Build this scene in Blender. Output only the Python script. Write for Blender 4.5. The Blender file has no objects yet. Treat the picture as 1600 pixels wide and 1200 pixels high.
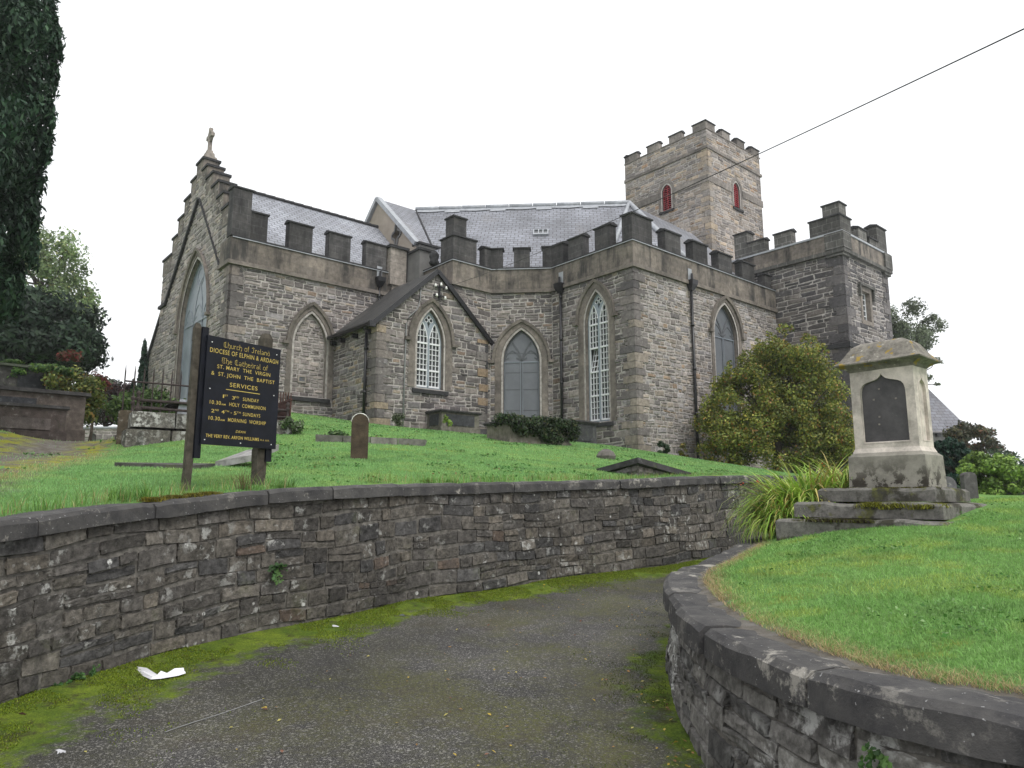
import bpy, math, random
import numpy as np
from mathutils import Vector, Matrix
from mathutils.geometry import tessellate_polygon
random.seed(7)
RNG = np.random.default_rng(11)
S = bpy.context.scene
COL = S.collection

# ------------------------------------------------------------------ camera
FPX, EYE = 1110.0, 1.65
PITCH = math.atan(180 / FPX)
cam = bpy.data.cameras.new('camera'); cam_o = bpy.data.objects.new('camera', cam); COL.objects.link(cam_o)
cam.sensor_width = 36.0; cam.lens = 36.0 * FPX / 1600; cam.clip_end = 3000; cam.clip_start = 0.05
cam_o.location = (0, 0, EYE); cam_o.rotation_euler = (math.pi / 2 + PITCH, 0, 0)
S.camera = cam_o
# ------------------------------------------------------------------ overcast daylight
SUN_EL, SUN_AZ = math.radians(55), math.radians(142)      # azimuth measured clockwise from +Y
w = bpy.data.worlds.new('World'); S.world = w; w.use_nodes = True
nt = w.node_tree; nt.nodes.clear()
out = nt.nodes.new('ShaderNodeOutputWorld'); bg = nt.nodes.new('ShaderNodeBackground')
sky = nt.nodes.new('ShaderNodeTexSky'); sky.sky_type = 'NISHITA'; sky.sun_disc = False
sky.sun_elevation = SUN_EL; sky.sun_rotation = SUN_AZ; sky.dust_density = 4; sky.air_density = 1.0
hs = nt.nodes.new('ShaderNodeHueSaturation'); hs.inputs['Saturation'].default_value = 0.12
mx = nt.nodes.new('ShaderNodeMix'); mx.data_type = 'RGBA'; mx.inputs[0].default_value = 0.86
mx.inputs[7].default_value = (8.9, 9.05, 9.25, 1)
nt.links.new(sky.outputs[0], hs.inputs['Color']); nt.links.new(hs.outputs[0], mx.inputs[6])
nt.links.new(mx.outputs[2], bg.inputs[0]); bg.inputs[1].default_value = 0.118
nt.links.new(bg.outputs[0], out.inputs[0])
sl = bpy.data.lights.new('sun', 'SUN'); sl.energy = 1.4; sl.angle = math.radians(28); sl.color = (1.0, 0.96, 0.9)
so = bpy.data.objects.new('sun', sl); COL.objects.link(so)
so.rotation_euler = (math.pi / 2 - SUN_EL, 0, math.pi - SUN_AZ)
S.view_settings.view_transform = 'Standard'; S.view_settings.look = 'None'
S.view_settings.exposure = 0.42; S.view_settings.gamma = 1.0
S.cycles.max_bounces = 6; S.cycles.diffuse_bounces = 3; S.cycles.transparent_max_bounces = 6

# ------------------------------------------------------------------ survey helpers (photo pixel -> sight line)
FW = np.array([0, math.cos(PITCH), math.sin(PITCH)]); UP = np.array([0, -math.sin(PITCH), math.cos(PITCH)])
E0 = np.array([0, 0, EYE])
def ray(px, py): return np.array([px - 800.0, 0, 0]) + UP * (600 - py) + FW * FPX
def atY(px, py, Y):
    d = ray(px, py); return E0 + d * (Y / d[1])
AL = math.radians(40.6)
Rv = np.array([math.cos(AL), math.sin(AL), 0]); Lv = np.array([-math.sin(AL), math.cos(AL), 0])
C0 = np.array([4.429, 25.0, 0.0])
def W(u, v, z):
    q = C0 + u * Rv + v * Lv; return (q[0], q[1], z)
def onp(px, py, p0, n):
    d = ray(px, py); return E0 + d * (np.dot(np.array(p0) - E0, n) / np.dot(d, n))
def uv_of(p):
    d = np.array(p) - C0; return (d @ Rv, d @ Lv, p[2])
def on_v(px, py, v): return uv_of(onp(px, py, W(0, v, 0), Lv))
def on_u(px, py, u): return uv_of(onp(px, py, W(u, 0, 0), Rv))

# ------------------------------------------------------------------ noise
def _h(ix, iy, s):
    n = (ix.astype(np.int64) * 374761393 + iy.astype(np.int64) * 668265263 + s * 1442695041) & 0x7fffffff
    n = (n ^ (n >> 13)) * 1274126177 & 0x7fffffff
    return ((n ^ (n >> 16)) & 0xffff) / 65535.0
def vn(x, y, s=0):
    x = np.asarray(x, float); y = np.asarray(y, float)
    ix = np.floor(x); iy = np.floor(y); fx = x - ix; fy = y - iy
    fx = fx * fx * (3 - 2 * fx); fy = fy * fy * (3 - 2 * fy)
    a = _h(ix, iy, s); b = _h(ix + 1, iy, s); c = _h(ix, iy + 1, s); d = _h(ix + 1, iy + 1, s)
    return (a * (1 - fx) + b * fx) * (1 - fy) + (c * (1 - fx) + d * fx) * fy
def fbm(x, y, s=0, o=3):
    r = 0; a = 0.5
    for i in range(o):
        r = r + a * vn(np.asarray(x) * 2 ** i, np.asarray(y) * 2 ** i, s + i); a *= 0.5
    return r / (1 - 0.5 ** o)

# ------------------------------------------------------------------ materials
class NT:
    def __init__(s, name):
        s.m = bpy.data.materials.new(name); s.m.use_nodes = True; s.t = s.m.node_tree; s.t.nodes.clear()
        s.o = s.t.nodes.new('ShaderNodeOutputMaterial'); s.b = s.t.nodes.new('ShaderNodeBsdfPrincipled')
        s.t.links.new(s.b.outputs[0], s.o.inputs[0]); s.tc = s.t.nodes.new('ShaderNodeTexCoord'); s.co = s.tc.outputs['Object']
    def n(s, k): return s.t.nodes.new('ShaderNode' + k)
    def l(s, a, b): s.t.links.new(a, b)
    def mapped(s, sc, co=None):
        m = s.n('Mapping'); m.inputs['Scale'].default_value = sc; s.l(co or s.co, m.inputs['Vector']); return m.outputs[0]
    def noise(s, sc, det=4, rough=0.6, co=None):
        n = s.n('TexNoise'); n.inputs['Scale'].default_value = sc; n.inputs['Detail'].default_value = det
        n.inputs['Roughness'].default_value = rough; s.l(co or s.co, n.inputs['Vector']); return n.outputs[0]
    def vor(s, sc, co=None, feat='F1'):
        n = s.n('TexVoronoi'); n.feature = feat; n.inputs['Scale'].default_value = sc; s.l(co or s.co, n.inputs['Vector']); return n
    def ramp(s, f, pts):
        r = s.n('ValToRGB'); e = r.color_ramp.elements
        while len(e) < len(pts): e.new(0.5)
        for x, (p, c) in zip(e, pts):
            x.position = p; x.color = (c, c, c, 1) if isinstance(c, (int, float)) else (*c, 1)
        s.l(f, r.inputs[0]); return r.outputs[0]
    def mix(s, f, a, b, mode='MIX'):
        m = s.n('Mix'); m.data_type = 'RGBA'; m.blend_type = mode
        for i, v in ((0, f), (6, a), (7, b)):
            if hasattr(v, 'is_output'): s.l(v, m.inputs[i])
            elif isinstance(v, (int, float)): m.inputs[i].default_value = v if i == 0 else (v, v, v, 1)
            else: m.inputs[i].default_value = (*v, 1)
        return m.outputs[2]
    def math(s, op, a, b=0.0):
        m = s.n('Math'); m.operation = op
        for i, v in ((0, a), (1, b)):
            if hasattr(v, 'is_output'): s.l(v, m.inputs[i])
            else: m.inputs[i].default_value = v
        return m.outputs[0]
    def attr(s, name='col'):
        a = s.n('Attribute'); a.attribute_name = name; return a.outputs['Color']
    def done(s, c, rough=0.85, bump=None, bs=0.3, bd=0.02, spec=0.3, metal=0):
        if hasattr(c, 'is_output'): s.l(c, s.b.inputs['Base Color'])
        else: s.b.inputs['Base Color'].default_value = (*c, 1)
        if hasattr(rough, 'is_output'): s.l(rough, s.b.inputs['Roughness'])
        else: s.b.inputs['Roughness'].default_value = rough
        s.b.inputs['Specular IOR Level'].default_value = spec; s.b.inputs['Metallic'].default_value = metal
        if bump is not None:
            b = s.n('Bump'); b.inputs['Strength'].default_value = bs; b.inputs['Distance'].default_value = bd
            s.l(bump, b.inputs['Height']); s.l(b.outputs[0], s.b.inputs['Normal'])
        return s.m

def m_stone(name, lo=0.55, hi=1.35, lichen=0.0, lcol=(.55, .54, .5), nsc=9.0, moss=0.0, more=0.0, bst=.55):
    n = NT(name); a = n.attr()
    f = n.noise(nsc, 6, .65); c = n.mix(1.0, a, n.ramp(f, [(.3, lo), (.7, hi)]), 'MULTIPLY')
    big = n.noise(.55, 3); c = n.mix(1.0, c, n.ramp(big, [(.35, .78), (.65, 1.12)]), 'MULTIPLY')
    dk = n.ramp(n.noise(1.0, 4, .65, n.mapped((2.4, 2.4, .4))), [(.56, 0), (.72, .5)]); c = n.mix(dk, c, (.062, .058, .055))
    if lichen:
        k = n.ramp(n.noise(7.0, 5, .7), [(.585 - more, 0), (.65 - more * .7, 1)]); k2 = n.ramp(n.noise(1.3, 3), [(.44, 0), (.58, 1)])
        c = n.mix(n.math('MULTIPLY', n.math('MULTIPLY', k, k2), lichen), c, lcol)
    if lichen > .5:
        v = n.vor(5.5); k = n.ramp(v.outputs['Distance'], [(.10, 1), (.14, 0)]); q = n.n('SeparateColor'); n.l(v.outputs['Color'], q.inputs[0])
        c = n.mix(n.math('MULTIPLY', n.math('MULTIPLY', k, n.ramp(q.outputs[1], [(.62, 0), (.66, 1)])), n.ramp(n.noise(40, 3, .6), [(.4, .2), (.55, 1)])), c, (.55, .55, .53))
        dr = n.ramp(n.noise(1.0, 4, .6, n.mapped((5, 5, .8))), [(.58, 0), (.7, .5)]); c = n.mix(dr, c, (.03, .03, .03))
    if moss:
        k = n.ramp(n.noise(2.2, 5, .7), [(.6, 0), (.68, 1)])
        c = n.mix(n.math('MULTIPLY', k, moss), c, (.10, .13, .02))
    return n.done(c, .92, n.noise(26, 6, .7), bst, .02)
def m_ashlar(name, c1, c2, streak=.5, dark=(.035, .034, .033), bw=.75, rh=.32, joint=.8, ms=.007):
    """dressed stone blocks (UV in metres) with vertical weather streaks"""
    n = NT(name); uv = n.tc.outputs['UV']
    b = n.n('TexBrick'); n.l(uv, b.inputs['Vector'])
    b.inputs['Scale'].default_value = 1; b.inputs['Brick Width'].default_value = bw; b.inputs['Row Height'].default_value = rh
    b.inputs['Mortar Size'].default_value = ms; b.inputs['Mortar Smooth'].default_value = .3
    b.inputs['Color1'].default_value = (*c1, 1); b.inputs['Color2'].default_value = (*c2, 1)
    b.inputs['Mortar'].default_value = (*[x * joint for x in c1], 1)
    c = n.mix(1.0, b.outputs[0], n.ramp(n.noise(6, 6, .7), [(.3, .6), (.7, 1.35)]), 'MULTIPLY'); c = n.mix(1.0, c, n.attr(), 'MULTIPLY')
    st = n.noise(1.0, 4, .65, n.mapped((2.2, 2.2, .35)))
    bl = n.noise(1.6, 4, .6)
    k = n.math('MULTIPLY', n.ramp(st, [(.44, 0), (.6, 1)]), n.ramp(bl, [(.36, .35), (.56, 1)]))
    c = n.mix(n.math('MULTIPLY', k, streak), c, dark)
    c = n.mix(1.0, c, n.ramp(n.noise(.45, 3, .6), [(.35, .72), (.65, 1.2)]), 'MULTIPLY')
    return n.done(c, .9, n.noise(30, 5, .7), .4, .01)
def m_plain(name, c, rough=.6, var=.25, sc=8, spec=.3, bs=.2, metal=0):
    n = NT(name); f = n.noise(sc, 5, .65)
    return n.done(n.mix(1.0, c, n.ramp(f, [(.3, 1 - var), (.7, 1 + var)]), 'MULTIPLY'), rough, f, bs, .01, spec, metal)
def m_leaf(name, rough=.5, trans=.25, spec=.25):
    n = NT(name); a = n.attr(); n.done(a, rough, spec=spec)
    t = n.n('BsdfTranslucent'); n.l(a, t.inputs[0]); m = n.n('MixShader'); m.inputs[0].default_value = trans
    n.l(n.b.outputs[0], m.inputs[1]); n.l(t.outputs[0], m.inputs[2]); n.l(m.outputs[0], n.o.inputs[0]); return n.m
def m_slate(name, c1, c2, bw=.32, rh=.2, rough=.5):
    n = NT(name); uv = n.tc.outputs['UV']
    b = n.n('TexBrick'); n.l(uv, b.inputs['Vector']); b.inputs['Scale'].default_value = 1
    b.inputs['Brick Width'].default_value = bw; b.inputs['Row Height'].default_value = rh
    b.inputs['Mortar Size'].default_value = .017; b.inputs['Mortar Smooth'].default_value = .3
    b.inputs['Color1'].default_value = (*c1, 1); b.inputs['Color2'].default_value = (*c2, 1)
    b.inputs['Mortar'].default_value = (.03, .03, .034, 1)
    c = n.mix(1.0, b.outputs[0], n.ramp(n.noise(.45, 4, .6), [(.35, .75), (.65, 1.2)]), 'MULTIPLY')
    c = n.mix(n.ramp(n.noise(.5, 3, .5, n.mapped((1, 1, .4))), [(.55, 0), (.7, .35)]), c, (.19, .175, .165))
    c = n.mix(1.0, c, n.ramp(n.noise(2.0, 4, .7, n.mapped((4, 4, .6))), [(.3, .8), (.7, 1.15)]), 'MULTIPLY')
    return n.done(c, rough, b.outputs['Fac'], .5, -.015, .5)

M = {}
M['church_stone'] = m_stone('church_stone', .66, 1.36, .3)
M['tower_stone'] = m_stone('tower_stone', .7, 1.3, .15)
M['wall_stone'] = m_stone('wall_stone', .35, 1.7, .75, (.40, .40, .38), 17, .12, .02, .95)
M['wall_stone_pale'] = m_stone('wall_stone_pale', .35, 1.6, .95, (.46, .46, .44), 14, .12, .10, .95)
M['mortar'] = m_plain('mortar', (.36, .335, .315), .95, .4, 7)
M['mortar_dark'] = m_plain('mortar_dark', (.118, .11, .098), .95, .6, 14, bs=1.0)
M['ashlar'] = m_ashlar('ashlar', (.212, .183, .155), (.155, .136, .12), .9)
M['ashlar_tower'] = m_ashlar('ashlar_tower', (.225, .20, .182), (.19, .172, .158), .35)
M['ashlar_pale'] = m_ashlar('ashlar_pale', (.30, .265, .235), (.25, .225, .2), .15, joint=.5)
M['dressing'] = m_ashlar('dressing', (.205, .178, .155), (.168, .148, .132), .3, rh=.45, bw=3, joint=.85)
M['black_stone'] = m_ashlar('black_stone', (.058, .056, .057), (.08, .076, .074), .7, (.02, .02, .021), .55, .3, 1.9, .009)
M['grey_block'] = m_ashlar('grey_block', (.085, .083, .078), (.11, .105, .096), .4, (.03, .03, .03), .42, .3, 2.4, .012)
M['coping_dark'] = m_plain('coping_dark', (.035, .035, .037), .85, .4, 10)
M['lead'] = m_plain('lead', (.30, .315, .34), .45, .25, 5, .5)
M['slate'] = m_slate('slate', (.215, .225, .258), (.165, .17, .192), .36, .24)
M['slate_hall'] = m_slate('slate_hall', (.16, .165, .195), (.12, .122, .145), .4, .26)
M['slate_dark'] = m_slate('slate_dark', (.05, .048, .045), (.03, .029, .028), .3, .2, .8)
M['slate_scallop'] = m_slate('slate_scallop', (.30, .315, .355), (.23, .24, .272), .34, .22)
M['render'] = m_plain('render', (.34, .295, .245), .9, .18, 1.2)
M['render_grey'] = m_plain('render_grey', (.155, .152, .148), .9, .25, 1.5)
M['iron'] = m_plain('iron', (.012, .012, .014), .35, .4, 8, .5)
M['rust'] = m_plain('rust', (.075, .034, .026), .85, .5, 20)
M['rail_rust'] = m_plain('rail_rust', (.045, .034, .032), .8, .6, 20)
M['white_paint'] = m_plain('white_paint', (.74, .75, .77), .5, .06)
M['frame_blue'] = m_plain('frame_blue', (.27, .31, .35), .6, .08)
M['glass'] = m_plain('glass', (.055, .058, .062), .12, .5, .8, .6, 0)
M['sheet'] = m_plain('sheet', (.12, .13, .145), .35, .18, 1.3, .5, .05)
M['sheet_pale'] = m_plain('sheet_pale', (.205, .235, .27), .4, .25, .9, .5, .05)
M['tracery_stone'] = m_plain('tracery_stone', (.10, .105, .115), .7, .15)
M['red_louvre'] = m_plain('red_louvre', (.30, .036, .045), .6, .15)
M['dark'] = m_plain('dark', (.01, .01, .01), .9, .2)
M['sign_black'] = m_plain('sign_black', (.006, .007, .012), .5, .5, 5, .2, .05)
M['gold'] = m_plain('gold', (.52, .40, .10), .5, .15, 30)
M['post'] = m_plain('post', (.062, .054, .042), .95, .5, 14, bs=.8)
M['tomb_dark'] = m_stone('tomb_dark', .5, 1.5, .35, (.25, .25, .25), 7, .25)
M['tomb_grey'] = m_stone('tomb_grey', .55, 1.4, .4, (.4, .4, .38), 7, .2)
M['asphalt_base'] = None
M['leaf'] = m_leaf('leaf'); M['needle'] = m_leaf('needle', .6, .1, .2); M['grassblade'] = m_leaf('grassblade', .45, .3, .3)
M['bark'] = m_plain('bark', (.055, .045, .035), .95, .45, 10, bs=.8)
M['paper'] = m_plain('paper', (.72, .72, .76), .6, .1)
M['cable'] = m_plain('cable', (.02, .02, .022), .6, .2)
M['grey_pipe'] = m_plain('grey_pipe', (.22, .225, .225), .5, .1)
M['insulator'] = m_plain('insulator', (.75, .75, .72), .3, .05)

# ------------------------------------------------------------------ mesh builder
class G:
    def __init__(s): s.v = []; s.f = []; s.m = []; s.c = []; s.uv = []
    def add(s, vs, fs, mat=0, col=(1, 1, 1), uv=None):
        b = len(s.v); s.v += [tuple(p) for p in vs]; s.f += [tuple(i + b for i in f) for f in fs]; s.m += [mat] * len(fs)
        s.c += [col] * len(vs) if isinstance(col, tuple) else col
        s.uv += uv if uv is not None else [None] * len(vs)
    def quad(s, a, b, c, d, mat=0, col=(1, 1, 1), uv=None): s.add([a, b, c, d], [(0, 1, 2, 3)], mat, col, uv)
    def hexa(s, p, mat=0, col=(1, 1, 1)):
        """8 corners: bottom loop 0-3, top loop 4-7; each face gets its own metre UVs"""
        for f in ((3, 2, 1, 0), (4, 5, 6, 7), (0, 1, 5, 4), (1, 2, 6, 5), (2, 3, 7, 6), (3, 0, 4, 7)):
            s.face([p[i] for i in f], mat, col)
    def face(s, pts, mat=0, col=(1, 1, 1), origin=None, xdir=None):
        P = [Vector(p) for p in pts]; n = Vector((0, 0, 0))
        for i in range(len(P)): n += P[i].cross(P[(i + 1) % len(P)])
        if n.length < 1e-12: return
        n.normalize()
        if abs(n.z) > .999: x = Vector((Rv[0], Rv[1], 0)); y = Vector((Lv[0], Lv[1], 0))
        else:
            x = Vector((0, 0, 1)).cross(n).normalized(); y = n.cross(x)
        uv = [(p.dot(x), p.dot(y)) for p in P]
        s.add(pts, [tuple(range(len(pts)))], mat, col, uv)
    def box(s, c, d, mat=0, rz=0, col=(1, 1, 1), taper=1.0):
        ca, sa = math.cos(rz), math.sin(rz); p = []
        for z, k in ((0, 1), (d[2], taper)):
            for x, y in ((-1, -1), (1, -1), (1, 1), (-1, 1)):
                X, Y = x * d[0] / 2 * k, y * d[1] / 2 * k
                p.append((c[0] + X * ca - Y * sa, c[1] + X * sa + Y * ca, c[2] + z))
        s.hexa(p, mat, col)
    def tube(s, pts, r, n=7, mat=0, col=(1, 1, 1), caps=True):
        pts = [Vector(p) for p in pts]; rr = r if isinstance(r, (list, tuple)) else [r] * len(pts); vs = []; fs = []
        for i, p in enumerate(pts):
            t = (pts[min(i + 1, len(pts) - 1)] - pts[max(i - 1, 0)]).normalized()
            a = t.cross(Vector((0, 0, 1)) if abs(t.z) < .95 else Vector((1, 0, 0))).normalized(); b = t.cross(a)
            for k in range(n):
                q = 2 * math.pi * k / n; vs.append(p + (a * math.cos(q) + b * math.sin(q)) * rr[i])
        for i in range(len(pts) - 1):
            for k in range(n): fs.append((i * n + k, i * n + (k + 1) % n, (i + 1) * n + (k + 1) % n, (i + 1) * n + k))
        if caps: fs += [tuple(range(n))[::-1], tuple(range((len(pts) - 1) * n, len(pts) * n))]
        s.add(vs, fs, mat, col)
    def lathe(s, c, prof, n=12, mat=0, col=(1, 1, 1)):
        vs = [(c[0] + r * math.cos(2 * math.pi * k / n), c[1] + r * math.sin(2 * math.pi * k / n), c[2] + z) for r, z in prof for k in range(n)]
        fs = [(i * n + k, i * n + (k + 1) % n, (i + 1) * n + (k + 1) % n, (i + 1) * n + k) for i in range(len(prof) - 1) for k in range(n)]
        fs += [tuple(range(n))[::-1], tuple(range((len(prof) - 1) * n, len(prof) * n))]
        s.add(vs, fs, mat, col)
    def build(s, name, mats, parent=None, smooth=False):
        me = bpy.data.meshes.new(name); me.from_pydata(s.v, [], s.f)
        for mm in (mats if isinstance(mats, (list, tuple)) else [mats]): me.materials.append(mm)
        me.polygons.foreach_set('material_index', s.m)
        a = me.color_attributes.new('col', 'FLOAT_COLOR', 'POINT')
        c = np.ones((len(s.v), 4)); c[:, :3] = np.array(s.c).reshape(-1, 3); a.data.foreach_set('color', c.ravel())
        if any(u is not None for u in s.uv):
            L = me.uv_layers.new(name='UVMap'); vi = np.zeros(len(me.loops), int); me.loops.foreach_get('vertex_index', vi)
            U = np.array([u if u is not None else (0, 0) for u in s.uv], float); L.data.foreach_set('uv', U[vi].ravel())
        if smooth: me.polygons.foreach_set('use_smooth', [True] * len(me.polygons))
        me.update(); return link(name, me, parent)
def link(name, data, parent=None):
    o = bpy.data.objects.new(name, data); COL.objects.link(o)
    if parent is not None:
        o.parent = parent
        t = parent
        loc = Vector((0, 0, 0))
        while t is not None: loc += t.location; t = t.parent
        o.matrix_parent_inverse = Matrix.Translation(-Vector(parent.location)) if parent.type == 'EMPTY' else Matrix()
    return o
def mesh_np(name, V, F, C, mat, parent=None):
    k = F.shape[1]; me = bpy.data.meshes.new(name)
    me.vertices.add(len(V)); me.vertices.foreach_set('co', np.ascontiguousarray(V, np.float32).ravel())
    me.loops.add(F.size); me.loops.foreach_set('vertex_index', np.ascontiguousarray(F, np.int32).ravel())
    me.polygons.add(len(F)); me.polygons.foreach_set('loop_start', np.arange(0, F.size, k, dtype=np.int32))
    me.polygons.foreach_set('loop_total', np.full(len(F), k, np.int32))
    a = me.color_attributes.new('col', 'FLOAT_COLOR', 'POINT'); c = np.ones((len(V), 4), np.float32); c[:, :3] = C
    a.data.foreach_set('color', c.ravel()); me.materials.append(mat); me.update(calc_edges=True); me.validate()
    return link(name, me, parent)
def tag(o, label=None, cat=None, group=None, kind=None):
    if label: o['label'] = label
    if cat: o['category'] = cat
    if group: o['group'] = group
    if kind: o['kind'] = kind
    return o
def thing(name, label, cat, loc=(0, 0, 0), group=None):
    o = bpy.data.objects.new(name, None); o.empty_display_size = .2; COL.objects.link(o); o.location = loc
    return tag(o, label, cat, group)
# ------------------------------------------------------------------ rubble masonry (real stones set in mortar)
def inpoly(x, y, P):
    c = False; j = len(P) - 1
    for i in range(len(P)):
        if (P[i][1] > y) != (P[j][1] > y) and x < (P[j][0] - P[i][0]) * (y - P[i][1]) / (P[j][1] - P[i][1]) + P[i][0]: c = not c
        j = i
    return c
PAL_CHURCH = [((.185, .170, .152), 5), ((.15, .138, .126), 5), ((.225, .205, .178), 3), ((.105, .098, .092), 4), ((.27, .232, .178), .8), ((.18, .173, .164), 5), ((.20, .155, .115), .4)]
PAL_DARK = [((.10, .096, .092), 5), ((.13, .122, .112), 4), ((.16, .148, .13), 3), ((.075, .073, .072), 3), ((.19, .172, .148), 1)]
PAL_TOWER = [((.29, .253, .205), 5), ((.25, .225, .19), 5), ((.235, .218, .195), 5), ((.33, .275, .20), 1.6), ((.28, .20, .13), .6), ((.19, .176, .16), 2)]
PAL_WALL = [((.094, .085, .074), 5), ((.076, .070, .064), 5), ((.108, .098, .085), 4), ((.062, .06, .059), 3), ((.125, .11, .092), 1.2), ((.105, .08, .064), .35)]
def rubble(g, P, outline, holes=(), row=(.09, .26), wid=(.18, .56), joint=.011, bulge=.025, pal=PAL_CHURCH, seed=1, nx=3, ny=3, rough=.008, wav=1.0, ej=.007, tint=(1.08, 1.045, 1.11)):
    rnd = random.Random(seed); cols = [p[0] for p in pal]; ws = [p[1] for p in pal]
    z0 = min(p[1] for p in outline); z1 = max(p[1] for p in outline); s0 = min(p[0] for p in outline); s1 = max(p[0] for p in outline)
    ins = lambda s, z: inpoly(s, z, outline) and not any(inpoly(s, z, h) for h in holes)
    def stone(a, b, za, zb):
        zc = (za + zb) / 2; n = 9
        ok = [ins(a + (b - a) * (i + .5) / n, zc) for i in range(n)]
        if not any(ok): return
        i0 = ok.index(True); i1 = i0
        while i1 + 1 < n and ok[i1 + 1]: i1 += 1
        a, b = a + (b - a) * i0 / n, a + (b - a) * (i1 + 1) / n
        if b - a < .05: return
        j = joint / 2; jt = min(.016, (zb - za) * .12)
        q = [(a + j + rnd.uniform(0, jt), za + j + rnd.uniform(0, jt)), (b - j - rnd.uniform(0, jt), za + j + rnd.uniform(0, jt)),
             (b - j - rnd.uniform(0, jt), zb - j - rnd.uniform(0, jt)), (a + j + rnd.uniform(0, jt), zb - j - rnd.uniform(0, jt))]
        bl = bulge * rnd.uniform(.35, 1.25); tx, tz = rnd.uniform(-.4, .4) * bl, rnd.uniform(-.4, .4) * bl
        k = rnd.uniform(.72, 1.28); c = rnd.choices(cols, ws)[0]; c = (c[0] * k * tint[0], c[1] * k * tint[1], c[2] * k * tint[2]); vs = []
        for m in range(ny + 1):
            y = m / ny
            for i in range(nx + 1):
                x = i / nx; e = i in (0, nx) or m in (0, ny)
                if not e:
                    x = .5 + (x - .5) * (2.15 if nx == 3 else 1.34); y2 = .5 + (y - .5) * (2.0 if ny == 3 else 1.55)
                else: y2 = y
                s = (q[0][0] * (1 - x) + q[1][0] * x) * (1 - y2) + (q[3][0] * (1 - x) + q[2][0] * x) * y2
                z = (q[0][1] * (1 - x) + q[1][1] * x) * (1 - y2) + (q[3][1] * (1 - x) + q[2][1] * x) * y2
                z += wav * (.018 * math.sin(s * 1.9 + zc * 4 + seed) + .012 * math.sin(s * 5.3 + zc * 9))
                d = rnd.uniform(-.007, .004) if e else bl + tx * (x - .5) * 2 + tz * (y2 - .5) * 2 + rnd.uniform(-rough, rough)
                vs.append(P(s + (rnd.uniform(-ej, ej) if e else 0), z + (rnd.uniform(-ej, ej) if e else 0), d))
        g.add(vs, [(m * (nx + 1) + i, m * (nx + 1) + i + 1, (m + 1) * (nx + 1) + i + 1, (m + 1) * (nx + 1) + i) for m in range(ny) for i in range(nx)], 0, c)
    z = z0
    while z < z1 - .03:
        h = min(rnd.uniform(*row), z1 - z)
        if z1 - z - h < .05: h = z1 - z
        s = s0
        while s < s1 - .02:
            ww = rnd.uniform(*wid) * (.75 + h / row[1] * .5)
            if s1 - s - ww < .12: ww = s1 - s
            r = rnd.random()
            if h > row[1] * .72 and r < .45 and ww > .22:
                m = z + h * rnd.uniform(.38, .62); cut = s + ww * rnd.uniform(.35, .65)
                stone(s, s + ww, z, m)
                if rnd.random() < .5: stone(s, cut, m, z + h); stone(cut, s + ww, m, z + h)
                else: stone(s, s + ww, m, z + h)
            else: stone(s, s + ww, z, z + h)
            s += ww
        z += h
def plane_mapper(p0, p1):
    """p0 -> p1 in church (u,v); outward is to the right of that direction"""
    L = math.hypot(p1[0] - p0[0], p1[1] - p0[1]); e = ((p1[0] - p0[0]) / L, (p1[1] - p0[1]) / L); n = (e[1], -e[0])
    f = lambda s, z, d=0.0: W(p0[0] + e[0] * s + n[0] * d, p0[1] + e[1] * s + n[1] * d, z)
    f.L = L; f.e = e; f.n = n; f.p0 = p0
    f.s_of = lambda u, v: (u - p0[0]) * e[0] + (v - p0[1]) * e[1]
    return f
def face_holes(g, P, outline, holes, d=0.0, mat=0, flip=False):
    loops = [outline] + list(holes); flat = [p for l in loops for p in l]
    tris = tessellate_polygon([[Vector((p[0], p[1], 0)) for p in l] for l in loops])
    vs = [P(p[0], p[1], d) for p in flat]; uv = [(p[0], p[1]) for p in flat]
    fs = []
    for t in tris:
        a, b, c = (flat[i] for i in t); ar = (b[0] - a[0]) * (c[1] - a[1]) - (b[1] - a[1]) * (c[0] - a[0])
        if abs(ar) < 1e-9: continue
        fs.append(tuple(t) if (ar > 0) != flip else tuple(t)[::-1])
    g.add(vs, fs, mat, (1, 1, 1), uv)
def loop_sides(g, P, loop, d0, d1, mat=0):
    n = len(loop)
    for i in range(n):
        a, b = loop[i], loop[(i + 1) % n]
        l = math.hypot(b[0] - a[0], b[1] - a[1])
        g.quad(P(*a, d0), P(*b, d0), P(*b, d1), P(*a, d1), mat, (1, 1, 1), [(0, 0), (l, 0), (l, d1 - d0), (0, d1 - d0)])
def plate(g, P, outline, holes, d0, d1, mat=0):
    face_holes(g, P, outline, holes, d1, mat)
    for l in [outline] + list(holes): loop_sides(g, P, l, d0, d1, mat)

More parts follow.
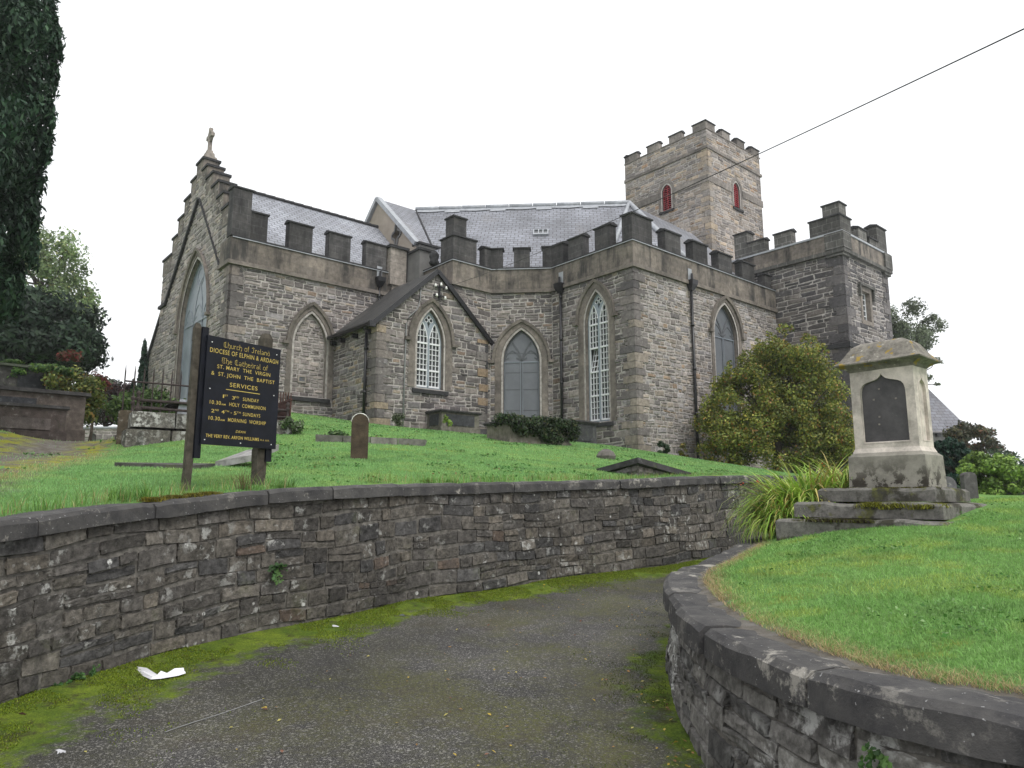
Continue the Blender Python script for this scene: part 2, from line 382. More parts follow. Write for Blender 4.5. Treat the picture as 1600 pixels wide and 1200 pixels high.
# ------------------------------------------------------------------ plan of the drive: two retaining walls
def resample(pts, step):
    P = np.array(pts, float); out = []
    # Catmull-Rom through the surveyed points
    Q = np.vstack([2 * P[0] - P[1], P, 2 * P[-1] - P[-2]])
    for i in range(1, len(Q) - 2):
        p0, p1, p2, p3 = Q[i - 1], Q[i], Q[i + 1], Q[i + 2]; n = max(2, int(np.linalg.norm(p2[:2] - p1[:2]) / step))
        for k in range(n):
            t = k / n; out.append(.5 * (2 * p1 + (p2 - p0) * t + (2 * p0 - 5 * p1 + 4 * p2 - p3) * t * t + (3 * p1 - p0 - 3 * p2 + p3) * t ** 3))
    out.append(P[-1]); return np.array(out)
ROAD = lambda x, y: .05 * np.asarray(y, float) + 0 * np.asarray(x, float)
WL = resample([(-3.8, -3, 1.05), (-3.78, 1, 1.2), (-3.72, 3.2, 1.41), (-3.45, 5.08, 1.53), (-3.33, 5.57, 1.58), (-3.12, 6.11, 1.625), (-2.86, 6.65, 1.68), (-2.47, 7.15, 1.745), (-1.72, 7.96, 1.806), (-1.21, 8.73, 1.837),
      (-.21, 9.44, 1.876), (.69, 10.4, 1.92), (1.97, 11.24, 1.97), (2.66, 11.79, 2.01), (3.9, 13.1, 2.08), (5.3, 14.9, 2.14), (7.5, 17.6, 2.2)], .15)
WR = resample([(10, 13.8, 1.42), (7.6, 12.9, 1.32), (5.4, 11.9, 1.22), (4.05, 10.95, 1.16), (3.2, 9.75, 1.12), (2.63, 8.6, 1.08), (1.93, 7.3, 1.04), (1.55, 6.7, 1.015), (1.35, 6.1, .99), (1.24, 5.5, .97),
      (1.17, 4.9, .95), (1.15, 4.3, .94), (1.19, 3.75, .94), (1.36, 2.95, .955), (1.72, 2.42, .97), (2.4, 1.75, .97), (3.4, .9, .94), (5.2, 0, .94), (9, -1, .94)], .12)
class Curve:
    def __init__(s, A):
        s.A = A; d = np.diff(A[:, :2], axis=0); s.seg = np.hypot(d[:, 0], d[:, 1]); s.S = np.concatenate([[0], np.cumsum(s.seg)]); s.L = s.S[-1]
        t = np.gradient(A[:, :2], axis=0); t /= np.linalg.norm(t, axis=1)[:, None]; s.N = np.stack([t[:, 1], -t[:, 0]], 1)
    def at(s, q):
        x = np.interp(q, s.S, s.A[:, 0]); y = np.interp(q, s.S, s.A[:, 1]); z = np.interp(q, s.S, s.A[:, 2])
        nx = np.interp(q, s.S, s.N[:, 0]); ny = np.interp(q, s.S, s.N[:, 1]); l = math.hypot(nx, ny) if np.isscalar(q) else np.hypot(nx, ny)
        return x, y, z, nx / l, ny / l
    def dist(s, x, y):
        """signed distance: positive on the road side (right of the direction)"""
        x = np.asarray(x, float).ravel(); y = np.asarray(y, float).ravel(); best = np.full(len(x), 1e9); sg = np.ones(len(x))
        A = s.A[:, :2]
        for i in range(0, len(A) - 1):
            ax, ay = A[i]; dx, dy = A[i + 1] - A[i]; l2 = dx * dx + dy * dy
            t = np.clip(((x - ax) * dx + (y - ay) * dy) / l2, 0, 1); ex = x - ax - t * dx; ey = y - ay - t * dy; dd = np.hypot(ex, ey)
            m = dd < best - 1e-9; best[m] = dd[m]; sg[m] = np.where(dy * (x - ax) - dx * (y - ay) > 0, 1, -1)[m]
        return best * sg
CL, CR = Curve(WL), Curve(WR)

# ------------------------------------------------------------------ terrain heights (thin plate through surveyed points)
class TPS:
    def __init__(s, pts, lam=.02):
        P = np.array(pts, float); s.P = P[:, :2]; n = len(P)
        K = s.k(np.linalg.norm(s.P[:, None] - s.P[None], axis=2)) + lam * np.eye(n); B = np.hstack([np.ones((n, 1)), s.P])
        A = np.block([[K, B], [B.T, np.zeros((3, 3))]]); s.w = np.linalg.solve(A, np.concatenate([P[:, 2], [0, 0, 0]]))
    @staticmethod
    def k(r): return np.where(r > 1e-9, r * r * np.log(np.maximum(r, 1e-9)), 0)
    def __call__(s, x, y):
        x = np.asarray(x, float); sh = x.shape; q = np.stack([x.ravel(), np.asarray(y, float).ravel()], 1); o = np.empty(len(q))
        for i in range(0, len(q), 20000):
            b = q[i:i + 20000]; o[i:i + 20000] = s.k(np.linalg.norm(b[:, None] - s.P[None], axis=2)) @ s.w[:-3] + s.w[-3] + b @ s.w[-2:]
        return o.reshape(sh)
pl = [(x, y, z - .045) for x, y, z in WL[::9]]
def wz(u, v, z): q = W(u, v, z); return (q[0], q[1], z)
pl += [wz(0, 0, 3.35), wz(0, 4.28, 3.95), wz(-1.79, 6.07, 4.15), wz(-7.13, 5.92, 4.22), wz(-7.13, 9.22, 4.65), wz(-11.33, 9.22, 4.70), wz(5, 0, 2.9), wz(10, -3.2, 2.55), wz(15, -3.2, 2.5),
       wz(-11.33, 14, 4.3), wz(-11.33, 20.5, 4.2), wz(-4, 3.5, 3.85)]
pl += [(-5.77, 8, 1.93), (-7.3, 11, 2.25), (-9.3, 14, 2.56), (-12.1, 20, 3.2), (-14.2, 25, 3.55), (-11, 15, 3.12), (-10.3, 15.6, 2.92), (-8.6, 16, 2.98), (-7.1, 16, 3.08), (-10.6, 17, 3.0), (-13, 16, 3.15), (-3.6, 11.4, 2.27),
       (-22, 42, 4.4), (-40, 40, 4.6), (0, 48, 4.6), (20, 42, 2.6), (-60, 90, 4.5), (60, 80, 2.5), (0, 140, 5), (40, 20, 1.9), (28, 28, 2.0), (45, 40, 2.1), (90, 60, 2.2), (150, 120, 2.5), (9, 18, 1.95), (20, 18, 1.9), (12, 22, 2.1), (-30, 10, 2.8), (-30, -5, 1.6), (-12, 2, 1.5), (-8, 4, 1.62)]
ZL = TPS(pl)
prr = [(x, y, z - .04) for x, y, z in WR[::8]] + [(3.42, 9.35, 1.2), (4.0, 8.6, 1.38), (4.9, 8.0, 1.52), (5.6, 8.8, 1.6), (5.2, 7.1, 1.46), (6.5, 9.5, 1.64), (9.5, 10, 1.66), (8, 6, 1.48), (12, 14, 1.74), (7, 12.2, 1.45), (20, 16, 1.82), (40, 18, 1.9),
       (3.4, 4.5, 1.17), (3, 3, 1.1), (6.3, 3, 1.3), (2.4, 6, 1.13), (12, 3, 1.45), (30, 5, 1.7), (20, 0, 1.4)]
ZR = TPS(prr)
def hit(px, py, f=ZL, y0=4.0, y1=60.0):
    d = ray(px, py); last = None
    ys = np.arange(y0, y1, .05); t = ys / d[1]; z = EYE + d[2] * t; g = f(d[0] * t, ys); k = np.where(z < g)[0]
    if len(k) == 0: k = [len(ys) - 1]
    y = ys[k[0]]; return np.array([d[0] * y / d[1], y, float(f(np.array([d[0] * y / d[1]]), np.array([y]))[0])])
zl = lambda x, y: float(ZL(np.array([x]), np.array([y]))[0])
zr = lambda x, y: float(ZR(np.array([x]), np.array([y]))[0])

def sheet(name, xs, ys, zf, keep, mat, col=None):
    X, Y = np.meshgrid(xs, ys); Z = zf(X, Y); nx = len(xs)
    i, j = np.meshgrid(np.arange(len(xs) - 1), np.arange(len(ys) - 1)); cx = (X[:-1, :-1] + X[1:, 1:]) / 2; cy = (Y[:-1, :-1] + Y[1:, 1:]) / 2
    k = keep(cx, cy) if keep else np.ones(cx.shape, bool); a = (j * nx + i)[k]
    F = np.stack([a, a + 1, a + nx + 1, a + nx], 1); V = np.stack([X.ravel(), Y.ravel(), Z.ravel()], 1)
    used = np.unique(F); rm = np.full(len(V), -1); rm[used] = np.arange(len(used))
    C = np.ones((len(used), 3)) if col is None else col(V[used])
    o = mesh_np(name, V[used], rm[F], C, mat); o.data.polygons.foreach_set('use_smooth', [True] * len(o.data.polygons)); return tag(o, kind='structure')
# grass ground material
def m_turf(name):
    n = NT(name); a = n.attr()
    c = n.mix(n.ramp(n.noise(.9, 4, .6), [(.35, 0), (.65, 1)]), (.125, .25, .07), (.16, .29, .08))
    c = n.mix(n.math('MULTIPLY', n.ramp(n.noise(2.2, 4, .65), [(.55, 0), (.68, 1)]), .7), c, (.22, .24, .04))
    c = n.mix(1.0, c, n.ramp(n.noise(28, 5, .7), [(.3, .5), (.7, 1.35)]), 'MULTIPLY')
    sp = n.n('SeparateColor'); n.l(a, sp.inputs[0])
    # red channel: bare earth / path, green channel: moss on it
    e = n.mix(n.ramp(n.noise(6, 5, .7), [(.35, 0), (.65, 1)]), (.10, .085, .065), (.19, .18, .165))
    e = n.mix(n.math('MULTIPLY', sp.outputs[1], n.ramp(n.noise(3.0, 5, .65), [(.42, 0), (.56, 1)])), e, (.24, .25, .03))
    k = n.ramp(n.math('ADD', sp.outputs[0], n.math('MULTIPLY', n.math('SUBTRACT', n.noise(3.5, 5, .7), .5), .9)), [(.42, 0), (.6, 1)])
    c = n.mix(k, c, e)
    return n.done(c, .95, n.noise(30, 5, .75), .9, .03, .1)
def m_road(name):
    n = NT(name); a = n.attr(); sp = n.n('SeparateColor'); n.l(a, sp.inputs[0])
    v = n.vor(150); c = n.mix(n.ramp(v.outputs['Distance'], [(.15, 0), (.5, 1)]), (.19, .18, .168), (.032, .031, .03))
    v2 = n.vor(95); spk = n.n('SeparateColor'); n.l(v2.outputs['Color'], spk.inputs[0])
    c = n.mix(n.ramp(spk.outputs[0], [(.84, 0), (.92, .7)]), c, (.29, .28, .26))
    c = n.mix(1.0, c, n.ramp(n.noise(.8, 4, .6), [(.35, .62), (.65, 1.25)]), 'MULTIPLY')
    dirt = n.ramp(n.noise(1.3, 5, .7), [(.55, 0), (.66, .4)]); c = n.mix(dirt, c, (.06, .045, .028))
    # thin olive film where wheels do not pass, thick moss towards the walls
    film = n.math('MULTIPLY', sp.outputs[1], n.ramp(n.noise(1.25, 6, .72), [(.42, .0), (.6, .9)]))
    c = n.mix(n.math('MULTIPLY', film, n.ramp(n.noise(38, 5, .85), [(.42, .1), (.58, 1)])), c, (.092, .094, .022))
    k = n.ramp(n.math('ADD', sp.outputs[0], n.math('MULTIPLY', n.math('SUBTRACT', n.noise(2.6, 6, .72), .5), 1.5)), [(.4, 0), (.62, 1)])
    mc = n.mix(n.ramp(n.noise(3.5, 5, .7), [(.35, 0), (.65, 1)]), (.07, .125, .01), (.185, .25, .02))
    mc = n.mix(n.ramp(n.noise(5.5, 5, .75), [(.52, 0), (.64, .8)]), mc, (.055, .05, .02)); mc = n.mix(1.0, mc, n.ramp(n.noise(70, 5, .85), [(.3, .3), (.7, 1.45)]), 'MULTIPLY')
    c = n.mix(k, c, mc)
    h = n.math('ADD', n.math('MULTIPLY', v.outputs['Distance'], -.5), n.math('MULTIPLY', n.noise(40, 5, .8), n.math('ADD', k, .3)))
    return n.done(c, n.mix(k, .62, .98), h, .8, .02, .3)
M['turf'] = m_turf('turf'); M['road'] = m_road('road')
def spaced(a, b, fine0, fine1, st):
    f = list(np.arange(fine0, fine1 + 1e-6, st)); lo = []; x, s = fine0, st
    while x > a: s *= 1.35; x -= s; lo.append(x)
    hi = []; x, s = fine1, st
    while x < b: s *= 1.35; x += s; hi.append(x)
    return np.array(lo[::-1] + f + hi)
PATH = np.array([(-6.0, 5.6), (-6.9, 8), (-7.9, 11), (-9.2, 14), (-11.4, 19), (-13.6, 25), (-15.5, 31)])
def path_d(x, y):
    x = np.asarray(x).ravel(); y = np.asarray(y).ravel(); return np.abs(x - np.interp(y, PATH[:, 1], PATH[:, 0]))
def turf_col(V):
    C = np.zeros((len(V), 3)); d = path_d(V[:, 0], V[:, 1]); near = (V[:, 1] > 5) & (V[:, 1] < 33)
    wd = np.interp(V[:, 1], [6, 14, 20], [2.0, 1.5, 1.2]); C[:, 0] = np.clip(1.3 - d / wd * .95, 0, 1) * near; C[:, 1] = np.clip((d - .25) / .4, 0, 1) * np.clip((1.6 - d) / .4, 0, 1)
    return C
def lawn_z(x, y): return ZL(x, y) + .035 * (fbm(x * .9, y * .9, 3) - .5) + .10 * (fbm(x * .22, y * .22, 9) - .5) * (np.asarray(y) > 12)
lawn = sheet('ground', spaced(-500, 500, -15, 15, .2), spaced(-12, 900, -3, 34, .2), lawn_z, lambda x, y: (CL.dist(x, y) < -.12).reshape(x.shape) & ((x < 7) | (y > 16.6)), M['turf'], turf_col)
def zr_blend(x, y):
    t = np.clip((np.asarray(y) - 12.8) / 3.4, 0, 1); t = t * t * (3 - 2 * t); return ZR(x, y) * (1 - t) + (lawn_z(x, y) - .015) * t
lawn_r = sheet('lawn', spaced(0, 90, 1, 12, .12), spaced(-8, 17.2, -1, 15, .12), lambda x, y: zr_blend(x, y) + .03 * (fbm(x * .9, y * .9, 5) - .5) * (np.asarray(y) < 15.5), lambda x, y: (CR.dist(x, y) < -.12).reshape(x.shape) | (x > 7), M['turf'],
               lambda V: np.stack([np.where(V[:, 0] > 6.5, 0, np.clip(.75 - (-CR.dist(V[:, 0], V[:, 1]) - .28) / .16, 0, .75)), np.zeros(len(V)), np.zeros(len(V))], 1))
def road_col(V):
    d = CL.dist(V[:, 0], V[:, 1]); r = CR.dist(V[:, 0], V[:, 1]); C = np.zeros((len(V), 3))
    wdt = np.interp(V[:, 1], [0, 3, 5, 8, 12], [1.0, 1.0, .85, .62, .5])
    C[:, 0] = np.maximum(np.clip(1.05 - np.abs(d) / wdt * .62, 0, 1), np.clip(.78 - np.abs(r) / .95, 0, 1))
    C[:, 1] = np.clip(.25 + .9 * np.exp(-((np.abs(r) - .9) / 1.0) ** 2) + .5 * np.exp(-((d - 2.0) / .5) ** 2), 0, 1)
    return C
road = sheet('road', spaced(-30, 40, -4.2, 6, .09), spaced(-25, 19, 2.2, 14, .09), lambda x, y: ROAD(x, y) + .03 * (fbm(x * .7, y * .7, 2) - .5) + .05 * np.exp(-(np.clip(np.abs(CL.dist(x, y).reshape(x.shape)), 0, 9) / .35) ** 2), None, M['road'], road_col)

g = G()
for k in range(24):
    y0, y1 = 12.5 + k * .215, 12.5 + (k + 1) * .215; za, zb = (float(zr_blend(np.array([7.03]), np.array([y]))[0]) for y in (y0, y1)); g.quad((7.0, y0, .4), (7.0, y1, .4), (7.05, y1, zb + .02), (7.05, y0, za + .02), 0, (1, 0, 0))
tag(g.build('earth_bank', M['turf'], None), kind='structure')
# ------------------------------------------------------------------ retaining walls
def retaining(name, label, C, cop, batter=.0, cop_len=(.7, 1.25), rowh=(.085, .19), widr=(.13, .40), seed=5, mat='wall_stone', pal=None):
    r = thing(name, label, 'wall', tuple(C.A[len(C.A) // 2][:2]) + (0,))
    def P(s, h, d):
        x, y, z, nx, ny = C.at(min(max(s, 0), C.L)); b = float(ROAD(x, y)) - .12; H = z - .14 - b; dd = d + batter * (1 - h / 1.0) * H
        return (x + nx * dd, y + ny * dd, b + h * H)
    g = G(); n = int(C.L / .2)
    for i in range(n):
        a, b = C.L * i / n, C.L * (i + 1) / n
        for k in range(6): g.quad(P(a, k / 6, 0), P(b, k / 6, 0), P(b, (k + 1) / 6, 0), P(a, (k + 1) / 6, 0), 0)
        g.quad(P(b, 0, -.42), P(a, 0, -.42), P(a, 1, -.42), P(b, 1, -.42), 0); g.quad(P(a, 1, 0), P(b, 1, 0), P(b, 1, -.42), P(a, 1, -.42), 0)
    Hn = 1.25
    rubble(st := G(), lambda s, z, d: P(s, z / Hn, d), [(0, 0), (C.L, 0), (C.L, Hn), (0, Hn)], row=rowh, wid=widr, joint=.008, bulge=.022, pal=pal or PAL_WALL, seed=seed, nx=8, ny=5, rough=.0035, ej=.012, tint=(1.03, 1.03, 1.03))
    g.build('mortar_core', M['mortar_dark'], r); st.build('stonework', M[mat], r)
    c = G(); rnd = random.Random(seed); s = 0
    while s < C.L - .1:
        l = min(rnd.uniform(*cop_len), C.L - s); k = max(2, int(l / .12)); dz = rnd.uniform(-.008, .008); do = rnd.uniform(-.015, .015); vs = []; sh = rnd.uniform(.8, 1.2)
        for i in range(k + 1):
            q = s + .006 + (l - .012) * i / k; x, y, z, nx, ny = C.at(q); e = .012 if i in (0, k) else 0
            for d, h in cop:
                j = .006; jd, jh = rnd.uniform(-j, j), rnd.uniform(-j, j)
                vs.append((x + nx * (d + do + jd - (e if d > 0 else -e)), y + ny * (d + do + jd - (e if d > 0 else -e)), z - .14 + h + dz + jh - (e if h > .1 else 0)))
        m = len(cop); fs = [(i * m + j, (i + 1) * m + j, (i + 1) * m + j + 1, i * m + j + 1) for i in range(k) for j in range(m - 1)]
        fs += [tuple(range(m)), tuple(range(k * m, k * m + m))[::-1], ]
        c.add(vs, fs, 0, (sh, sh, sh)); s += l
    c.build('coping', M['coping_stone'], r); return r
def m_coping():
    n = NT('coping_stone'); a = n.attr()
    c = n.mix(n.ramp(n.noise(5, 5, .7), [(.35, 0), (.65, 1)]), (.036, .035, .037), (.078, .075, .072))
    c = n.mix(1.0, c, a, 'MULTIPLY')
    k = n.math('MULTIPLY', n.ramp(n.noise(4.2, 6, .75), [(.55, 0), (.62, 1)]), n.ramp(n.noise(1.1, 3), [(.42, .1), (.56, 1)])); c = n.mix(n.math('MULTIPLY', k, .75), c, (.36, .34, .30))
    k = n.ramp(n.noise(45, 2, .5), [(.70, 0), (.74, .7)]); c = n.mix(k, c, (.42, .42, .42))
    return n.done(c, .85, n.noise(30, 6, .75), .6, .015, .35)
M['coping_stone'] = m_coping()
retaining('retaining_wall', 'long dark rubble stone retaining wall with dark flat coping below the church lawn', CL, [(-.34, 0), (-.34, .13), (-.02, .142), (.045, .135), (.07, .105), (.075, 0), (0, -.002)], .04)
retaining('garden_wall', 'low curved rubble wall with broad dark coping around the right hand lawn', CR, [(-.30, 0), (-.30, .12), (-.1, .143), (.045, .137), (.083, .108), (.09, -.02), (0, -.022)], .12, (.6, 1.15), (.11, .27), (.16, .46), 8, 'wall_stone_pale', [((.17, .162, .15), 5), ((.135, .128, .12), 4), ((.20, .192, .176), 4), ((.095, .092, .088), 2)])
# ------------------------------------------------------------------ the church
CH = thing('church', 'grey rubble stone church with battlemented parapets, slate roofs and square tower', 'church', W(0, 0, 3.3))
def arch(half, zs, za, n=11, c=0.0):
    """pointed arch from (-half,zs) over the apex to (half,zs)"""
    r = za - zs; Rr = (half * half + r * r) / (2 * half); a1 = math.atan2(r, Rr - half); out = []
    for i in range(n + 1):
        a = a1 * i / n; out.append((c - half + Rr - Rr * math.cos(a), zs + Rr * math.sin(a)))
    return out + [(2 * c - x, z) for x, z in out[-2::-1]]
def opening(half, z0, zs, za, c, n=11): return [(c - half, z0)] + arch(half, zs, za, n, c) + [(c + half, z0)]
def ccw(l):
    a = sum(l[i][0] * l[(i + 1) % len(l)][1] - l[(i + 1) % len(l)][0] * l[i][1] for i in range(len(l))); return l if a > 0 else l[::-1]
def strip(g, P, A, da, B, db, mat=0):
    for i in range(len(A) - 1):
        la = A[i][1] + A[i][0]
        g.quad(P(*A[i], da), P(*B[i], db), P(*B[i + 1], db), P(*A[i + 1], da), mat, (1, 1, 1), [(A[i][0], A[i][1]), (B[i][0], B[i][1]), (B[i + 1][0], B[i + 1][1]), (A[i + 1][0], A[i + 1][1])])
def bar(g, P, a, b, w, d0, d1, mat=0):
    dx, dz = b[0] - a[0], b[1] - a[1]; l = math.hypot(dx, dz)
    if l < 1e-6: return
    nx, nz = -dz / l * w / 2, dx / l * w / 2; q = [(a[0] - nx, a[1] - nz), (b[0] - nx, b[1] - nz), (b[0] + nx, b[1] + nz), (a[0] + nx, a[1] + nz)]
    g.hexa([P(*p, d0) for p in q] + [P(*p, d1) for p in q], mat)
def circle(cx, cz, r, n=12, sx=1.0, sz=1.0): return [(cx + r * sx * math.cos(2 * math.pi * k / n), cz + r * sz * math.sin(2 * math.pi * k / n)) for k in range(n)]
def window_surround(P, c, half, z0, zs, za, sw=.26, depth=.26, hood=None, hood_drop=0, mat='dressing', name='window', parent=None):
    ao = opening(half + .1, z0, zs, za + .12, c); ai = opening(half, z0, zs, za, c); aw = opening(half + .1 + sw, z0, zs, za + .12 + sw * 1.15, c)
    g = G(); strip(g, P, aw, .03, ao, .03); strip(g, P, ao, .03, ai, -.12); strip(g, P, ai, -.12, ai, -depth - .12)
    for i in range(len(aw) - 1): g.quad(P(*aw[i + 1], -.03), P(*aw[i], -.03), P(*aw[i], .03), P(*aw[i + 1], .03), 0)
    wn = g.build(name, M[mat], parent or CH)
    s = G(); p = [(c - half - .2, -.2), (c + half + .2, -.2), (c + half + .2, .1), (c - half - .2, .1)]
    s.hexa([P(x, z0 - .2, d) for x, d in p] + [P(x, z0 + (.02 if d < 0 else -.06), d) for x, d in p]); s.build('sill', M['coping_dark'], wn)
    if hood:
        hh, hz, ha = hood; h = G(); A = arch(hh, hz, ha, 11, c); B = arch(hh - .11, hz, ha - .13, 11, c)
        for da, db in (((.03, .14), (.03, .10)),):
            for i in range(len(A) - 1):
                h.hexa([P(*A[i], .02), P(*B[i], .02), P(*B[i + 1], .02), P(*A[i + 1], .02), P(*A[i], .13), P(*B[i], .10), P(*B[i + 1], .10), P(*A[i + 1], .13)])
        for sg in (-1, 1): bar(h, P, (c + sg * (hh - .1), hz - .03), (c + sg * (hh + .14), hz - .03), .12, .02, .15)
        h.build('hood_mould', M['dressing'], wn)
    return wn
def lattice_window(P, c, half, z0, zs, za, wn, rows, heavy, open_row=None):
    """white two-light lattice window with tracery head"""
    mw = .07; fr = .075; lw = (half - mw / 2 - fr) / 2; d0, d1 = -.28, -.17
    la = zs + (za - zs) * .62; lsp = zs - .0; lights = []
    for sg in (-1, 1):
        lc = c + sg * (mw / 2 + lw); lights.append((lc, lw, z0 + .1, lsp, la))
    holes = [ccw(opening(lw, z0 + .1, lsp, la, lc, 6)) for lc, lw, *_ in lights]
    qz = za - (za - zs) * .30; r = .105 * half / .6
    for dx, dz in ((0, 1.05), (-1.05, 0), (1.05, 0)): holes.append(circle(c + dx * r, qz + dz * r, r * .72))
    holes.append([(c, qz - r * 2.9), (c + r * .62, qz - r * 1.2), (c + r * .3, qz - r * .52), (c - r * .3, qz - r * .52), (c - r * .62, qz - r * 1.2)])
    g = G(); plate(g, P, ccw(opening(half, z0, zs, za, c)), holes, d0, d1); bar(g, P, (c, z0 + .1), (c, zs + .2), mw, d1, d1 + .04)
    g.build('frame', M['frame_blue'], wn)
    b = G()
    for lc, lw, a, sp, ap in lights:
        arcp = arch(lw, sp, ap, 6, lc)
        for i in range(len(arcp) - 1): bar(b, P, arcp[i], arcp[i + 1], .03, d1 - .05, d1 + .012)
        bar(b, P, (lc - lw + .014, a), (lc - lw + .014, sp), .028, d1 - .05, d1 + .01); bar(b, P, (lc + lw - .014, a), (lc + lw - .014, sp), .028, d1 - .05, d1 + .01)
        skip = None
        for k in range(rows + 1):
            z = a + (sp - a) * k / rows; hv = k in heavy
            if open_row and lc < c and open_row[0] < k < open_row[1]: continue
            bar(b, P, (lc - lw, z), (lc + lw, z), .065 if hv else .022, d1 - .05, d1 + (.015 if hv else 0))
        for m in (-1, 1):
            x = lc + m * lw / 3; zt = sp + (ap - sp) * .82
            if open_row and lc < c:
                zz = a + (sp - a) * open_row[0] / rows, a + (sp - a) * open_row[1] / rows
                bar(b, P, (x, a), (x, zz[0]), .022, d1 - .05, d1); bar(b, P, (x, zz[1]), (x, zt), .022, d1 - .05, d1)
            else: bar(b, P, (x, a), (x, zt), .022, d1 - .05, d1)
        for k, f in ((.33, .9), (.62, .62)): bar(b, P, (lc - lw * f, sp + (ap - sp) * k), (lc + lw * f, sp + (ap - sp) * k), .022, d1 - .05, d1)
    for dx, dz in ((0, 1.05), (-1.05, 0), (1.05, 0)):
        q = circle(c + dx * r, qz + dz * r, r * .74, 10)
        for i in range(10): bar(b, P, q[i], q[(i + 1) % 10], .02, d1 - .02, d1 + .012)
    b.build('glazing_bars', M['white_paint'], wn)
    if open_row:
        lc, lw, a, sp, ap = lights[0]; zb, zt = (a + (sp - a) * q / rows for q in open_row); o = G(); T = .22
        PP = lambda x, z, d=0: P(x, z - .02, d + d1 - .01 - T * (z - zb) / (zt - zb))
        for x in (-lw + .03, -lw / 3, lw / 3, lw - .03): bar(o, PP, (lc + x, zb), (lc + x, zt), .026, -.03, 0)
        for k in range(5): bar(o, PP, (lc - lw, zb + (zt - zb) * k / 4), (lc + lw, zb + (zt - zb) * k / 4), .03, -.03, .002)
        o.build('casement', M['white_paint'], wn)
    gl = G(); hl_ = [ccw([(lc - lw, zb), (lc + lw, zb), (lc + lw, zt), (lc - lw, zt)])] if open_row else []
    face_holes(gl, P, ccw(opening(half, z0, zs, za, c)), hl_, -.25)
    if open_row: face_holes(gl, P, hl_[0], [], -.62)  # dark backing sheet, stands in for the unlit interior behind the open casement
    gl.build('glass', M['glass'], wn)
def sheet_window(P, c, half, z0, zs, za, wn, lights=2, mat='sheet', seams=(), seam_mat='tracery_stone', d=-.2):
    g = G(); face_holes(g, P, ccw(opening(half, z0, zs, za, c)), [], d); g.build('glass', M[mat], wn)
    t = G(); o = opening(half - .035, z0, zs, za - .04, c)
    for i in range(len(o) - 1): bar(t, P, o[i], o[i + 1], .07, d - .02, d + .02)
    ll = half * 2 / lights
    for k in range(1, lights): bar(t, P, (c - half + ll * k, z0), (c - half + ll * k, zs + .1), .07, d - .02, d + .025)
    for k in range(lights):
        lc = c - half + ll * (k + .5); A = arch(ll / 2 - .04, zs - .05, zs + ll * .62, 7, lc)
        for i in range(len(A) - 1): bar(t, P, A[i], A[i + 1], .045, d - .02, d + .018)
        for sg in (-1, 1):   # cusps
            bar(t, P, (lc + sg * ll * .38, zs + ll * .12), (lc + sg * ll * .2, zs + ll * .22), .05, d - .02, d + .015)
    # branching tracery of the head
    k = (za - zs)
    if lights == 2:
        for sg in (-1, 1):
            A = [(c + sg * (x), z) for x, z in ((0, zs + .0 * k), (.05 * half / .7, zs + .18 * k), (.16 * half / .7, zs + .38 * k), (.36 * half / .7, zs + .62 * k))]
            for i in range(3): bar(t, P, A[i], A[i + 1], .07, d - .02, d + .025)
    else:
        for sg in (-1, 1):
            A = arch(half * .62, zs + .12 * k, zs + .78 * k, 7, c + sg * half * .36)
            for i in range(len(A) - 1):
                if abs(A[i][0] - c) < half * (1 - (A[i][1] - zs) / k) ** .55: bar(t, P, A[i], A[i + 1], .07, d - .02, d + .018)
        q = circle(c, zs + .72 * k, .15 * k, 12)
        for i in range(12): bar(t, P, q[i], q[(i + 1) % 12], .06, d - .02, d + .018)
    t.build('tracery', M[seam_mat], wn)
    for z in seams: bar(s := G(), P, (c - half + .03, z), (c + half - .03, z), .022, d, d + .012); s.build('sheet_seam', M['tracery_stone'], wn)
    b = G()
    for x in [c - half + .05, c + half - .05] + [c - half + ll * k + o_ for k in range(1, lights) for o_ in (-.045, .045)]: bar(b, P, (x, z0), (x, zs), .018, d + .02, d + .035)
    bar(b, P, (c - half + .03, zs - .02), (c + half - .03, zs - .02), .03, d + .02, d + .04)
    b.build('batten', M['sheet_pale'], wn)

class Wall:
    def __init__(s, p0, p1): s.P = plane_mapper(p0, p1); s.holes = []; s.big = []
    def hole(s, half, z0, zs, za, c, sw=.26):
        s.holes.append(ccw(opening(half, z0, zs, za, c))); s.big.append(opening(half + .1 + sw - .06, z0 - .05, zs, za + .12 + sw - .08, c))
    def make(s, name, outline, mat='church_stone', mortar='mortar', parent=None, seed=1, thick=.5, **k):
        g = G(); face_holes(g, s.P, ccw(outline), s.holes, 0, 1); loop_sides(g, s.P, ccw(outline), -thick, 0, 1)
        face_holes(g, s.P, ccw(outline), s.holes, -thick, 1, True)
        rubble(g, s.P, outline, s.big, seed=seed, **k); s.o = g.build(name, [M[mat], M[mortar]], parent or CH); return s.o
def offset(pts, d):
    """polyline offset to the outward (right hand) side with mitres"""
    out = []
    for i, p in enumerate(pts):
        ns = []
        for a, b in ((i - 1, i), (i, i + 1)):
            if a < 0 or b >= len(pts): continue
            dx, dy = pts[b][0] - pts[a][0], pts[b][1] - pts[a][1]; l = math.hypot(dx, dy); ns.append((dy / l, -dx / l))
        if len(ns) == 1: n = ns[0]; out.append((p[0] + n[0] * d, p[1] + n[1] * d))
        else:
            mx_, my_ = ns[0][0] + ns[1][0], ns[0][1] + ns[1][1]; l2 = mx_ * mx_ + my_ * my_; out.append((p[0] + mx_ * 2 * d / l2, p[1] + my_ * 2 * d / l2))
    return out
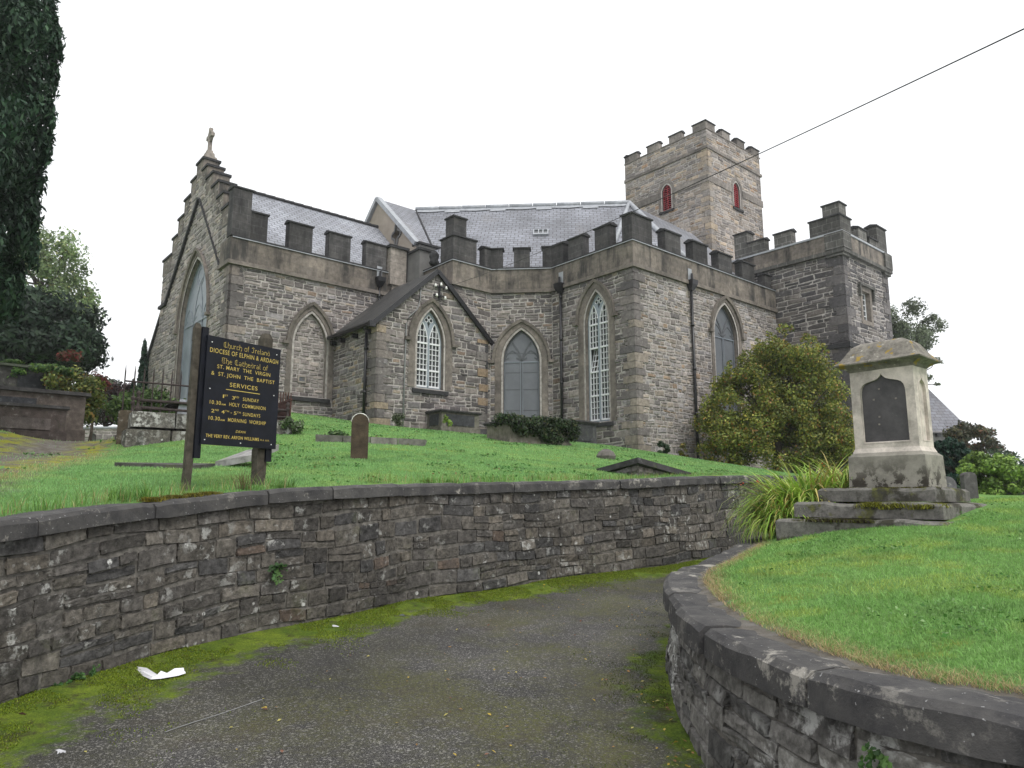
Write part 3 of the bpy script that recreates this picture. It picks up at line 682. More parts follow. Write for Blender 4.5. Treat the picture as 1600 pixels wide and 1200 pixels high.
def band(name, pts, d0, d1, z0, z1, mat, parent=None, slope=0.0, g=None, mi=0):
    own = g is None; g = g or G(); A, B = offset(pts, d0), offset(pts, d1)
    for i in range(len(pts) - 1):
        g.hexa([W(*A[i], z0), W(*B[i], z0), W(*B[i + 1], z0), W(*A[i + 1], z0), W(*A[i], z1), W(*B[i], z1 - slope), W(*B[i + 1], z1 - slope), W(*A[i + 1], z1)][0:8], mi)
    return g.build(name, M[mat], parent or CH) if own else g
def merlon(pts, z0, z1, parent, mat='black_stone', th=.36, cap=True, dout=0.0):
    g = G(); band('', pts, dout, dout - th, z0, z1 - .09, mat, g=g)
    if cap:
        # weathered cap with a low ridge
        ext = [list(p) for p in pts]
        for a, b in ((0, 1), (-1, -2)):
            dx, dy = pts[a][0] - pts[b][0], pts[a][1] - pts[b][1]; l = math.hypot(dx, dy); ext[a] = [pts[a][0] + dx / l * .05, pts[a][1] + dy / l * .05]
        A, B, Cc = offset(ext, dout + .05), offset(ext, dout - th - .05), offset(ext, dout - th / 2)
        for i in range(len(ext) - 1):
            g.hexa([W(*A[i], z1 - .09), W(*B[i], z1 - .09), W(*B[i + 1], z1 - .09), W(*A[i + 1], z1 - .09), W(*A[i], z1 - .03), W(*B[i], z1 - .03), W(*B[i + 1], z1 - .03), W(*A[i + 1], z1 - .03)], 1)
            for X, Y in ((A, Cc), (Cc, B)):
                g.face([W(*X[i], z1 - (.03 if X is not Cc else -.05)), W(*X[i + 1], z1 - (.03 if X is not Cc else -.05)), W(*Y[i + 1], z1 - (.03 if Y is not Cc else -.05)), W(*Y[i], z1 - (.03 if Y is not Cc else -.05))], 1)
        for i in (0, len(ext) - 1): g.face([W(*A[i], z1 - .03), W(*Cc[i], z1 + .05), W(*B[i], z1 - .03)], 1)
    t_ = random.uniform(.72, 1.3); g.c = [(t_, t_, t_)] * len(g.v); g.v = [(x + random.uniform(-.012, .012), y + random.uniform(-.012, .012), z + (random.uniform(-.015, .015) if z > z0 + .1 else 0)) for x, y, z in g.v] if False else g.v
    return g.build('merlon', [M[mat], M['coping_dark']], parent)
def quoins(name, p, ea, eb, z0, z1, mat, parent, long=.55, short=.3, hgt=(.24, .36), seed=1, proud=.035, pal=((.19, .175, .155), (.15, .14, .128), (.23, .205, .165), (.11, .105, .1))):
    """corner stones at p; ea, eb unit directions running away from the corner along the two faces"""
    rnd = random.Random(seed); g = G(); z = z0; k = 0
    while z < z1 - .1:
        h = min(rnd.uniform(*hgt), z1 - z); la, lb = (long, short) if k % 2 else (short, long); la *= rnd.uniform(.85, 1.2); lb *= rnd.uniform(.85, 1.2)
        o = (p[0] - (ea[0] + eb[0]) * proud, p[1] - (ea[1] + eb[1]) * proud); q = rnd.uniform(-.006, .006)
        c = rnd.choice(pal); c = (c[0] * 1.04, c[1] * 1.005, c[2] * 1.07); j = .01; q3 = [(o[0], o[1]), (o[0] + ea[0] * la, o[1] + ea[1] * la), (o[0] + ea[0] * la + eb[0] * lb, o[1] + ea[1] * la + eb[1] * lb), (o[0] + eb[0] * lb, o[1] + eb[1] * lb)]
        # L shaped in effect: a short return each way, buried in the wall behind
        for dims in (((la), proud + .06), (proud + .06, lb)):
            A_, B_ = dims; v = [(o[0] + ea[0] * x + eb[0] * y, o[1] + ea[1] * x + eb[1] * y) for x, y in ((0, 0), (A_, 0), (A_, B_), (0, B_))]
            if A_ > B_: v = [(o[0] + ea[0] * x + eb[0] * y, o[1] + ea[1] * x + eb[1] * y) for x, y in ((.004, .0), (A_, 0), (A_, B_), (.004, B_))]
            g.hexa([W(*x, z + j) for x in v] + [W(*x, z + h - j) for x in v], 0, c)
        z += h; k += 1
    return g.build(name, M[mat], parent)
ZS, ZP = 10.14, 11.12      # string course and crenel level
# --- aisle: five wall faces
gw = CH
wB = Wall((-3.72, 6.07), (-1.79, 6.07)); wC = Wall((-3.72, 9.22), (-3.72, 6.07)); wD = Wall((-1.79, 6.07), (0, 4.28)); wL = Wall((0, 4.28), (0, 0)); wA = Wall((0, 0), (10.04, 0))
cD = wD.P.L / 2; cL = 4.28 - 1.87; cA = 5.9
wD.hole(.74, 4.6, 7.2, 8.5, cD); wL.hole(.58, 4.5, 8.3, 9.55, cL); wA.hole(.84, 4.5, 8.3, 9.7, cA)
wB.make('wall', [(0, 3.9), (wB.P.L, 3.9), (wB.P.L, ZS), (0, ZS)], seed=2); wC.make('wall', [(0, 4), (wC.P.L, 4), (wC.P.L, ZS), (0, ZS)], seed=3)
wD.make('wall', [(0, 3.5), (wD.P.L, 3.5), (wD.P.L, ZS), (0, ZS)], seed=4); wL.make('wall', [(0, 2.8), (wL.P.L, 2.8), (wL.P.L, ZS), (0, ZS)], seed=5, row=(.1, .3), wid=(.2, .62))
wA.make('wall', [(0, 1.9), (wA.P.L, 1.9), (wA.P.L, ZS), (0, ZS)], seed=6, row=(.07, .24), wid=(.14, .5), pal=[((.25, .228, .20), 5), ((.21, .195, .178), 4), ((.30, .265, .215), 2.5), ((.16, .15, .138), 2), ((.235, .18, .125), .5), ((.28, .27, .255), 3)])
sw_ = window_surround(wD.P, cD, .74, 4.6, 7.2, 8.5, .24, hood=(1.2, 7.2, 8.93)); sheet_window(wD.P, cD, .74, 4.6, 7.2, 8.5, sw_, 2, 'sheet', (5.2, 6.05, 6.75, 7.55))
sw_ = window_surround(wL.P, cL, .58, 4.5, 8.3, 9.55, .26, hood=(1.0, 8.45, 10.04)); lattice_window(wL.P, cL, .58, 4.5, 8.3, 9.55, sw_, 16, (0, 4, 8, 12, 16), (8, 12))
sw_ = window_surround(wA.P, cA, .84, 4.5, 8.3, 9.7, .18, hood=(1.18, 8.42, 10.08)); sheet_window(wA.P, cA, .84, 4.5, 8.3, 9.7, sw_, 2, 'sheet', (), 'tracery_stone')
quoins('quoin_column', (0, 0), (1, 0), (0, 1), 2.5, ZS - .1, 'church_stone', CH, .62, .34, seed=4); quoins('quoin_column', (-3.72, 6.07), (1, 0), (0, 1), 9.0, ZS - .1, 'church_stone', CH, .5, .28, seed=5)
PM = [(-3.72, 9.22), (-3.72, 6.07), (-1.79, 6.07), (0, 4.28), (0, 0), (10.03, 0)]
pb = band('parapet', PM, .05, -.42, ZS, ZP - .06, 'ashlar'); band('string_course', PM, .13, -.1, ZS - .1, ZS + .05, 'dressing', pb, .05)
band('parapet_coping', PM, .09, -.46, ZP - .055, ZP + .02, 'coping_dark', pb); band('flashing', PM, .10, .085, ZP - .075, ZP - .045, 'lead', pb)
for pts, z1 in [([(-3.72, 6.95), (-3.72, 6.07), (-2.55, 6.07)], 12.2), ([(-2.12, 6.07), (-1.79, 6.07), (-1.45, 5.73)], 12.05), ([(-1.11, 5.39), (-.65, 4.93)], 12.05), ([(-.27, 4.55), (0, 4.28), (0, 3.63)], 12.08),
                ([(0, 3.3), (0, 2.5)], 12.08), ([(0, 1.86), (0, 1.08)], 12.1), ([(0, .48), (0, 0), (1.18, 0)], 12.22), ([(1.98, 0), (2.97, 0)], 12.05), ([(3.8, 0), (4.8, 0)], 12.05), ([(5.6, 0), (6.6, 0)], 12.0), ([(7.4, 0), (8.4, 0)], 12.0), ([(9.25, 0), (9.8, 0)], 11.8)]:
    merlon(pts, ZP + .02, z1, pb)
merlon([(-3.72, 6.62), (-3.72, 6.07), (-3.08, 6.07)], 12.12, 13.0, pb, th=.55)
# --- chancel
gE = Wall((-11.33, 18.3), (-11.33, 9.22)); wS = Wall((-11.33, 9.22), (-3.72, 9.22)); sE = lambda v: 18.3 - v
wS.hole(.66, 5.5, 7.5, 8.75, 11.33 - 8.12, .2); gE.hole(1.75, 4.6, 8.7, 11.3, sE(13.25), .12)
ST = [(.42, 15.75), (1.05, 15.2), (1.85, 14.6), (2.6, 13.95), (3.3, 13.25), (4.6, 12.55)]
mid = 13.72; out_ = [(0, 3.6), (9.08, 3.6), (9.08, 11.1), (8.9, 11.1), (8.9, ST[5][1] - .2)]
for i in range(5, 0, -1): out_ += [(sE(mid) + ST[i - 1][0], ST[i][1] - .2), (sE(mid) + ST[i - 1][0], ST[i - 1][1] - .2)]
out_ += [(sE(mid) - ST[0][0], ST[0][1] - .2)]
for i in range(1, 6): out_ += [(sE(mid) - ST[i - 1][0], ST[i][1] - .2)] + ([(sE(mid) - ST[i][0], ST[i][1] - .2)] if i < 5 else [(0, ST[5][1] - .2)])
geo = gE.make('gable_wall', out_, seed=9, row=(.12, .28), wid=(.2, .6), thick=.6, pal=[((.26, .24, .215), 5), ((.21, .198, .18), 4), ((.31, .275, .23), 3), ((.165, .155, .145), 2), ((.35, .32, .28), 1)])
so_ = wS.make('wall', [(0, 4), (wS.P.L, 4), (wS.P.L, ZS), (0, ZS)], seed=10)
g = G(); c_ = G()
for i, (hw, z) in enumerate(ST):
    inner = 0 if i == 0 else ST[i - 1][0]; segs = [(-hw, hw)] if i == 0 else [(-hw, -inner), (inner, hw)]
    for a, b in segs:
        a, b = mid - b, mid - a
        if i == 5 and a < 10: a = 9.75
        zb = (ST[i + 1][1] if i < 5 else 11.3) - .2
        for gg, e, z0, z1, mi in ((g, .02, max(zb, z - .8), z - .1, 0), (c_ := G(), .07, z - .1, z, 0)):
            gg.hexa([W(u, v, zz) for zz in (z0, z1) for u, v in ((-11.33 - e, a - e), (-10.72 + e, a - e), (-10.72 + e, b + e), (-11.33 - e, b + e))])
        c_.build('step_coping', M['coping_dark'], geo)
g.build('step_block', M['ashlar'], geo)
g = G()
PE = gE.P
bar(g, PE, (sE(13.4), 13.9), (sE(10.3), 10.25), .06, 0.0, .07)
for a, b in (((sE(13.45), 13.95), (sE(17.3), 10.25)), ((sE(17.25), 10.25), (sE(18.3), 10.25))): bar(g, PE, a, b, .13, 0.0, .12)
g.build('string_course', M['coping_dark'], geo)
g = G()   # stone cross on its base
for z0, z1, r in ((15.75, 15.95, .36), (15.95, 16.15, .24), (16.15, 16.28, .16)): g.box(W(-11.02, mid, z0), (r * 1.6, r * 1.6, z1 - z0), 0, AL, (1, 1, 1), .85)
Pc = plane_mapper((-11.02, mid + 1), (-11.02, mid - 1))
bar(g, Pc, (1, 16.2), (1, 17.3), .15, -.07, .07); bar(g, Pc, (.66, 16.92), (1.34, 16.92), .15, -.072, .072)
for q in (circle(1, 16.92, .24, 16),):
    for i in range(16): bar(g, Pc, q[i], q[(i + 1) % 16], .07, -.05, .05)
g.build('cross', M['ashlar_pale'], CH)
e_ = window_surround(gE.P, sE(13.25), 1.75, 4.6, 8.7, 11.3, .1, hood=(2.05, 8.6, 11.75)); sheet_window(gE.P, sE(13.25), 1.75, 4.6, 8.7, 11.3, e_, 3, 'sheet_pale', (), 'sheet_pale')
b_ = window_surround(wS.P, 11.33 - 8.12, .66, 5.5, 7.5, 8.75, .2, hood=(1.0, 7.5, 9.2), name='blind_window')
g = G(); Pb = wS.P; face_holes(g, lambda s, z, d=0: Pb(s, z, d - .16), ccw(opening(.66, 5.5, 7.5, 8.75, 3.21)), [], 0, 1)
rubble(g, lambda s, z, d: Pb(s, z, d - .16), opening(.66, 5.5, 7.5, 8.75, 3.21), [], row=(.12, .22), wid=(.18, .4), seed=33, pal=[((.27, .25, .225), 4), ((.22, .20, .18), 3), ((.32, .29, .25), 2)])
g.build('infill', [M['church_stone'], M['mortar']], b_)
g = G(); plate(g, Pb, [(2.8, 6.02), (3.14, 6.02), (3.14, 6.3), (2.8, 6.3)], [[(2.86, 6.08), (3.08, 6.08), (3.08, 6.24), (2.86, 6.24)]], -.2, -.1); g.quad(Pb(2.86, 6.08, -.125), Pb(3.08, 6.08, -.125), Pb(3.08, 6.24, -.125), Pb(2.86, 6.24, -.125), 1); g.build('air_vent', [M['ashlar_pale'], M['sheet']], b_)
quoins('quoin_column', (-11.33, 9.22), (1, 0), (0, 1), 4.3, ZS - .1, 'church_stone', CH, .6, .35, seed=14, pal=((.20, .185, .165), (.17, .158, .144), (.235, .21, .175), (.13, .123, .113)))
PC = [(-11.33, 10.28), (-11.33, 9.22), (-4.35, 9.22)]
pc = band('parapet', PC, .05, -.42, ZS, ZP - .06, 'ashlar'); band('string_course', PC, .13, -.1, ZS - .1, ZS + .05, 'dressing', pc, .05)
band('parapet_coping', PC[1:], .09, -.46, ZP - .055, ZP + .02, 'coping_dark', pc); band('flashing', PC[1:], .10, .085, ZP - .075, ZP - .045, 'lead', pc)
merlon([(-11.38, 9.22), (-10.7, 9.22)], ZP + .02, 13.05, pc, th=.5, dout=.05); merlon([(-10.69, 9.22), (-10.05, 9.22)], ZP + .02, 12.28, pc)
for a, b in ((-9.2, -8.25), (-7.54, -6.6), (-5.88, -4.92)): merlon([(a, 9.22), (b, 9.22)], ZP + .02, 12.28, pc)
# pier block and rendered walls in the angle behind the porch
g = G()
g.hexa([W(u, v, z) for z in (10.55, 12.15) for u, v in ((-4.86, 8.98), (-4.08, 8.98), (-4.08, 9.5), (-4.86, 9.5))]); g.hexa([W(u, v, z) for z in (10.3, 10.55) for u, v in ((-4.7, 9.08), (-4.2, 9.08), (-4.2, 9.5), (-4.7, 9.5))])
pr = g.build('pier', M['ashlar_pale'], CH)
g = G(); g.hexa([W(u, v, z) for z in (12.15, 12.27) for u, v in ((-4.93, 8.9), (-3.98, 8.9), (-3.98, 9.56), (-4.93, 9.56))]); g.build('pier_cap', M['coping_dark'], pr)
g = G(); g.hexa([W(u, v, z) for z in (9.9, 12.0) for u, v in ((-3.99, 8.1), (-3.3, 8.1), (-3.3, 9.3), (-3.99, 9.3))], 0); g.hexa([W(u, v, z) for z in (12.0, 12.1) for u, v in ((-4.05, 8.02), (-3.2, 8.02), (-3.2, 9.3), (-4.05, 9.3))], 1)
g.hexa([W(u, v, z) for z in (11.0, 13.05) for u, v in ((-2.83, 9.95), (0.6, 9.95), (0.6, 10.4), (-2.83, 10.4))], 0); g.hexa([W(u, v, z) for z in (13.05, 13.15) for u, v in ((-2.9, 9.85), (0.6, 9.85), (0.6, 10.45), (-2.9, 10.45))], 1)
g.build('angle_wall', [M['render_grey'], M['coping_dark']], CH)
# carved head stop on the parapet of the return wall
g = G(); g.lathe(W(-3.8, 7.3, 11.15), [(.16, 0), (.22, .1), (.16, .22), (.2, .34), (.2, .46), (.12, .56), (.02, .6)], 10); g.build('carved_head', M['coping_dark'], CH, True)
# --- porch
pf = Wall((-7.13, 5.92), (-2.1, 5.92)); ps = Wall((-7.13, 9.22), (-7.13, 5.92)); cP = 7.13 - 4.82
pf.hole(.6, 5.74, 7.5, 8.8, cP); ap = 2.515
pf.make('porch_wall', [(0, 3.6), (5.03, 3.6), (5.03, 8.0), (ap, 10.32), (0, 8.0)], seed=21, row=(.1, .3), wid=(.2, .65), pal=PAL_CHURCH + [((.13, .122, .112), 5)])
ps.make('porch_wall', [(0, 3.9), (3.3, 3.9), (3.3, 8.0), (0, 8.0)], seed=22, pal=PAL_CHURCH + [((.30, .25, .17), 4)])
sw_ = window_surround(pf.P, cP, .6, 5.74, 7.5, 8.8, .3, hood=(1.04, 7.55, 9.24)); lattice_window(pf.P, cP, .6, 5.74, 7.5, 8.8, sw_, 8, (0, 3, 8), None)
quoins('quoin_column', (-7.13, 5.92), (1, 0), (0, 1), 3.9, 8.0, 'church_stone', CH, .6, .34, seed=24, pal=((.13, .122, .112), (.19, .172, .148), (.28, .235, .165), (.16, .15, .135)))
quoins('quoin_column', (-2.1, 5.92), (-1, 0), (0, 1), 3.8, 8.0, 'church_stone', CH, .5, .12, seed=25, pal=((.11, .105, .10), (.16, .15, .135), (.075, .074, .073), (.26, .20, .13)))
sl = (10.4 - 8.02) / 2.6
def roof_slab(g, a, b, c, d, th, mat=0, under=1):
    """a,b eave; c,d ridge (u,v,z); UV x along eave, y up the slope"""
    A, B, C_, D = (Vector(W(*p)) for p in (a, b, c, d)); ex = (B - A).normalized(); n = ex.cross(D - A).normalized(); ey = n.cross(ex)
    uv = [((p - A).dot(ex), (p - A).dot(ey)) for p in (A, B, C_, D)]
    g.add([A, B, C_, D], [(0, 1, 2, 3)], mat, (1, 1, 1), uv); q = [p - n * th for p in (A, B, C_, D)]
    g.quad(q[3], q[2], q[1], q[0], under)
    for i in range(4): P4 = (A, B, C_, D); j = (i + 1) % 4; g.quad(q[i], q[j], P4[j], P4[i], under)
g = G(); cu = -4.615
roof_slab(g, (cu - 2.75, 9.2, 10.42 - 2.75 * sl), (cu - 2.75, 5.78, 10.42 - 2.75 * sl), (cu, 5.78, 10.42), (cu, 9.2, 10.42), .09)
roof_slab(g, (cu + 2.7, 5.78, 10.42 - 2.7 * sl), (cu + 2.7, 6.04, 10.42 - 2.7 * sl), (cu, 6.04, 10.42), (cu, 5.78, 10.42), .09)
roof_slab(g, (cu + .88, 6.04, 10.42 - .88 * sl), (cu + .88, 9.2, 10.42 - .88 * sl), (cu, 9.2, 10.42), (cu, 6.04, 10.42), .09)
rf = g.build('porch_roof', [M['slate_dark'], M['iron']], CH)
g = G()
for sg, w_ in ((-1, 2.78), (1, 2.74)):
    bar(g, pf.P, (ap, 10.36), (ap + sg * w_, 10.36 - w_ * sl), .17, .06, .15)
g.build('bargeboard', M['iron'], rf)
g = G(); g.tube([W(-7.45, 9.15, 7.86), W(-7.45, 5.85, 7.86)], .075, 8); g.hexa([W(u, v, z) for z in (7.7, 7.9) for u, v in ((-7.55, 5.7), (-7.3, 5.7), (-7.3, 5.85), (-7.55, 5.85))])
for v in (6.3, 7.3, 8.3, 9.0): g.hexa([W(u, v + dv, z) for z in (7.58, 7.74) for u, dv in ((-7.36, 0), (-7.1, 0), (-7.1, .12), (-7.36, .12))])
g.build('gutter', M['iron'], rf)
# insulators and bracket on the porch gable
br = G(); zi = 9.75; si = 7.13 - 4.5
bar(br, pf.P, (si - .28, zi), (si + .26, zi), .05, .05, .12); bar(br, pf.P, (si - .28, zi - .35), (si + .26, zi - .35), .04, .05, .12); bar(br, pf.P, (si, zi - .5), (si, zi + .1), .05, .03, .1)
bk = br.build('cable_bracket', M['iron'], CH)
for x, z in ((-.26, 0), (.0, .08), (.24, -.02), (-.2, -.38), (.2, -.42)):
    g = G(); q = pf.P(si + x, zi + z, .17); g.lathe((q[0], q[1], q[2] - .06), [(.02, 0), (.05, .02), (.05, .06), (.03, .07), (.045, .1), (.02, .13)], 8); g.build('insulator', M['insulator'], bk, True)
g = G(); q = pf.P
g.tube([q(1.78, 9.55, .05), q(1.76, 9.1, .05), q(1.66, 8.7, .05), q(1.3, 8.35, .05), q(1.18, 8.05, .05), q(1.16, 6.5, .05), q(1.14, 4.0, .05)], .028, 6); g.build('conduit', M['grey_pipe'], CH, True)
# --- rainwater pipes
def downpipe(P, s, z0, z1, off=.1, r=.055):
    g = G(); g.tube([P(s, z0, off), P(s, z1 - .35, off)], r, 10)
    for z in np.arange(z0 + .9, z1 - .5, 1.75): g.tube([P(s, z, off), P(s, z + .1, off)], r * 1.35, 10)
    o = g.build('downpipe', M['iron'], CH, True)
    h = G(); hs = [(s - .17, .02), (s + .17, .02), (s + .17, .3), (s - .17, .3)]; lo = [(s - .08, .03), (s + .08, .03), (s + .08, .17), (s - .08, .17)]
    h.hexa([P(x, z1 - .4, d) for x, d in lo] + [P(x, z1 - .18, d) for x, d in hs]); h.hexa([P(x, z1 - .18, d) for x, d in hs] + [P(x, z1, d) for x, d in [(s - .19, .02), (s + .19, .02), (s + .19, .32), (s - .19, .32)]])
    h.tube([P(s, z1 - .02, .16), P(s, z1 + .28, .16)], .05, 8); h.hexa([P(x, zz, d) for zz in (z1 + .02, z1 + .5) for x, d in ((s - .12, .06), (s + .12, .06), (s + .12, .075), (s - .12, .075))], 1)
    h.build('rainwater_head', [M['iron'], M['lead']], o)
downpipe(wL.P, 4.28 - 3.68, 3.5, 10.25); downpipe(wA.P, 3.42, 2.2, 10.2); downpipe(wS.P, 11.33 - 5.27, 9.0, 10.75, .1, .05)
g = G(); g.tube([W(-7.24, 6.5, 7.75), W(-7.24, 6.5, 4.3)], .055, 10)
for z in (5.4, 7.0): g.tube([W(-7.24, 6.5, z), W(-7.24, 6.5, z + .1)], .075, 10)
g.tube([W(-7.4, 6.5, 7.85), W(-7.24, 6.5, 7.7)], .06, 8); g.tube([W(-7.24, 6.5, 4.35), W(-7.3, 6.1, 4.15)], .07, 8); g.build('downpipe', M['iron'], CH, True)
# --- corner block at the west end
tL = Wall((10.04, 3.0), (10.04, -3.16)); tR = Wall((10.04, -3.16), (14.65, -3.16)); tX = Wall((14.65, -3.16), (14.65, 3.0))
tcx = 12.1 - 10.04
for P_, z0 in ((tR, 9.4),): P_.holes.append([(tcx - .38, z0), (tcx + .38, z0), (tcx + .38, 10.72), (tcx - .38, 10.72)]); P_.big.append([(tcx - .6, z0 - .2), (tcx + .6, z0 - .2), (tcx + .6, 11.0), (tcx - .6, 11.0)])
kw = dict(row=(.12, .3), wid=(.25, .8))
tlo = tL.make('turret_wall', [(0, 1.9), (6.16, 1.9), (6.16, 12.2), (0, 12.2)], seed=41, pal=PAL_DARK, **kw); tR.make('turret_wall', [(0, 1.9), (4.61, 1.9), (4.61, 12.2), (0, 12.2)], seed=42, pal=PAL_DARK + [((.20, .19, .175), 7)], **kw)
tX.make('turret_wall', [(0, 1.9), (6.16, 1.9), (6.16, 12.2), (0, 12.2)], seed=43, pal=PAL_DARK, **kw)
qp = ((.10, .097, .094), (.125, .12, .113), (.085, .083, .081), (.145, .138, .128))
quoins('quoin_column', (10.04, -3.16), (1, 0), (0, 1), 2.0, 12.15, 'church_stone', CH, .8, .42, (.3, .5), 44, .03, qp); quoins('quoin_column', (14.65, -3.16), (-1, 0), (0, 1), 2.0, 12.15, 'church_stone', CH, .6, .3, (.25, .4), 45, .03, qp)
PT = [(10.04, 3.0), (10.04, -3.16), (14.65, -3.16), (14.65, 3.0)]
pt = band('parapet', PT, .13, -.42, 12.2, 12.95, 'ashlar'); band('string_course', PT, .2, -.1, 12.08, 12.24, 'grey_block', pt, .06); band('parapet_coping', PT, .18, -.5, 12.95, 13.03, 'lead', pt)
band('string_course', PT, .12, -.1, 7.95, 8.15, 'coping_dark', CH, .1)
g = G()
for p in ((10.04, -3.16), (14.65, -3.16)):
    sg = 1 if p[0] < 12 else -1
    g = G()
    for z0, z1, e in ((11.95, 12.25, .14), (12.25, 12.98, .22)): g.hexa([W(u, v, z) for z in (z0, z1) for u, v in ((p[0] - sg * e, p[1] - e), (p[0] + sg * .55, p[1] - e), (p[0] + sg * .55, p[1] + .6), (p[0] - sg * e, p[1] + .6))])
    g.build('corner_block', M['grey_block'], pt)
for pts, z1, th in [([(10.04, 1.87), (10.04, 1.18)], 14.35, .6), ([(10.04, 1.17), (10.04, .3)], 13.75, .4), ([(10.04, -.18), (10.04, -1.02)], 13.78, .4), ([(10.04, -1.87), (10.04, -3.16), (11.0, -3.16)], 13.85, .4),
                    ([(11.7, -3.16), (12.55, -3.16)], 13.7, .4), ([(12.85, -3.16), (13.7, -3.16)], 13.5, .4), ([(13.71, -3.16), (14.65, -3.16), (14.65, -2.1)], 14.3, .5), ([(14.65, -1.5), (14.65, -.4)], 13.75, .4), ([(14.65, .2), (14.65, 1.4)], 13.75, .4)]:
    merlon(pts, 13.03, z1, pt, 'grey_block', th, dout=.08)
merlon([(10.04, -2.5), (10.04, -3.16), (10.62, -3.16)], 13.8, 14.4, pt, 'grey_block', .62, dout=.08)
g = G(); P_ = tR.P
plate(g, P_, [(tcx - .58, 9.2), (tcx + .58, 9.2), (tcx + .58, 10.92), (tcx - .58, 10.92)], [[(tcx - .38, 9.4), (tcx + .38, 9.4), (tcx + .38, 10.72), (tcx - .38, 10.72)]], -.4, .035)
tw = g.build('turret_window', M['dressing'], CH)
g = G(); bar(g, P_, (tcx - .72, 10.98), (tcx + .72, 10.98), .12, .02, .14)
for sg in (-1, 1): bar(g, P_, (tcx + sg * .68, 10.92), (tcx + sg * .68, 10.4), .1, .02, .13)
g.build('hood_mould', M['grey_block'], tw)
g = G(); g.quad(P_(tcx - .4, 9.4, -.22), P_(tcx + .4, 9.4, -.22), P_(tcx + .4, 10.72, -.22), P_(tcx - .4, 10.72, -.22)); g.build('glass', M['glass'], tw)
g = G()
for x in (-.36, 0, .36): bar(g, P_, (tcx + x, 9.4), (tcx + x, 10.72), .06, -.21, -.17)
for z in np.linspace(9.43, 10.69, 6): bar(g, P_, (tcx - .38, z), (tcx + .38, z), .035, -.21, -.175)
g.build('frame', M['white_paint'], tw)
# --- tower
TU, TV, TS = 13.56, 5.5, 5.95; TUe, TVe = TU + 5.75, TV + 6.05
tw1 = Wall((TU, TVe), (TU, TV)); tw2 = Wall((TU, TV), (TUe, TV)); tw3 = Wall((TUe, TV), (TUe, TVe)); tw4 = Wall((TUe, TVe), (TU, TVe))
for w_, c in ((tw1, TVe - 8.4), (tw2, 16.5 - TU)): w_.hole(.33, 18.7, 19.85, 20.3, c, .14)
two = None
for k, w_ in enumerate((tw1, tw2, tw3, tw4)):
    o = w_.make('tower_wall', [(0, 6), (w_.P.L, 6), (w_.P.L, 22.75), (0, 22.75)], 'tower_stone', seed=51 + k, pal=PAL_TOWER, row=(.13, .3), wid=(.25, .7))
TP = [(TU, TVe), (TU, TV), (TUe, TV), (TUe, TVe), (TU, TVe)]
tb = band('string_course', TP, .09, -.1, 21.5, 21.66, 'ashlar_tower', CH, .05); [band('string_course', p_, .06, -.1, 19.5, 19.9, 'ashlar_tower', CH) for p_ in ([(TU, TVe), (TU, 8.95)], [(TU, 7.85), (TU, TV), (15.95, TV)], [(17.05, TV), (TUe, TV), (TUe, TVe), (TU, TVe)])]
tc_ = band('parapet_coping', TP, .05, -.5, 22.72, 22.78, 'ashlar_tower', CH)
quoins('quoin_column', (TU, TV), (1, 0), (0, 1), 12, 21.5, 'tower_stone', CH, .6, .35, (.25, .4), 58, .03, ((.33, .285, .215), (.28, .25, .2), (.37, .31, .22), (.25, .235, .205)))
for pts in ([(TU, TVe), (TU, 10.55)], [(TU, 9.75), (TU, 8.85)], [(TU, 8.08), (TU, 7.2)], [(TU, 6.4), (TU, TV), (14.5, TV)], [(15.25, TV), (16.05, TV)], [(16.85, TV), (17.65, TV)], [(18.45, TV), (TUe, TV), (TUe, 6.6)], [(TUe, 7.2), (TUe, 8.4)], [(TUe, 9), (TUe, 10.2)], [(TUe, 10.8), (TUe, TVe), (17.6, TVe)], [(17, TVe), (15.8, TVe)], [(15.2, TVe), (TU, TVe)]):
    merlon(pts, 22.78, 23.3, tc_, 'ashlar_tower', .34)
for w_, c in ((tw1, TVe - 8.4), (tw2, 16.5 - TU)):
    sw_ = window_surround(w_.P, c, .33, 18.7, 19.85, 20.3, .16, .2, None, 0, 'ashlar_tower', 'louvre_window')
    g = G()
    for z in np.arange(18.74, 20.2, .13):
        ww = .33 if z < 19.85 else .33 * max(0.1, 1 - ((z - 19.85) / .5) ** 1.5)
        g.hexa([w_.P(c + x, z + dz, d) for dz in (0, .03) for x, d, in ((-ww, -.09 ), (ww, -.09), (ww, -.2), (-ww, -.2))])
    for x in (-.3, 0, .3): bar(g, w_.P, (c + x, 18.7), (c + x, 20.15 if x == 0 else 19.85), .05, -.16, -.11)
    A_ = arch(.30, 19.85, 20.27, 6, c)
    for i in range(len(A_) - 1): bar(g, w_.P, A_[i], A_[i + 1], .05, -.16, -.11)
    g.build('louvre', M['red_louvre'], sw_)
    g = G(); face_holes(g, w_.P, ccw(opening(.33, 18.7, 19.85, 20.3, c)), [], -.3); g.build('backing', M['dark'], sw_)
g = G(); g.face([W(TU, TV, 22.5), W(TUe, TV, 22.5), W(TUe, TVe, 22.5), W(TU, TVe, 22.5)]); g.build('tower_roof', M['lead'], CH)
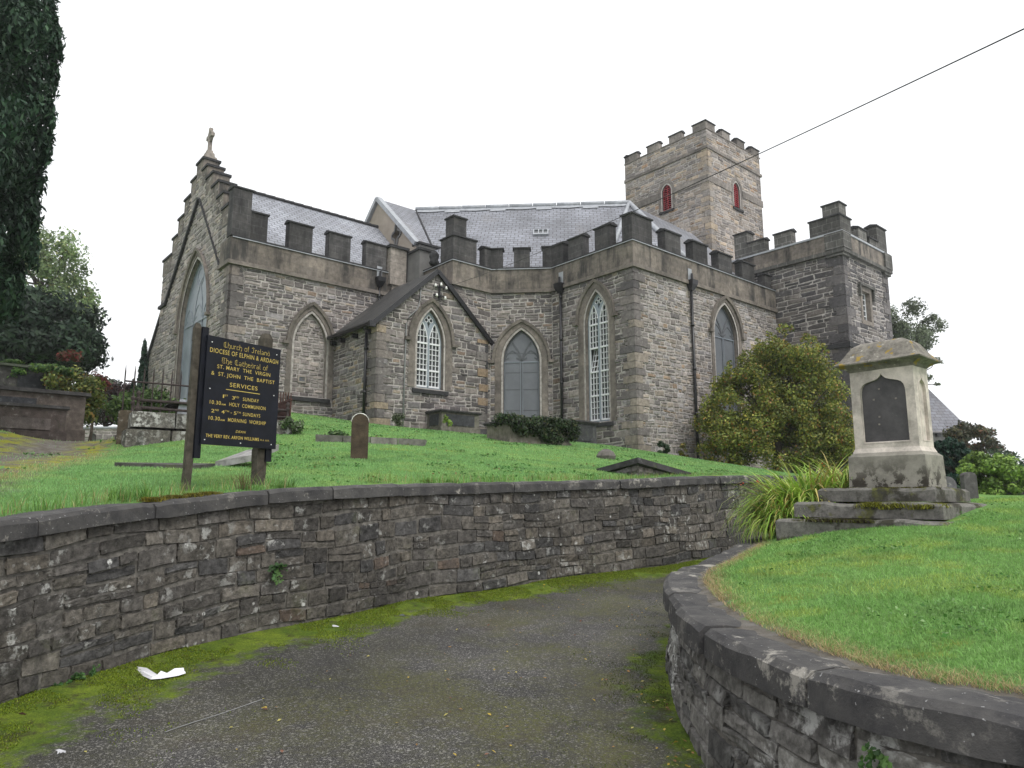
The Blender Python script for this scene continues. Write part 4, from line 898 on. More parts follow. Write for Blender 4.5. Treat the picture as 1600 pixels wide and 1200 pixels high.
# --- roofs
g = G(); zr_ = 14.95
roof_slab(g, (-10.74, 9.6, 11.05), (-2.8, 9.6, 11.05), (-2.8, mid, zr_), (-10.74, mid, zr_), .1); roof_slab(g, (-2.8, 17.84, 11.05), (-10.74, 17.84, 11.05), (-10.74, mid, zr_), (-2.8, mid, zr_), .1)
cr = g.build('chancel_roof', [M['slate_scallop'], M['coping_dark']], CH)
g = G()
for k in range(18): g.tube([W(-10.72 + k * .44, mid, zr_ + .01), W(-10.72 + k * .44 + .43, mid, zr_ + .03)], .1, 6)
g.build('ridge_tile', M['coping_dark'], cr)
Q1 = (-.66, mid, 16.46); Q2 = (7.1, 5.95, 16.46)
sd = lambda u, v: (u + v) / math.sqrt(2)
def on_diag(u, v): return (u, v, 16.46 - (sd(Q1[0], Q1[1]) - sd(u, v)) * .973)
def slope_face(g, pts, mat=0):
    g.face([W(*p) for p in pts], mat)
g = G()
nD = Vector(W(*on_diag(1, 5))) - Vector(W(*on_diag(0, 5))); nE = Vector(W(*on_diag(0, 6))) - Vector(W(*on_diag(0, 5))); nn = nD.cross(nE)
X1 = uv_of(onp(958, 388, W(*Q1), np.array(nn))); 
slope_face(g, [on_diag(-4.2, 9.3), on_diag(-2.2, 7.3), on_diag(2.2, 2.9), X1, Q2, Q1][0:6])
slope_face(g, [X1, on_diag(X1[0] + 1.0, X1[1] - 1.0)[:2] + (X1[2],), (4.9, .75, 11.3), Q2]); slope_face(g, [(4.9, .75, 11.3), (9.9, .75, 11.3), (12.5, 5.95, 16.2), Q2])
# gabled arm towards the chancel
ge = .93
slope_face(g, [(-2.95, 10.2, 16.46 - 3.52 * ge), (-1.8, 10.2, 16.46 - 3.52 * ge), Q1, (-2.95, mid, 16.46)]); slope_face(g, [(6, 17.2, 13.2), (-2.95, 17.2, 13.2), (-2.95, mid, 16.46), (6, mid, 16.46)])
slope_face(g, [Q1, Q2, (12.5, 5.95, 16.2), (12.5, 13, 14)]); nr = g.build('nave_roof', M['slate'], CH)
g = G(); g.tube([W(*Q1), W(-1.95, 10.25, 13.24)], .06, 6); g.build('valley', M['coping_dark'], nr)
g = G(); a, b = Vector(W(*Q1)), Vector(W(*Q2)); n_ = 9
for k in range(n_): g.tube([a.lerp(b, k / n_) + Vector((0, 0, .06)), a.lerp(b, (k + .97) / n_) + Vector((0, 0, .06))], .12, 10)
for k in range(14):
    p0, p1 = a.lerp(b, k / 14), a.lerp(b, (k + .995) / 14); dn = (Vector(W(*on_diag(Q1[0] - 1, Q1[1] - 1))) - a).normalized(); h = .32 + .1 * ((k * 7) % 3)
    nz = Vector((0, -.03, .03)); h2 = .3 + .1 * ((k * 5 + 1) % 3); g.quad(p0 + dn * h + nz, p1 + dn * h2 + nz, p1 + nz, p0 + nz)
a = Vector(W(*X1)); b2 = Vector(W(*Q2)); g.tube([a + Vector((0, 0, .05)), b2 + Vector((0, 0, .05))], .1, 8)
a = Vector(W(4.9, .75, 11.3)); g.tube([a + Vector((0, 0, .05)), b2 + Vector((0, 0, .05))], .13, 8)
g.build('lead_ridge', M['lead'], nr, True)
# rendered gable with its verge and quatrefoil
gv = Wall((-2.85, 17.2), (-2.85, 10.2)); Pg = gv.P; sm = 17.2 - mid
g = G(); qc = (17.2 - 11.9, 14.05); qr = .17
qh = [ccw([(qc[0] + .30 * math.cos(t) * (1 + .35 * math.cos(4 * t)), qc[1] + .42 * math.sin(t) * (1 + .35 * math.cos(4 * t))) for t in np.linspace(0, 2 * math.pi, 33)[:-1]])]
plate(g, Pg, ccw([(0, 10.6), (7.0, 10.6), (7.0, 16.3 - 3.52 * ge), (sm, 16.3), (0, 16.3 - 3.48 * ge)]), qh, -.4, 0)
gl_ = g.build('rendered_gable', M['render'], CH)
g = G()
for sg, l_ in ((1, 3.62), (-1, 3.6)): bar(g, Pg, (sm, 16.46), (sm + sg * l_, 16.46 - l_ * ge), .2, -.15, .16)
g.build('verge', M['lead'], gl_); g = G(); face_holes(g, Pg, circle(qc[0], qc[1], .55), [], -.25); g.build('louvre_backing', M['dark'], gl_)
g = G(); o = qh[0]
for i in range(len(o)): bar(g, Pg, o[i], o[(i + 1) % len(o)], .1, 0, .05)
g.build('quatrefoil_frame', M['render_grey'], gl_)
# three-pane roof light
g = G(); vc = Vector(onp(845, 364, W(*Q1), np.array(nn))); ex = (Vector(W(*Q2)) - Vector(W(*Q1))).normalized(); ey = nn.normalized().cross(ex); ny_ = nn.normalized()
if ny_.z < 0: ny_ = -ny_; ey = -ey
if ey.z < 0: ey = -ey
def rl(x, y, h): return vc + ex * x + ey * y + ny_ * h
for x0, x1, y0, y1, m in [(-.36, .36, -.34, -.22, 0), (-.36, .36, .2, .25, 0)] + [(x, x + .05, -.22, .2, 0) for x in (-.36, -.13, .08, .31)] + [(-.31, .31, -.2, .2, 1)]:
    h = .1 if m == 0 else .05; g.hexa([rl(x, y, z) for z in (0, h) for x, y in ((x0, y0), (x1, y0), (x1, y1), (x0, y1))], m)
g.build('roof_light', [M['lead'], M['glass']], nr)
# sloping buttress beside the east gable
g = G(); rb = plane_mapper((-11.2, 20.25), (-11.2, 18.25)); oo = [(0, 3.5), (2.0, 3.5), (2.0, 10.2), (0, 8.15)]
face_holes(g, rb, ccw(oo), [], 0, 1); loop_sides(g, rb, ccw(oo), -.9, 0, 1); rubble(g, rb, oo, [], seed=61, pal=[((.26, .24, .215), 5), ((.21, .198, .18), 4), ((.31, .275, .23), 3)]); bt = g.build('buttress', [M['church_stone'], M['mortar']], CH)
g = G(); bar(g, rb, (-.03, 8.2), (2.05, 10.28), .16, -.9, .1); g.build('buttress_coping', M['coping_dark'], bt)
g = G(); bar(g, rb, (.55, 5.6), (.55, 6.8), .3, .0, .05); g.build('slit_window', M['sheet'], bt)
# hidden west and north walls that close the body
g = G()
for a, b in (((-10.75, 17.8), (6, 17.3)), ((6, 17.3), (14, 12)), ((-11, 18.3), (-10.75, 17.8))):
    g.quad(W(*a, 3), W(*b, 3), W(*b, 12.8), W(*a, 12.8)); 
g.quad(W(-2.85, 9.3, 4), W(9.9, 1, 4), W(9.9, 1, 4.02), W(-2.85, 9.3, 4.02)); g.build('rear_wall', M['ashlar_pale'], CH)
# ------------------------------------------------------------------ notice board
SA = 0.976; SD = np.array([math.cos(SA), math.sin(SA), 0]); SN = np.array([SD[1], -SD[0], 0]); SO = np.array([-3.168, 7.2, 0])
def SP(s, z, d=0.0): q = SO + SD * s + SN * d; return (q[0], q[1], z)
sg_ = thing('notice_board', 'black church notice board with gold lettering on two weathered wooden posts', 'notice board', SP(.45, 1.75))
g = G(); bar(g, SP, (.01, 2.77), (.925, 2.77), 1.135, -.02, .006); g.build('board', M['sign_black'], sg_)
for s, w_, z0, z1, d0, d1 in ((-.062, .075, 1.5, 3.40, -.10, -.05), (.795, .12, 1.5, 3.45, -.15, -.05)):
    g = G(); n = 14
    for k in range(n):
        a, b = z0 + (z1 - z0) * k / n, z0 + (z1 - z0) * (k + 1) / n; j = [random.uniform(-.006, .006) for _ in range(4)]
        g.hexa([SP(s + (-w_ / 2 if i in (0, 3) else w_ / 2) + j[i], z, d0 if i > 1 else d1) for z in (a, b) for i in range(4)])
    g.hexa([SP(s + x * w_ / 2, z1 + (0 if i < 4 else .06), d) for i, (x, d) in enumerate([(-1, d1), (1, d1), (1, d0), (-1, d0), (-.6, d1 - .02), (.6, d1 - .02), (.6, d0 + .02), (-.6, d0 + .02)])])
    g.build('post', M['post'], sg_)
for s in (.0, .86):
    g = G(); bar(g, SP, (s, 2.06), (s, 3.42 if s < .4 else 3.3), .07, -.05, -.021); g.build('batten', M['sign_black'], sg_)
g = G()
for s, z in ((.06, 3.27), (.87, 3.27), (.07, 2.78), (.86, 2.80), (.05, 2.25), (.47, 2.24), (.86, 2.25)):
    q = SP(s, z, .007); g.box((q[0], q[1], q[2] - .005), (.01, .01, .01), 0, SA)
g.build('screw', M['white_paint'], sg_)
BL = {'C': ([[(.56, .82), (.34, 1), (.08, .8), (.08, .2), (.3, 0), (.56, .16)], [(.32, .92), (.32, .1)]], .64), 'h': ([[(.08, 1), (.08, 0)], [(.08, .52), (.26, .66), (.42, .5), (.42, .1), (.3, -.15)]], .52), 'u': ([[(.06, .64), (.06, .1), (.2, 0), (.4, .12)], [(.4, .64), (.4, 0)]], .5),
      'r': ([[(.08, .64), (.08, 0)], [(.08, .5), (.22, .65), (.34, .54)]], .4), 'c': ([[(.36, .52), (.22, .65), (.06, .5), (.06, .1), (.2, 0), (.36, .12)]], .42), 'o': ([[(.22, .65), (.06, .5), (.06, .12), (.22, 0), (.4, .12), (.4, .5), (.22, .65)]], .5),
      'f': ([[(.38, .9), (.24, 1), (.12, .85), (.12, 0)], [(0, .62), (.3, .62)]], .4), 'I': ([[(.02, .8), (.24, 1), (.5, .88)], [(.3, .95), (.3, .15), (.12, 0), (-.02, .14)]], .52), 'e': ([[(.06, .34), (.36, .44), (.34, .56), (.2, .65), (.06, .5), (.06, .1), (.2, 0), (.36, .12)]], .44),
      'l': ([[(.1, 1), (.1, .1), (.22, 0)]], .27), 'a': ([[(.08, .55), (.22, .65), (.36, .55), (.36, 0)], [(.36, .36), (.1, .28), (.06, .1), (.18, 0), (.36, .12)]], .48), 'n': ([[(.06, .64), (.06, 0)], [(.06, .5), (.24, .65), (.4, .5), (.4, 0)]], .5),
      'd': ([[(.1, .95), (.3, .85), (.4, .55), (.4, .12), (.22, 0), (.06, .12), (.06, .45), (.22, .62), (.4, .48)]], .5), 'T': ([[(.03, .82), (.2, 1), (.58, .9)], [(.14, .8), (.05, .4), (.15, .05), (.36, 0), (.52, .16)], [(.35, .92), (.35, .2)]], .62), 't': ([[(.14, .85), (.14, .1), (.26, 0), (.34, .08)], [(0, .62), (.32, .62)]], .38),
      ' ': ([], .34), 'b': ([[(.08, 1), (.08, .1), (.22, 0), (.4, .12), (.4, .5), (.24, .65), (.08, .5)]], .5)}
def blackletter(g, txt, xc, width, yb, h):
    tot = sum(BL[c][1] for c in txt); k = width / tot; x = xc - width / 2; p = (.05, .05)
    for ch in txt:
        for st in BL[ch][0]:
            for i in range(len(st) - 1):
                a, b = st[i], st[i + 1]
                q = [(a[0] - p[0] / 2, a[1] + p[1] / 2), (a[0] + p[0] / 2, a[1] - p[1] / 2), (b[0] + p[0] / 2, b[1] - p[1] / 2), (b[0] - p[0] / 2, b[1] + p[1] / 2)]
                if abs((q[1][0] - q[0][0]) * (q[2][1] - q[0][1]) - (q[2][0] - q[0][0]) * (q[1][1] - q[0][1])) < 2e-3:
                    q = [(a[0] - .04, a[1]), (a[0] + .04, a[1]), (b[0] + .04, b[1]), (b[0] - .04, b[1])]
                g.add([SP(x + X * k, yb + Y * h, .009 + .0004 * i) for X, Y in q], [(0, 1, 2, 3)])
        x += BL[ch][1] * k
def text_into(g, s, xc, width, yb, h, bold=.02, shear=0):
    c = bpy.data.curves.new('t', 'FONT'); c.body = s; c.size = 1; c.offset = bold; c.shear = shear; c.space_character = 1.12; o = bpy.data.objects.new('t', c); COL.objects.link(o)
    dg = bpy.context.evaluated_depsgraph_get(); me = bpy.data.meshes.new_from_object(o.evaluated_get(dg))
    V = np.array([v.co[:2] for v in me.vertices]); x0, x1 = V[:, 0].min(), V[:, 0].max(); ks = width / (x1 - x0)
    g.add([SP(xc + (x - (x0 + x1) / 2) * ks, yb + y / .7 * h, .009) for x, y in V], [tuple(p.vertices) for p in me.polygons])
    bpy.data.objects.remove(o); bpy.data.curves.remove(c); bpy.data.meshes.remove(me)
g = G(); bx = lambda f: .01 + .915 * f; bz = lambda f: 3.337 - 1.135 * f
def tl(s, a, b, yc, h, bold=.002, sh=0): g = G(); text_into(g, s, bx((a + b) / 2), (b - a) * .915, bz(yc) - h / 2 * .84, h * .84, bold, sh); g.build('lettering', M['gold'], sg_)
blackletter(g, 'Church of Ireland', bx(.52), .915 * .64, bz(.062) - .03, .06); g.build('lettering', M['gold'], sg_); g = G()
tl('DIOCESE OF ELPHIN & ARDAGH', .035, .965, .132, .058)
blackletter(g, 'The Cathedral of', bx(.51), .915 * .64, bz(.212) - .03, .06); g.build('lettering', M['gold'], sg_); g = G()
tl('ST. MARY  THE  VIRGIN', .14, .86, .275, .048); tl('&  ST. JOHN  THE  BAPTIST', .07, .93, .343, .048)
tl('SERVICES', .315, .69, .428, .052); bar(g, SP, (bx(.27), bz(.478)), (bx(.73), bz(.478)), .007, .007, .009); g.build('underline', M['gold'], sg_)
tl('1', .235, .25, .545, .042); tl('ST', .255, .3, .536, .022); tl('3', .355, .39, .548, .042); tl('RD', .395, .445, .538, .022); tl('SUNDAY', .5, .72, .548, .044)
tl('10.30', .075, .215, .612, .046); tl('AM', .22, .275, .622, .022); tl('HOLY  COMMUNION', .325, .82, .612, .046)
tl('2', .10, .14, .69, .042); tl('ND', .145, .195, .68, .022); tl('4', .23, .27, .69, .042); tl('TH', .275, .325, .68, .022); tl('+', .345, .365, .692, .02); tl('5', .39, .425, .69, .042); tl('TH', .43, .48, .68, .022); tl('SUNDAYS', .51, .75, .69, .044)
tl('10.30', .075, .215, .757, .046); tl('AM', .22, .275, .767, .022); tl('MORNING  WORSHIP', .32, .835, .757, .046)
tl('DEAN', .43, .565, .86, .03, .0, .25); tl('THE VERY REV. ARFON WILLIAMS', .055, .75, .918, .04, .012); tl('M.A. B.D.', .77, .9, .922, .02, .0)

# ------------------------------------------------------------------ churchyard monuments
def ch_frame(p, rot=AL):
    ca, sa = math.cos(rot), math.sin(rot); return lambda a, b, z: (p[0] + ca * a - sa * b, p[1] + sa * a + ca * b, p[2] + z)
def blk(g, F, a0, a1, b0, b1, z0, z1, mat=0, tp=0.0, col=(1, 1, 1)):
    g.hexa([F(*p, z0) for p in ((a0, b0), (a1, b0), (a1, b1), (a0, b1))] + [F(*p, z1) for p in ((a0 + tp, b0 + tp), (a1 - tp, b0 + tp), (a1 - tp, b1 - tp), (a0 + tp, b1 - tp))], mat, col)
TD, TG = (.052, .05, .05), (.15, .135, .115)
def chest_tomb(label, p, la, lb, h, body=TG, slab=TD, panel=None, rot=AL, over=.09, sth=.1, panels=1, name='chest_tomb', group=None):
    """near corner at p, long side along rot"""
    t = thing(name, label, 'tomb', p, group); F = ch_frame(p, rot); g = G(); blk(g, F, 0, la, 0, lb, -.35, h - sth, 0, .01, body); blk(g, F, -.05, la + .05, -.05, lb + .05, -.35, .1, 0, .02, body); g.build('body', M['tomb_grey'], t)
    g = G(); blk(g, F, -over, la + over, -over, lb + over, h - sth * .5, h, 0, .02, slab); blk(g, F, -over * .6, la + over * .6, -over * .6, lb + over * .6, h - sth, h - sth * .5, 0, -.02, slab); g.build('ledger_slab', M['tomb_dark'], t)
    if panel:
        for k in range(panels):
            a0, a1 = la * (.12 + .8 * k / panels), la * (.12 + .8 * (k + .92) / panels)
            g = G(); blk(g, F, a0, a1, -.025, .03, .16, h - sth - .06, 0, 0, panel); g.build('panel', M['tomb_dark'], t)
        g = G(); blk(g, F, -.025, .03, lb * .2, lb * .8, .16, h - sth - .06, 0, 0, panel); g.build('panel', M['tomb_grey'], t)
    return t
def on_wall_uv(px, py, v): q = on_v(px, py, v); return W(*q)
q = on_v(690, 670, 4.95); p0 = W(q[0], q[1], q[2])
chest_tomb('grey chest tomb with dark panels standing against the porch wall', p0, 1.72, .95, .72, (.16, .15, .125), TD, (.05, .052, .058), panels=1)
q = on_v(884, 694, .95); chest_tomb('dark chest tomb under the tall white lattice window', W(*q), 1.55, .8, .86, (.075, .075, .078), TD, (.055, .057, .06))
pi_ = hit(797, 692); ivy_p = pi_; t_iv = chest_tomb('low chest tomb overgrown with dark ivy', tuple(pi_), 2.25, 1.0, .62, (.16, .145, .12), TD)
pf_ = np.array(onp(997, 714, (0, 12.0, 0), (0, 1, 0))); zg = zl(pf_[0], pf_[1])
t_fl = thing('ledger_tomb', 'low tomb with a projecting black slab just behind the long wall', 'tomb', (pf_[0], pf_[1], zg)); F0 = ch_frame((pf_[0], pf_[1], pf_[2])); F = lambda a, b, z: F0(a, b, z - .15 * a - .17 * b)
g = G(); P_ = lambda s, z, d=0: F(.1 + s, .1 - d, z); gb = G()
for Pm, L_ in ((P_, 1.28), (lambda s, z, d=0: F(.1 - d, .86 - s, z), .78)):
    face_holes(gb, Pm, [(0, -.75), (L_, -.75), (L_, -.1), (0, -.1)], [], 0, 1); rubble(gb, Pm, [(0, -.75), (L_, -.75), (L_, -.1), (0, -.1)], [], row=(.08, .15), wid=(.12, .34), pal=PAL_CHURCH, seed=77)
blk(gb, F, .12, 1.36, .12, .86, -.75, -.1, 1); gb.build('base', [M['wall_stone'], M['mortar_dark']], t_fl)
g = G(); blk(g, F, 0, 1.5, 0, .98, -.1, 0, 0, .012, (.042, .041, .042)); g.build('ledger_slab', M['tomb_dark'], t_fl)
# round topped headstone with a whitened top
hp = hit(561, 716); hs_ = thing('headstone', 'brown round topped headstone with white lichen on its top', 'gravestone', tuple(hp))
def headstone(root, p, w_, h, th, rot, col, mat='tomb_grey', top=None, shape=.5, lean=0.0, name='slab'):
    F = ch_frame(p, rot); prof = [(-w_ / 2, -.25), (w_ / 2, -.25), (w_ / 2, h - w_ * shape)] + [(w_ / 2 * math.cos(a), h - w_ * shape + w_ * shape * math.sin(a)) for a in np.linspace(.2, math.pi - .2, 9)] + [(-w_ / 2, h - w_ * shape)]
    g = G(); f = [F(a, -th / 2 + z * lean, z) for a, z in prof]; b = [F(a, th / 2 + z * lean, z) for a, z in prof]; n = len(prof)
    g.add(f + b, [tuple(range(n)), tuple(range(n, 2 * n))[::-1]] + [((i + 1) % n, i, i + n, (i + 1) % n + n) for i in range(n)], 0, col); o = g.build(name, M[mat], root)
    if top:
        g = G(); A = prof[2:-1]
        for i in range(len(A)):
            x, z = prof[2 + i]; x2, z2 = prof[3 + i]
            if z < h - w_ * shape * .9 and z2 < h - w_ * shape * .9: continue
            g.hexa([F(x, -th / 2 - .006, z), F(x2, -th / 2 - .006, z2), F(x2, th / 2 + .006, z2), F(x, th / 2 + .006, z), F(x * 1.03, -th / 2 - .006, z + .012), F(x2 * 1.03, -th / 2 - .006, z2 + .012), F(x2 * 1.03, th / 2 + .006, z2 + .012), F(x * 1.03, th / 2 + .006, z + .012)], 0, top)
        g.build('lichen_crust', M['tomb_grey'], root)
    return o
headstone(hs_, tuple(hp), .29, .76, .1, math.radians(12), (.068, .05, .034), 'tomb_grey', (.8, .78, .74))
# kerb of a grave plot, two fallen slabs, small rock
ka, kb = hit(492, 689), hit(664, 697); kd = kb - ka; kr = math.atan2(kd[1], kd[0]); kl = math.hypot(kd[0], kd[1])
kt = thing('grave_kerb', 'low grey stone kerb of a grave plot behind the brown headstone', 'grave kerb', tuple(ka)); F = ch_frame(tuple(ka), kr); g = G()
slk = (kb[2] - ka[2]) / kl
for k in range(4):
    a0, a1 = kl * k / 4 + .01, kl * (k + 1) / 4 - .01
    g.hexa([F(a, b, a * slk + z) for z in (-.2, .14) for a, b in ((a0, 0), (a1, 0), (a1, .16), (a0, .16))], 0, random.choice([(.14, .135, .12), (.18, .17, .155)]))
for k in range(3): g.hexa([F(a, b, kl * slk + z + .06 * k) for z in (-.2, .14) for a, b in ((kl - .16, .17 + k * .7), (kl, .17 + k * .7), (kl, .86 + k * .7), (kl - .16, .86 + k * .7))], 0, (.15, .145, .13))
g.build('kerb_stone', M['tomb_grey'], kt)
a, b = hit(176, 729), hit(300, 734); d_ = b - a; r_ = math.atan2(d_[1], d_[0]); l_ = math.hypot(d_[0], d_[1])
s1 = thing('fallen_slab', 'long dark grave slab lying flat in the grass left of the notice board', 'grave slab', tuple(a)); F = ch_frame((a[0], a[1], a[2]), r_); g = G(); sk = (b[2] - a[2]) / l_
g.hexa([F(x, y, z + x * sk + y * .1) for z in (-.02, .055) for x, y in ((0, .03), (.06, 0), (l_, 0), (l_, .55))], 0, (.075, .072, .066)); g.build('slab', M['tomb_dark'], s1)
a, b = hit(336, 728), hit(398, 731); d_ = b - a; r_ = math.atan2(d_[1], d_[0]); l_ = math.hypot(d_[0], d_[1])
s2 = thing('fallen_slab', 'tilted pale grey grave slab seen under the notice board', 'grave slab', tuple(a)); F = ch_frame((a[0], a[1], a[2]), r_); g = G()
g.hexa([F(x, y, z + x * .16 + y * .3) for z in (-.03, .06) for x, y in ((0, 0), (l_, 0), (l_ * 1.05, .6), (.12, .6))], 0, (.24, .235, .23)); g.build('slab', M['tomb_dark'], s2)
a = hit(947, 716); g = G(); g.lathe((a[0], a[1], a[2] - .05), [(.2, 0), (.23, .1), (.17, .2), (.06, .26)], 9, 0, (.12, .11, .1)); ro = g.build('rock', M['tomb_grey'], None); tag(ro, 'small grey rock in the lawn near the corner of the church', 'rock')
# --- urn-less pedestal monument on steps (right)
MY = 8.0; mc = atY(1449, 762, MY); MR = AL + math.pi / 2
mm = thing('pedestal_monument', 'pale stone pedestal monument with ogee panels on three mossy steps', 'monument', tuple(mc))
FM = lambda a, b, z: tuple(mc + Lv * a + Rv * b + np.array([0, 0, z]))     # a along the front, b to the rear
k_ = MY / 9.2
def mblk(g, a0, a1, b0, b1, z0, z1, t0=0.0, t1=0.0, mat=0, col=(1, 1, 1)):
    g.hexa([FM(a, b, z0) for a, b in ((a0 + t0, b0 + t0), (a0 + t0, b1 - t0), (a1 - t0, b1 - t0), (a1 - t0, b0 + t0))] + [FM(a, b, z1) for a, b in ((a0 + t1, b0 + t1), (a0 + t1, b1 - t1), (a1 - t1, b1 - t1), (a1 - t1, b0 + t1))], mat, col)
SA0, SA1, SB0, SB1 = .05, .77, .03, .46; PH = .40; SH = 1.36
M['mon_stone'] = None
def m_monument():
    n = NT('monument_stone'); a = n.attr()
    c = n.mix(1.0, a, n.ramp(n.noise(7, 6, .7), [(.3, .7), (.7, 1.2)]), 'MULTIPLY')
    c = n.mix(n.math('MULTIPLY', n.ramp(n.noise(2.5, 5, .7), [(.5, 0), (.64, 1)]), .45), c, (.11, .105, .09))
    sp = n.n('SeparateXYZ'); n.l(n.co, sp.inputs[0])
    st = n.ramp(n.noise(6.5, 6, .7), [(.47, 0), (.53, 1)]); lo = n.ramp(n.math('SUBTRACT', sp.outputs[2], mc[2] - .02), [(.10, 1), (.38, 0)])
    c = n.mix(n.math('MULTIPLY', n.math('MULTIPLY', st, lo), .9), c, (.025, .02, .014))
    return n.done(c, .92, n.noise(35, 6, .75), .5, .012)
def m_cap():
    n = NT('cap_stone'); c = n.mix(n.ramp(n.noise(9, 6, .75), [(.35, 0), (.65, 1)]), (.115, .107, .094), (.27, .25, .215))
    k = n.ramp(n.noise(8.5, 3, .5), [(.60, 0), (.65, 1)]); c = n.mix(n.math('MULTIPLY', k, .85), c, (.32, .22, .035))
    k = n.ramp(n.noise(14, 4, .6), [(.64, 0), (.68, .8)]); c = n.mix(k, c, (.45, .43, .38))
    return n.done(c, .95, n.noise(30, 6, .8), .7, .02)
def m_step():
    n = NT('step_stone'); a = n.attr(); c = n.mix(n.ramp(n.noise(12, 6, .75), [(.35, 0), (.65, 1)]), (.10, .097, .088), (.23, .22, .20)); c = n.mix(1.0, c, a, 'MULTIPLY')
    g_ = n.n('NewGeometry'); sp = n.n('SeparateXYZ'); n.l(g_.outputs['Normal'], sp.inputs[0]); top = n.ramp(sp.outputs[2], [(.3, .75), (.8, 1)])
    pz = n.n('SeparateXYZ'); n.l(n.co, pz.inputs[0])
    k = n.math('MULTIPLY', n.ramp(n.noise(2.6, 5, .65), [(.50, 0), (.56, 1)]), top)
    m_ = n.mix(n.ramp(n.noise(4, 4, .7), [(.5, 0), (.66, 1)]), (.028, .026, .015), (.16, .17, .02)); c = n.mix(k, c, m_)
    return n.done(c, .95, n.noise(25, 6, .8), .8, .02)
M['mon_stone'] = m_monument(); M['cap_stone'] = m_cap(); M['step_stone'] = m_step()
def rough_block(g, Fm, a0, a1, b0, b1, z0, z1, j=.012, col=(1, 1, 1), nseg=6):
    """worn slab: subdivided top edges with a little jitter"""
    rnd = random.Random(int(a0 * 97 + z0 * 31)); A = np.linspace(a0, a1, nseg + 1); loop = [(a, b0) for a in A] + [(a1, b1)] + [(a, b1) for a in A[::-1]][1:]
    n = len(loop); J = [(rnd.uniform(-j, j), rnd.uniform(-j, j), rnd.uniform(-j, j) * .7) for _ in loop]; cx, cy = (a0 + a1) / 2, (b0 + b1) / 2
    lo = [Fm(a + J[i][0], b + J[i][1], z0) for i, (a, b) in enumerate(loop)]; m1 = [Fm(a + J[i][0], b + J[i][1], z1 - .03 + J[i][2]) for i, (a, b) in enumerate(loop)]
    hi = [Fm(a + J[i][0] + (.03 if a < cx else -.03), b + J[i][1] + (.03 if b < cy else -.03), z1 + J[i][2]) for i, (a, b) in enumerate(loop)]
    fs = [((i + 1) % n + k * n, i + k * n, i + (k + 1) * n, (i + 1) % n + (k + 1) * n) for k in (0, 1) for i in range(n)] + [tuple(range(2 * n, 3 * n))[::-1]]
    g.add(lo + m1 + hi, fs, 0, col)
g = G(); mblk(g, 0 - .03, .84, -.05, .52, 0, PH - .03, 0, .01, 0, (.27, .255, .22)); mblk(g, -.02, .83, -.04, .51, PH - .03, PH + .02, 0, .05, 0, (.27, .255, .22)); g.build('plinth', M['mon_stone'], mm)
SC = (.60, .54, .485); g = G(); zb, zt = PH + .02, PH + .02 + 1.0
# shaft with sunk ogee panels on the front and on the side
PFm = lambda s, z, d=0: FM(SA1 - s, SB0 - d, z); PSd = lambda s, z, d=0: FM(SA0 - d, SB0 + s, z)
def ogee(w0, w1, z0, zs, za):
    c = (w0 + w1) / 2; h = (w1 - w0) / 2; o = [(w0, z0), (w1, z0), (w1, zs)]
    pts = [(1, 0), (.99, .2), (.94, .40), (.84, .54), (.68, .63), (.5, .68), (.34, .72), (.2, .78), (.09, .88), (0, 1)]
    o += [(c + h * x, zs + (za - zs) * y) for x, y in pts[1:]] + [(c - h * x, zs + (za - zs) * y) for x, y in pts[-2::-1]]; return o
fw_, sw2 = SA1 - SA0, SB1 - SB0; tp = 0.0
def taper(Pm, w): return lambda s, z, d=0: Pm(s + (w / 2 - s) * tp * (z - zb) / (zt - zb) * 2, z, d)
Pf, Pd = taper(PFm, fw_), taper(PSd, sw2)
og1 = ogee(.095, fw_ - .085, zb + .10, zb + .68, zb + .935); og2 = ogee(.12, sw2 - .09, zb + .11, zb + .68, zb + .89)
for Pm, w0, og in ((Pf, fw_, og1), (Pd, sw2, og2)):
    face_holes(g, Pm, [(0, zb), (w0, zb), (w0, zt), (0, zt)], [ccw(og)], 0); cx_ = sum(p[0] for p in og) / len(og); cz_ = sum(p[1] for p in og) / len(og)
    inn = [(cx_ + (x - cx_) * .92, cz_ + (z - cz_) * .955) for x, z in og]
    for i in range(len(og)): j = (i + 1) % len(og); g.quad(Pm(*og[i], 0), Pm(*og[j], 0), Pm(*inn[j], -.035), Pm(*inn[i], -.035))
    for sc_, dd in ((.975, -.012),):
        ri = [(cx_ + (x - cx_) * sc_, cz_ + (z - cz_) * (sc_ + .01)) for x, z in og]
        for i in range(len(og)): bar(g, Pm, ri[i], ri[(i + 1) % len(og)], .012, -.03, .004)
    if Pm is Pd: face_holes(g, Pm, ccw(inn), [], -.034)
mblk(g, SA0 + .03, SA1 - .03, SB0 + .06, SB1 - .02, zb, zt - .002)
g.quad(FM(SA1, SB0, zb), FM(SA1, SB1, zb), FM(SA1, SB1, zt), FM(SA1, SB0, zt)); g.quad(FM(SA1, SB1, zb), FM(SA0, SB1, zb), FM(SA0, SB1, zt), FM(SA1, SB1, zt))
mblk(g, SA0 - .025, SA1 + .025, SB0 - .025, SB1 + .025, zb - .004, zb + .05, 0, .024); g.c = [SC] * len(g.v); g.build('shaft', M['mon_stone'], mm)
g = G(); cx_ = sum(p[0] for p in og1) / len(og1); cz_ = sum(p[1] for p in og1) / len(og1); inn = [(cx_ + (x - cx_) * .925, cz_ + (z - cz_) * .958) for x, z in og1]
face_holes(g, Pf, ccw(inn), [], -.030)
for x, z in ((.25, zb + .63), (.30, zb + .42), (.29, zb + .33), (.5, zb + .62), (.32, zb + .75)): bar(g, Pf, (x - .01, z), (x + .01, z), .02, -.03, -.022, 1)
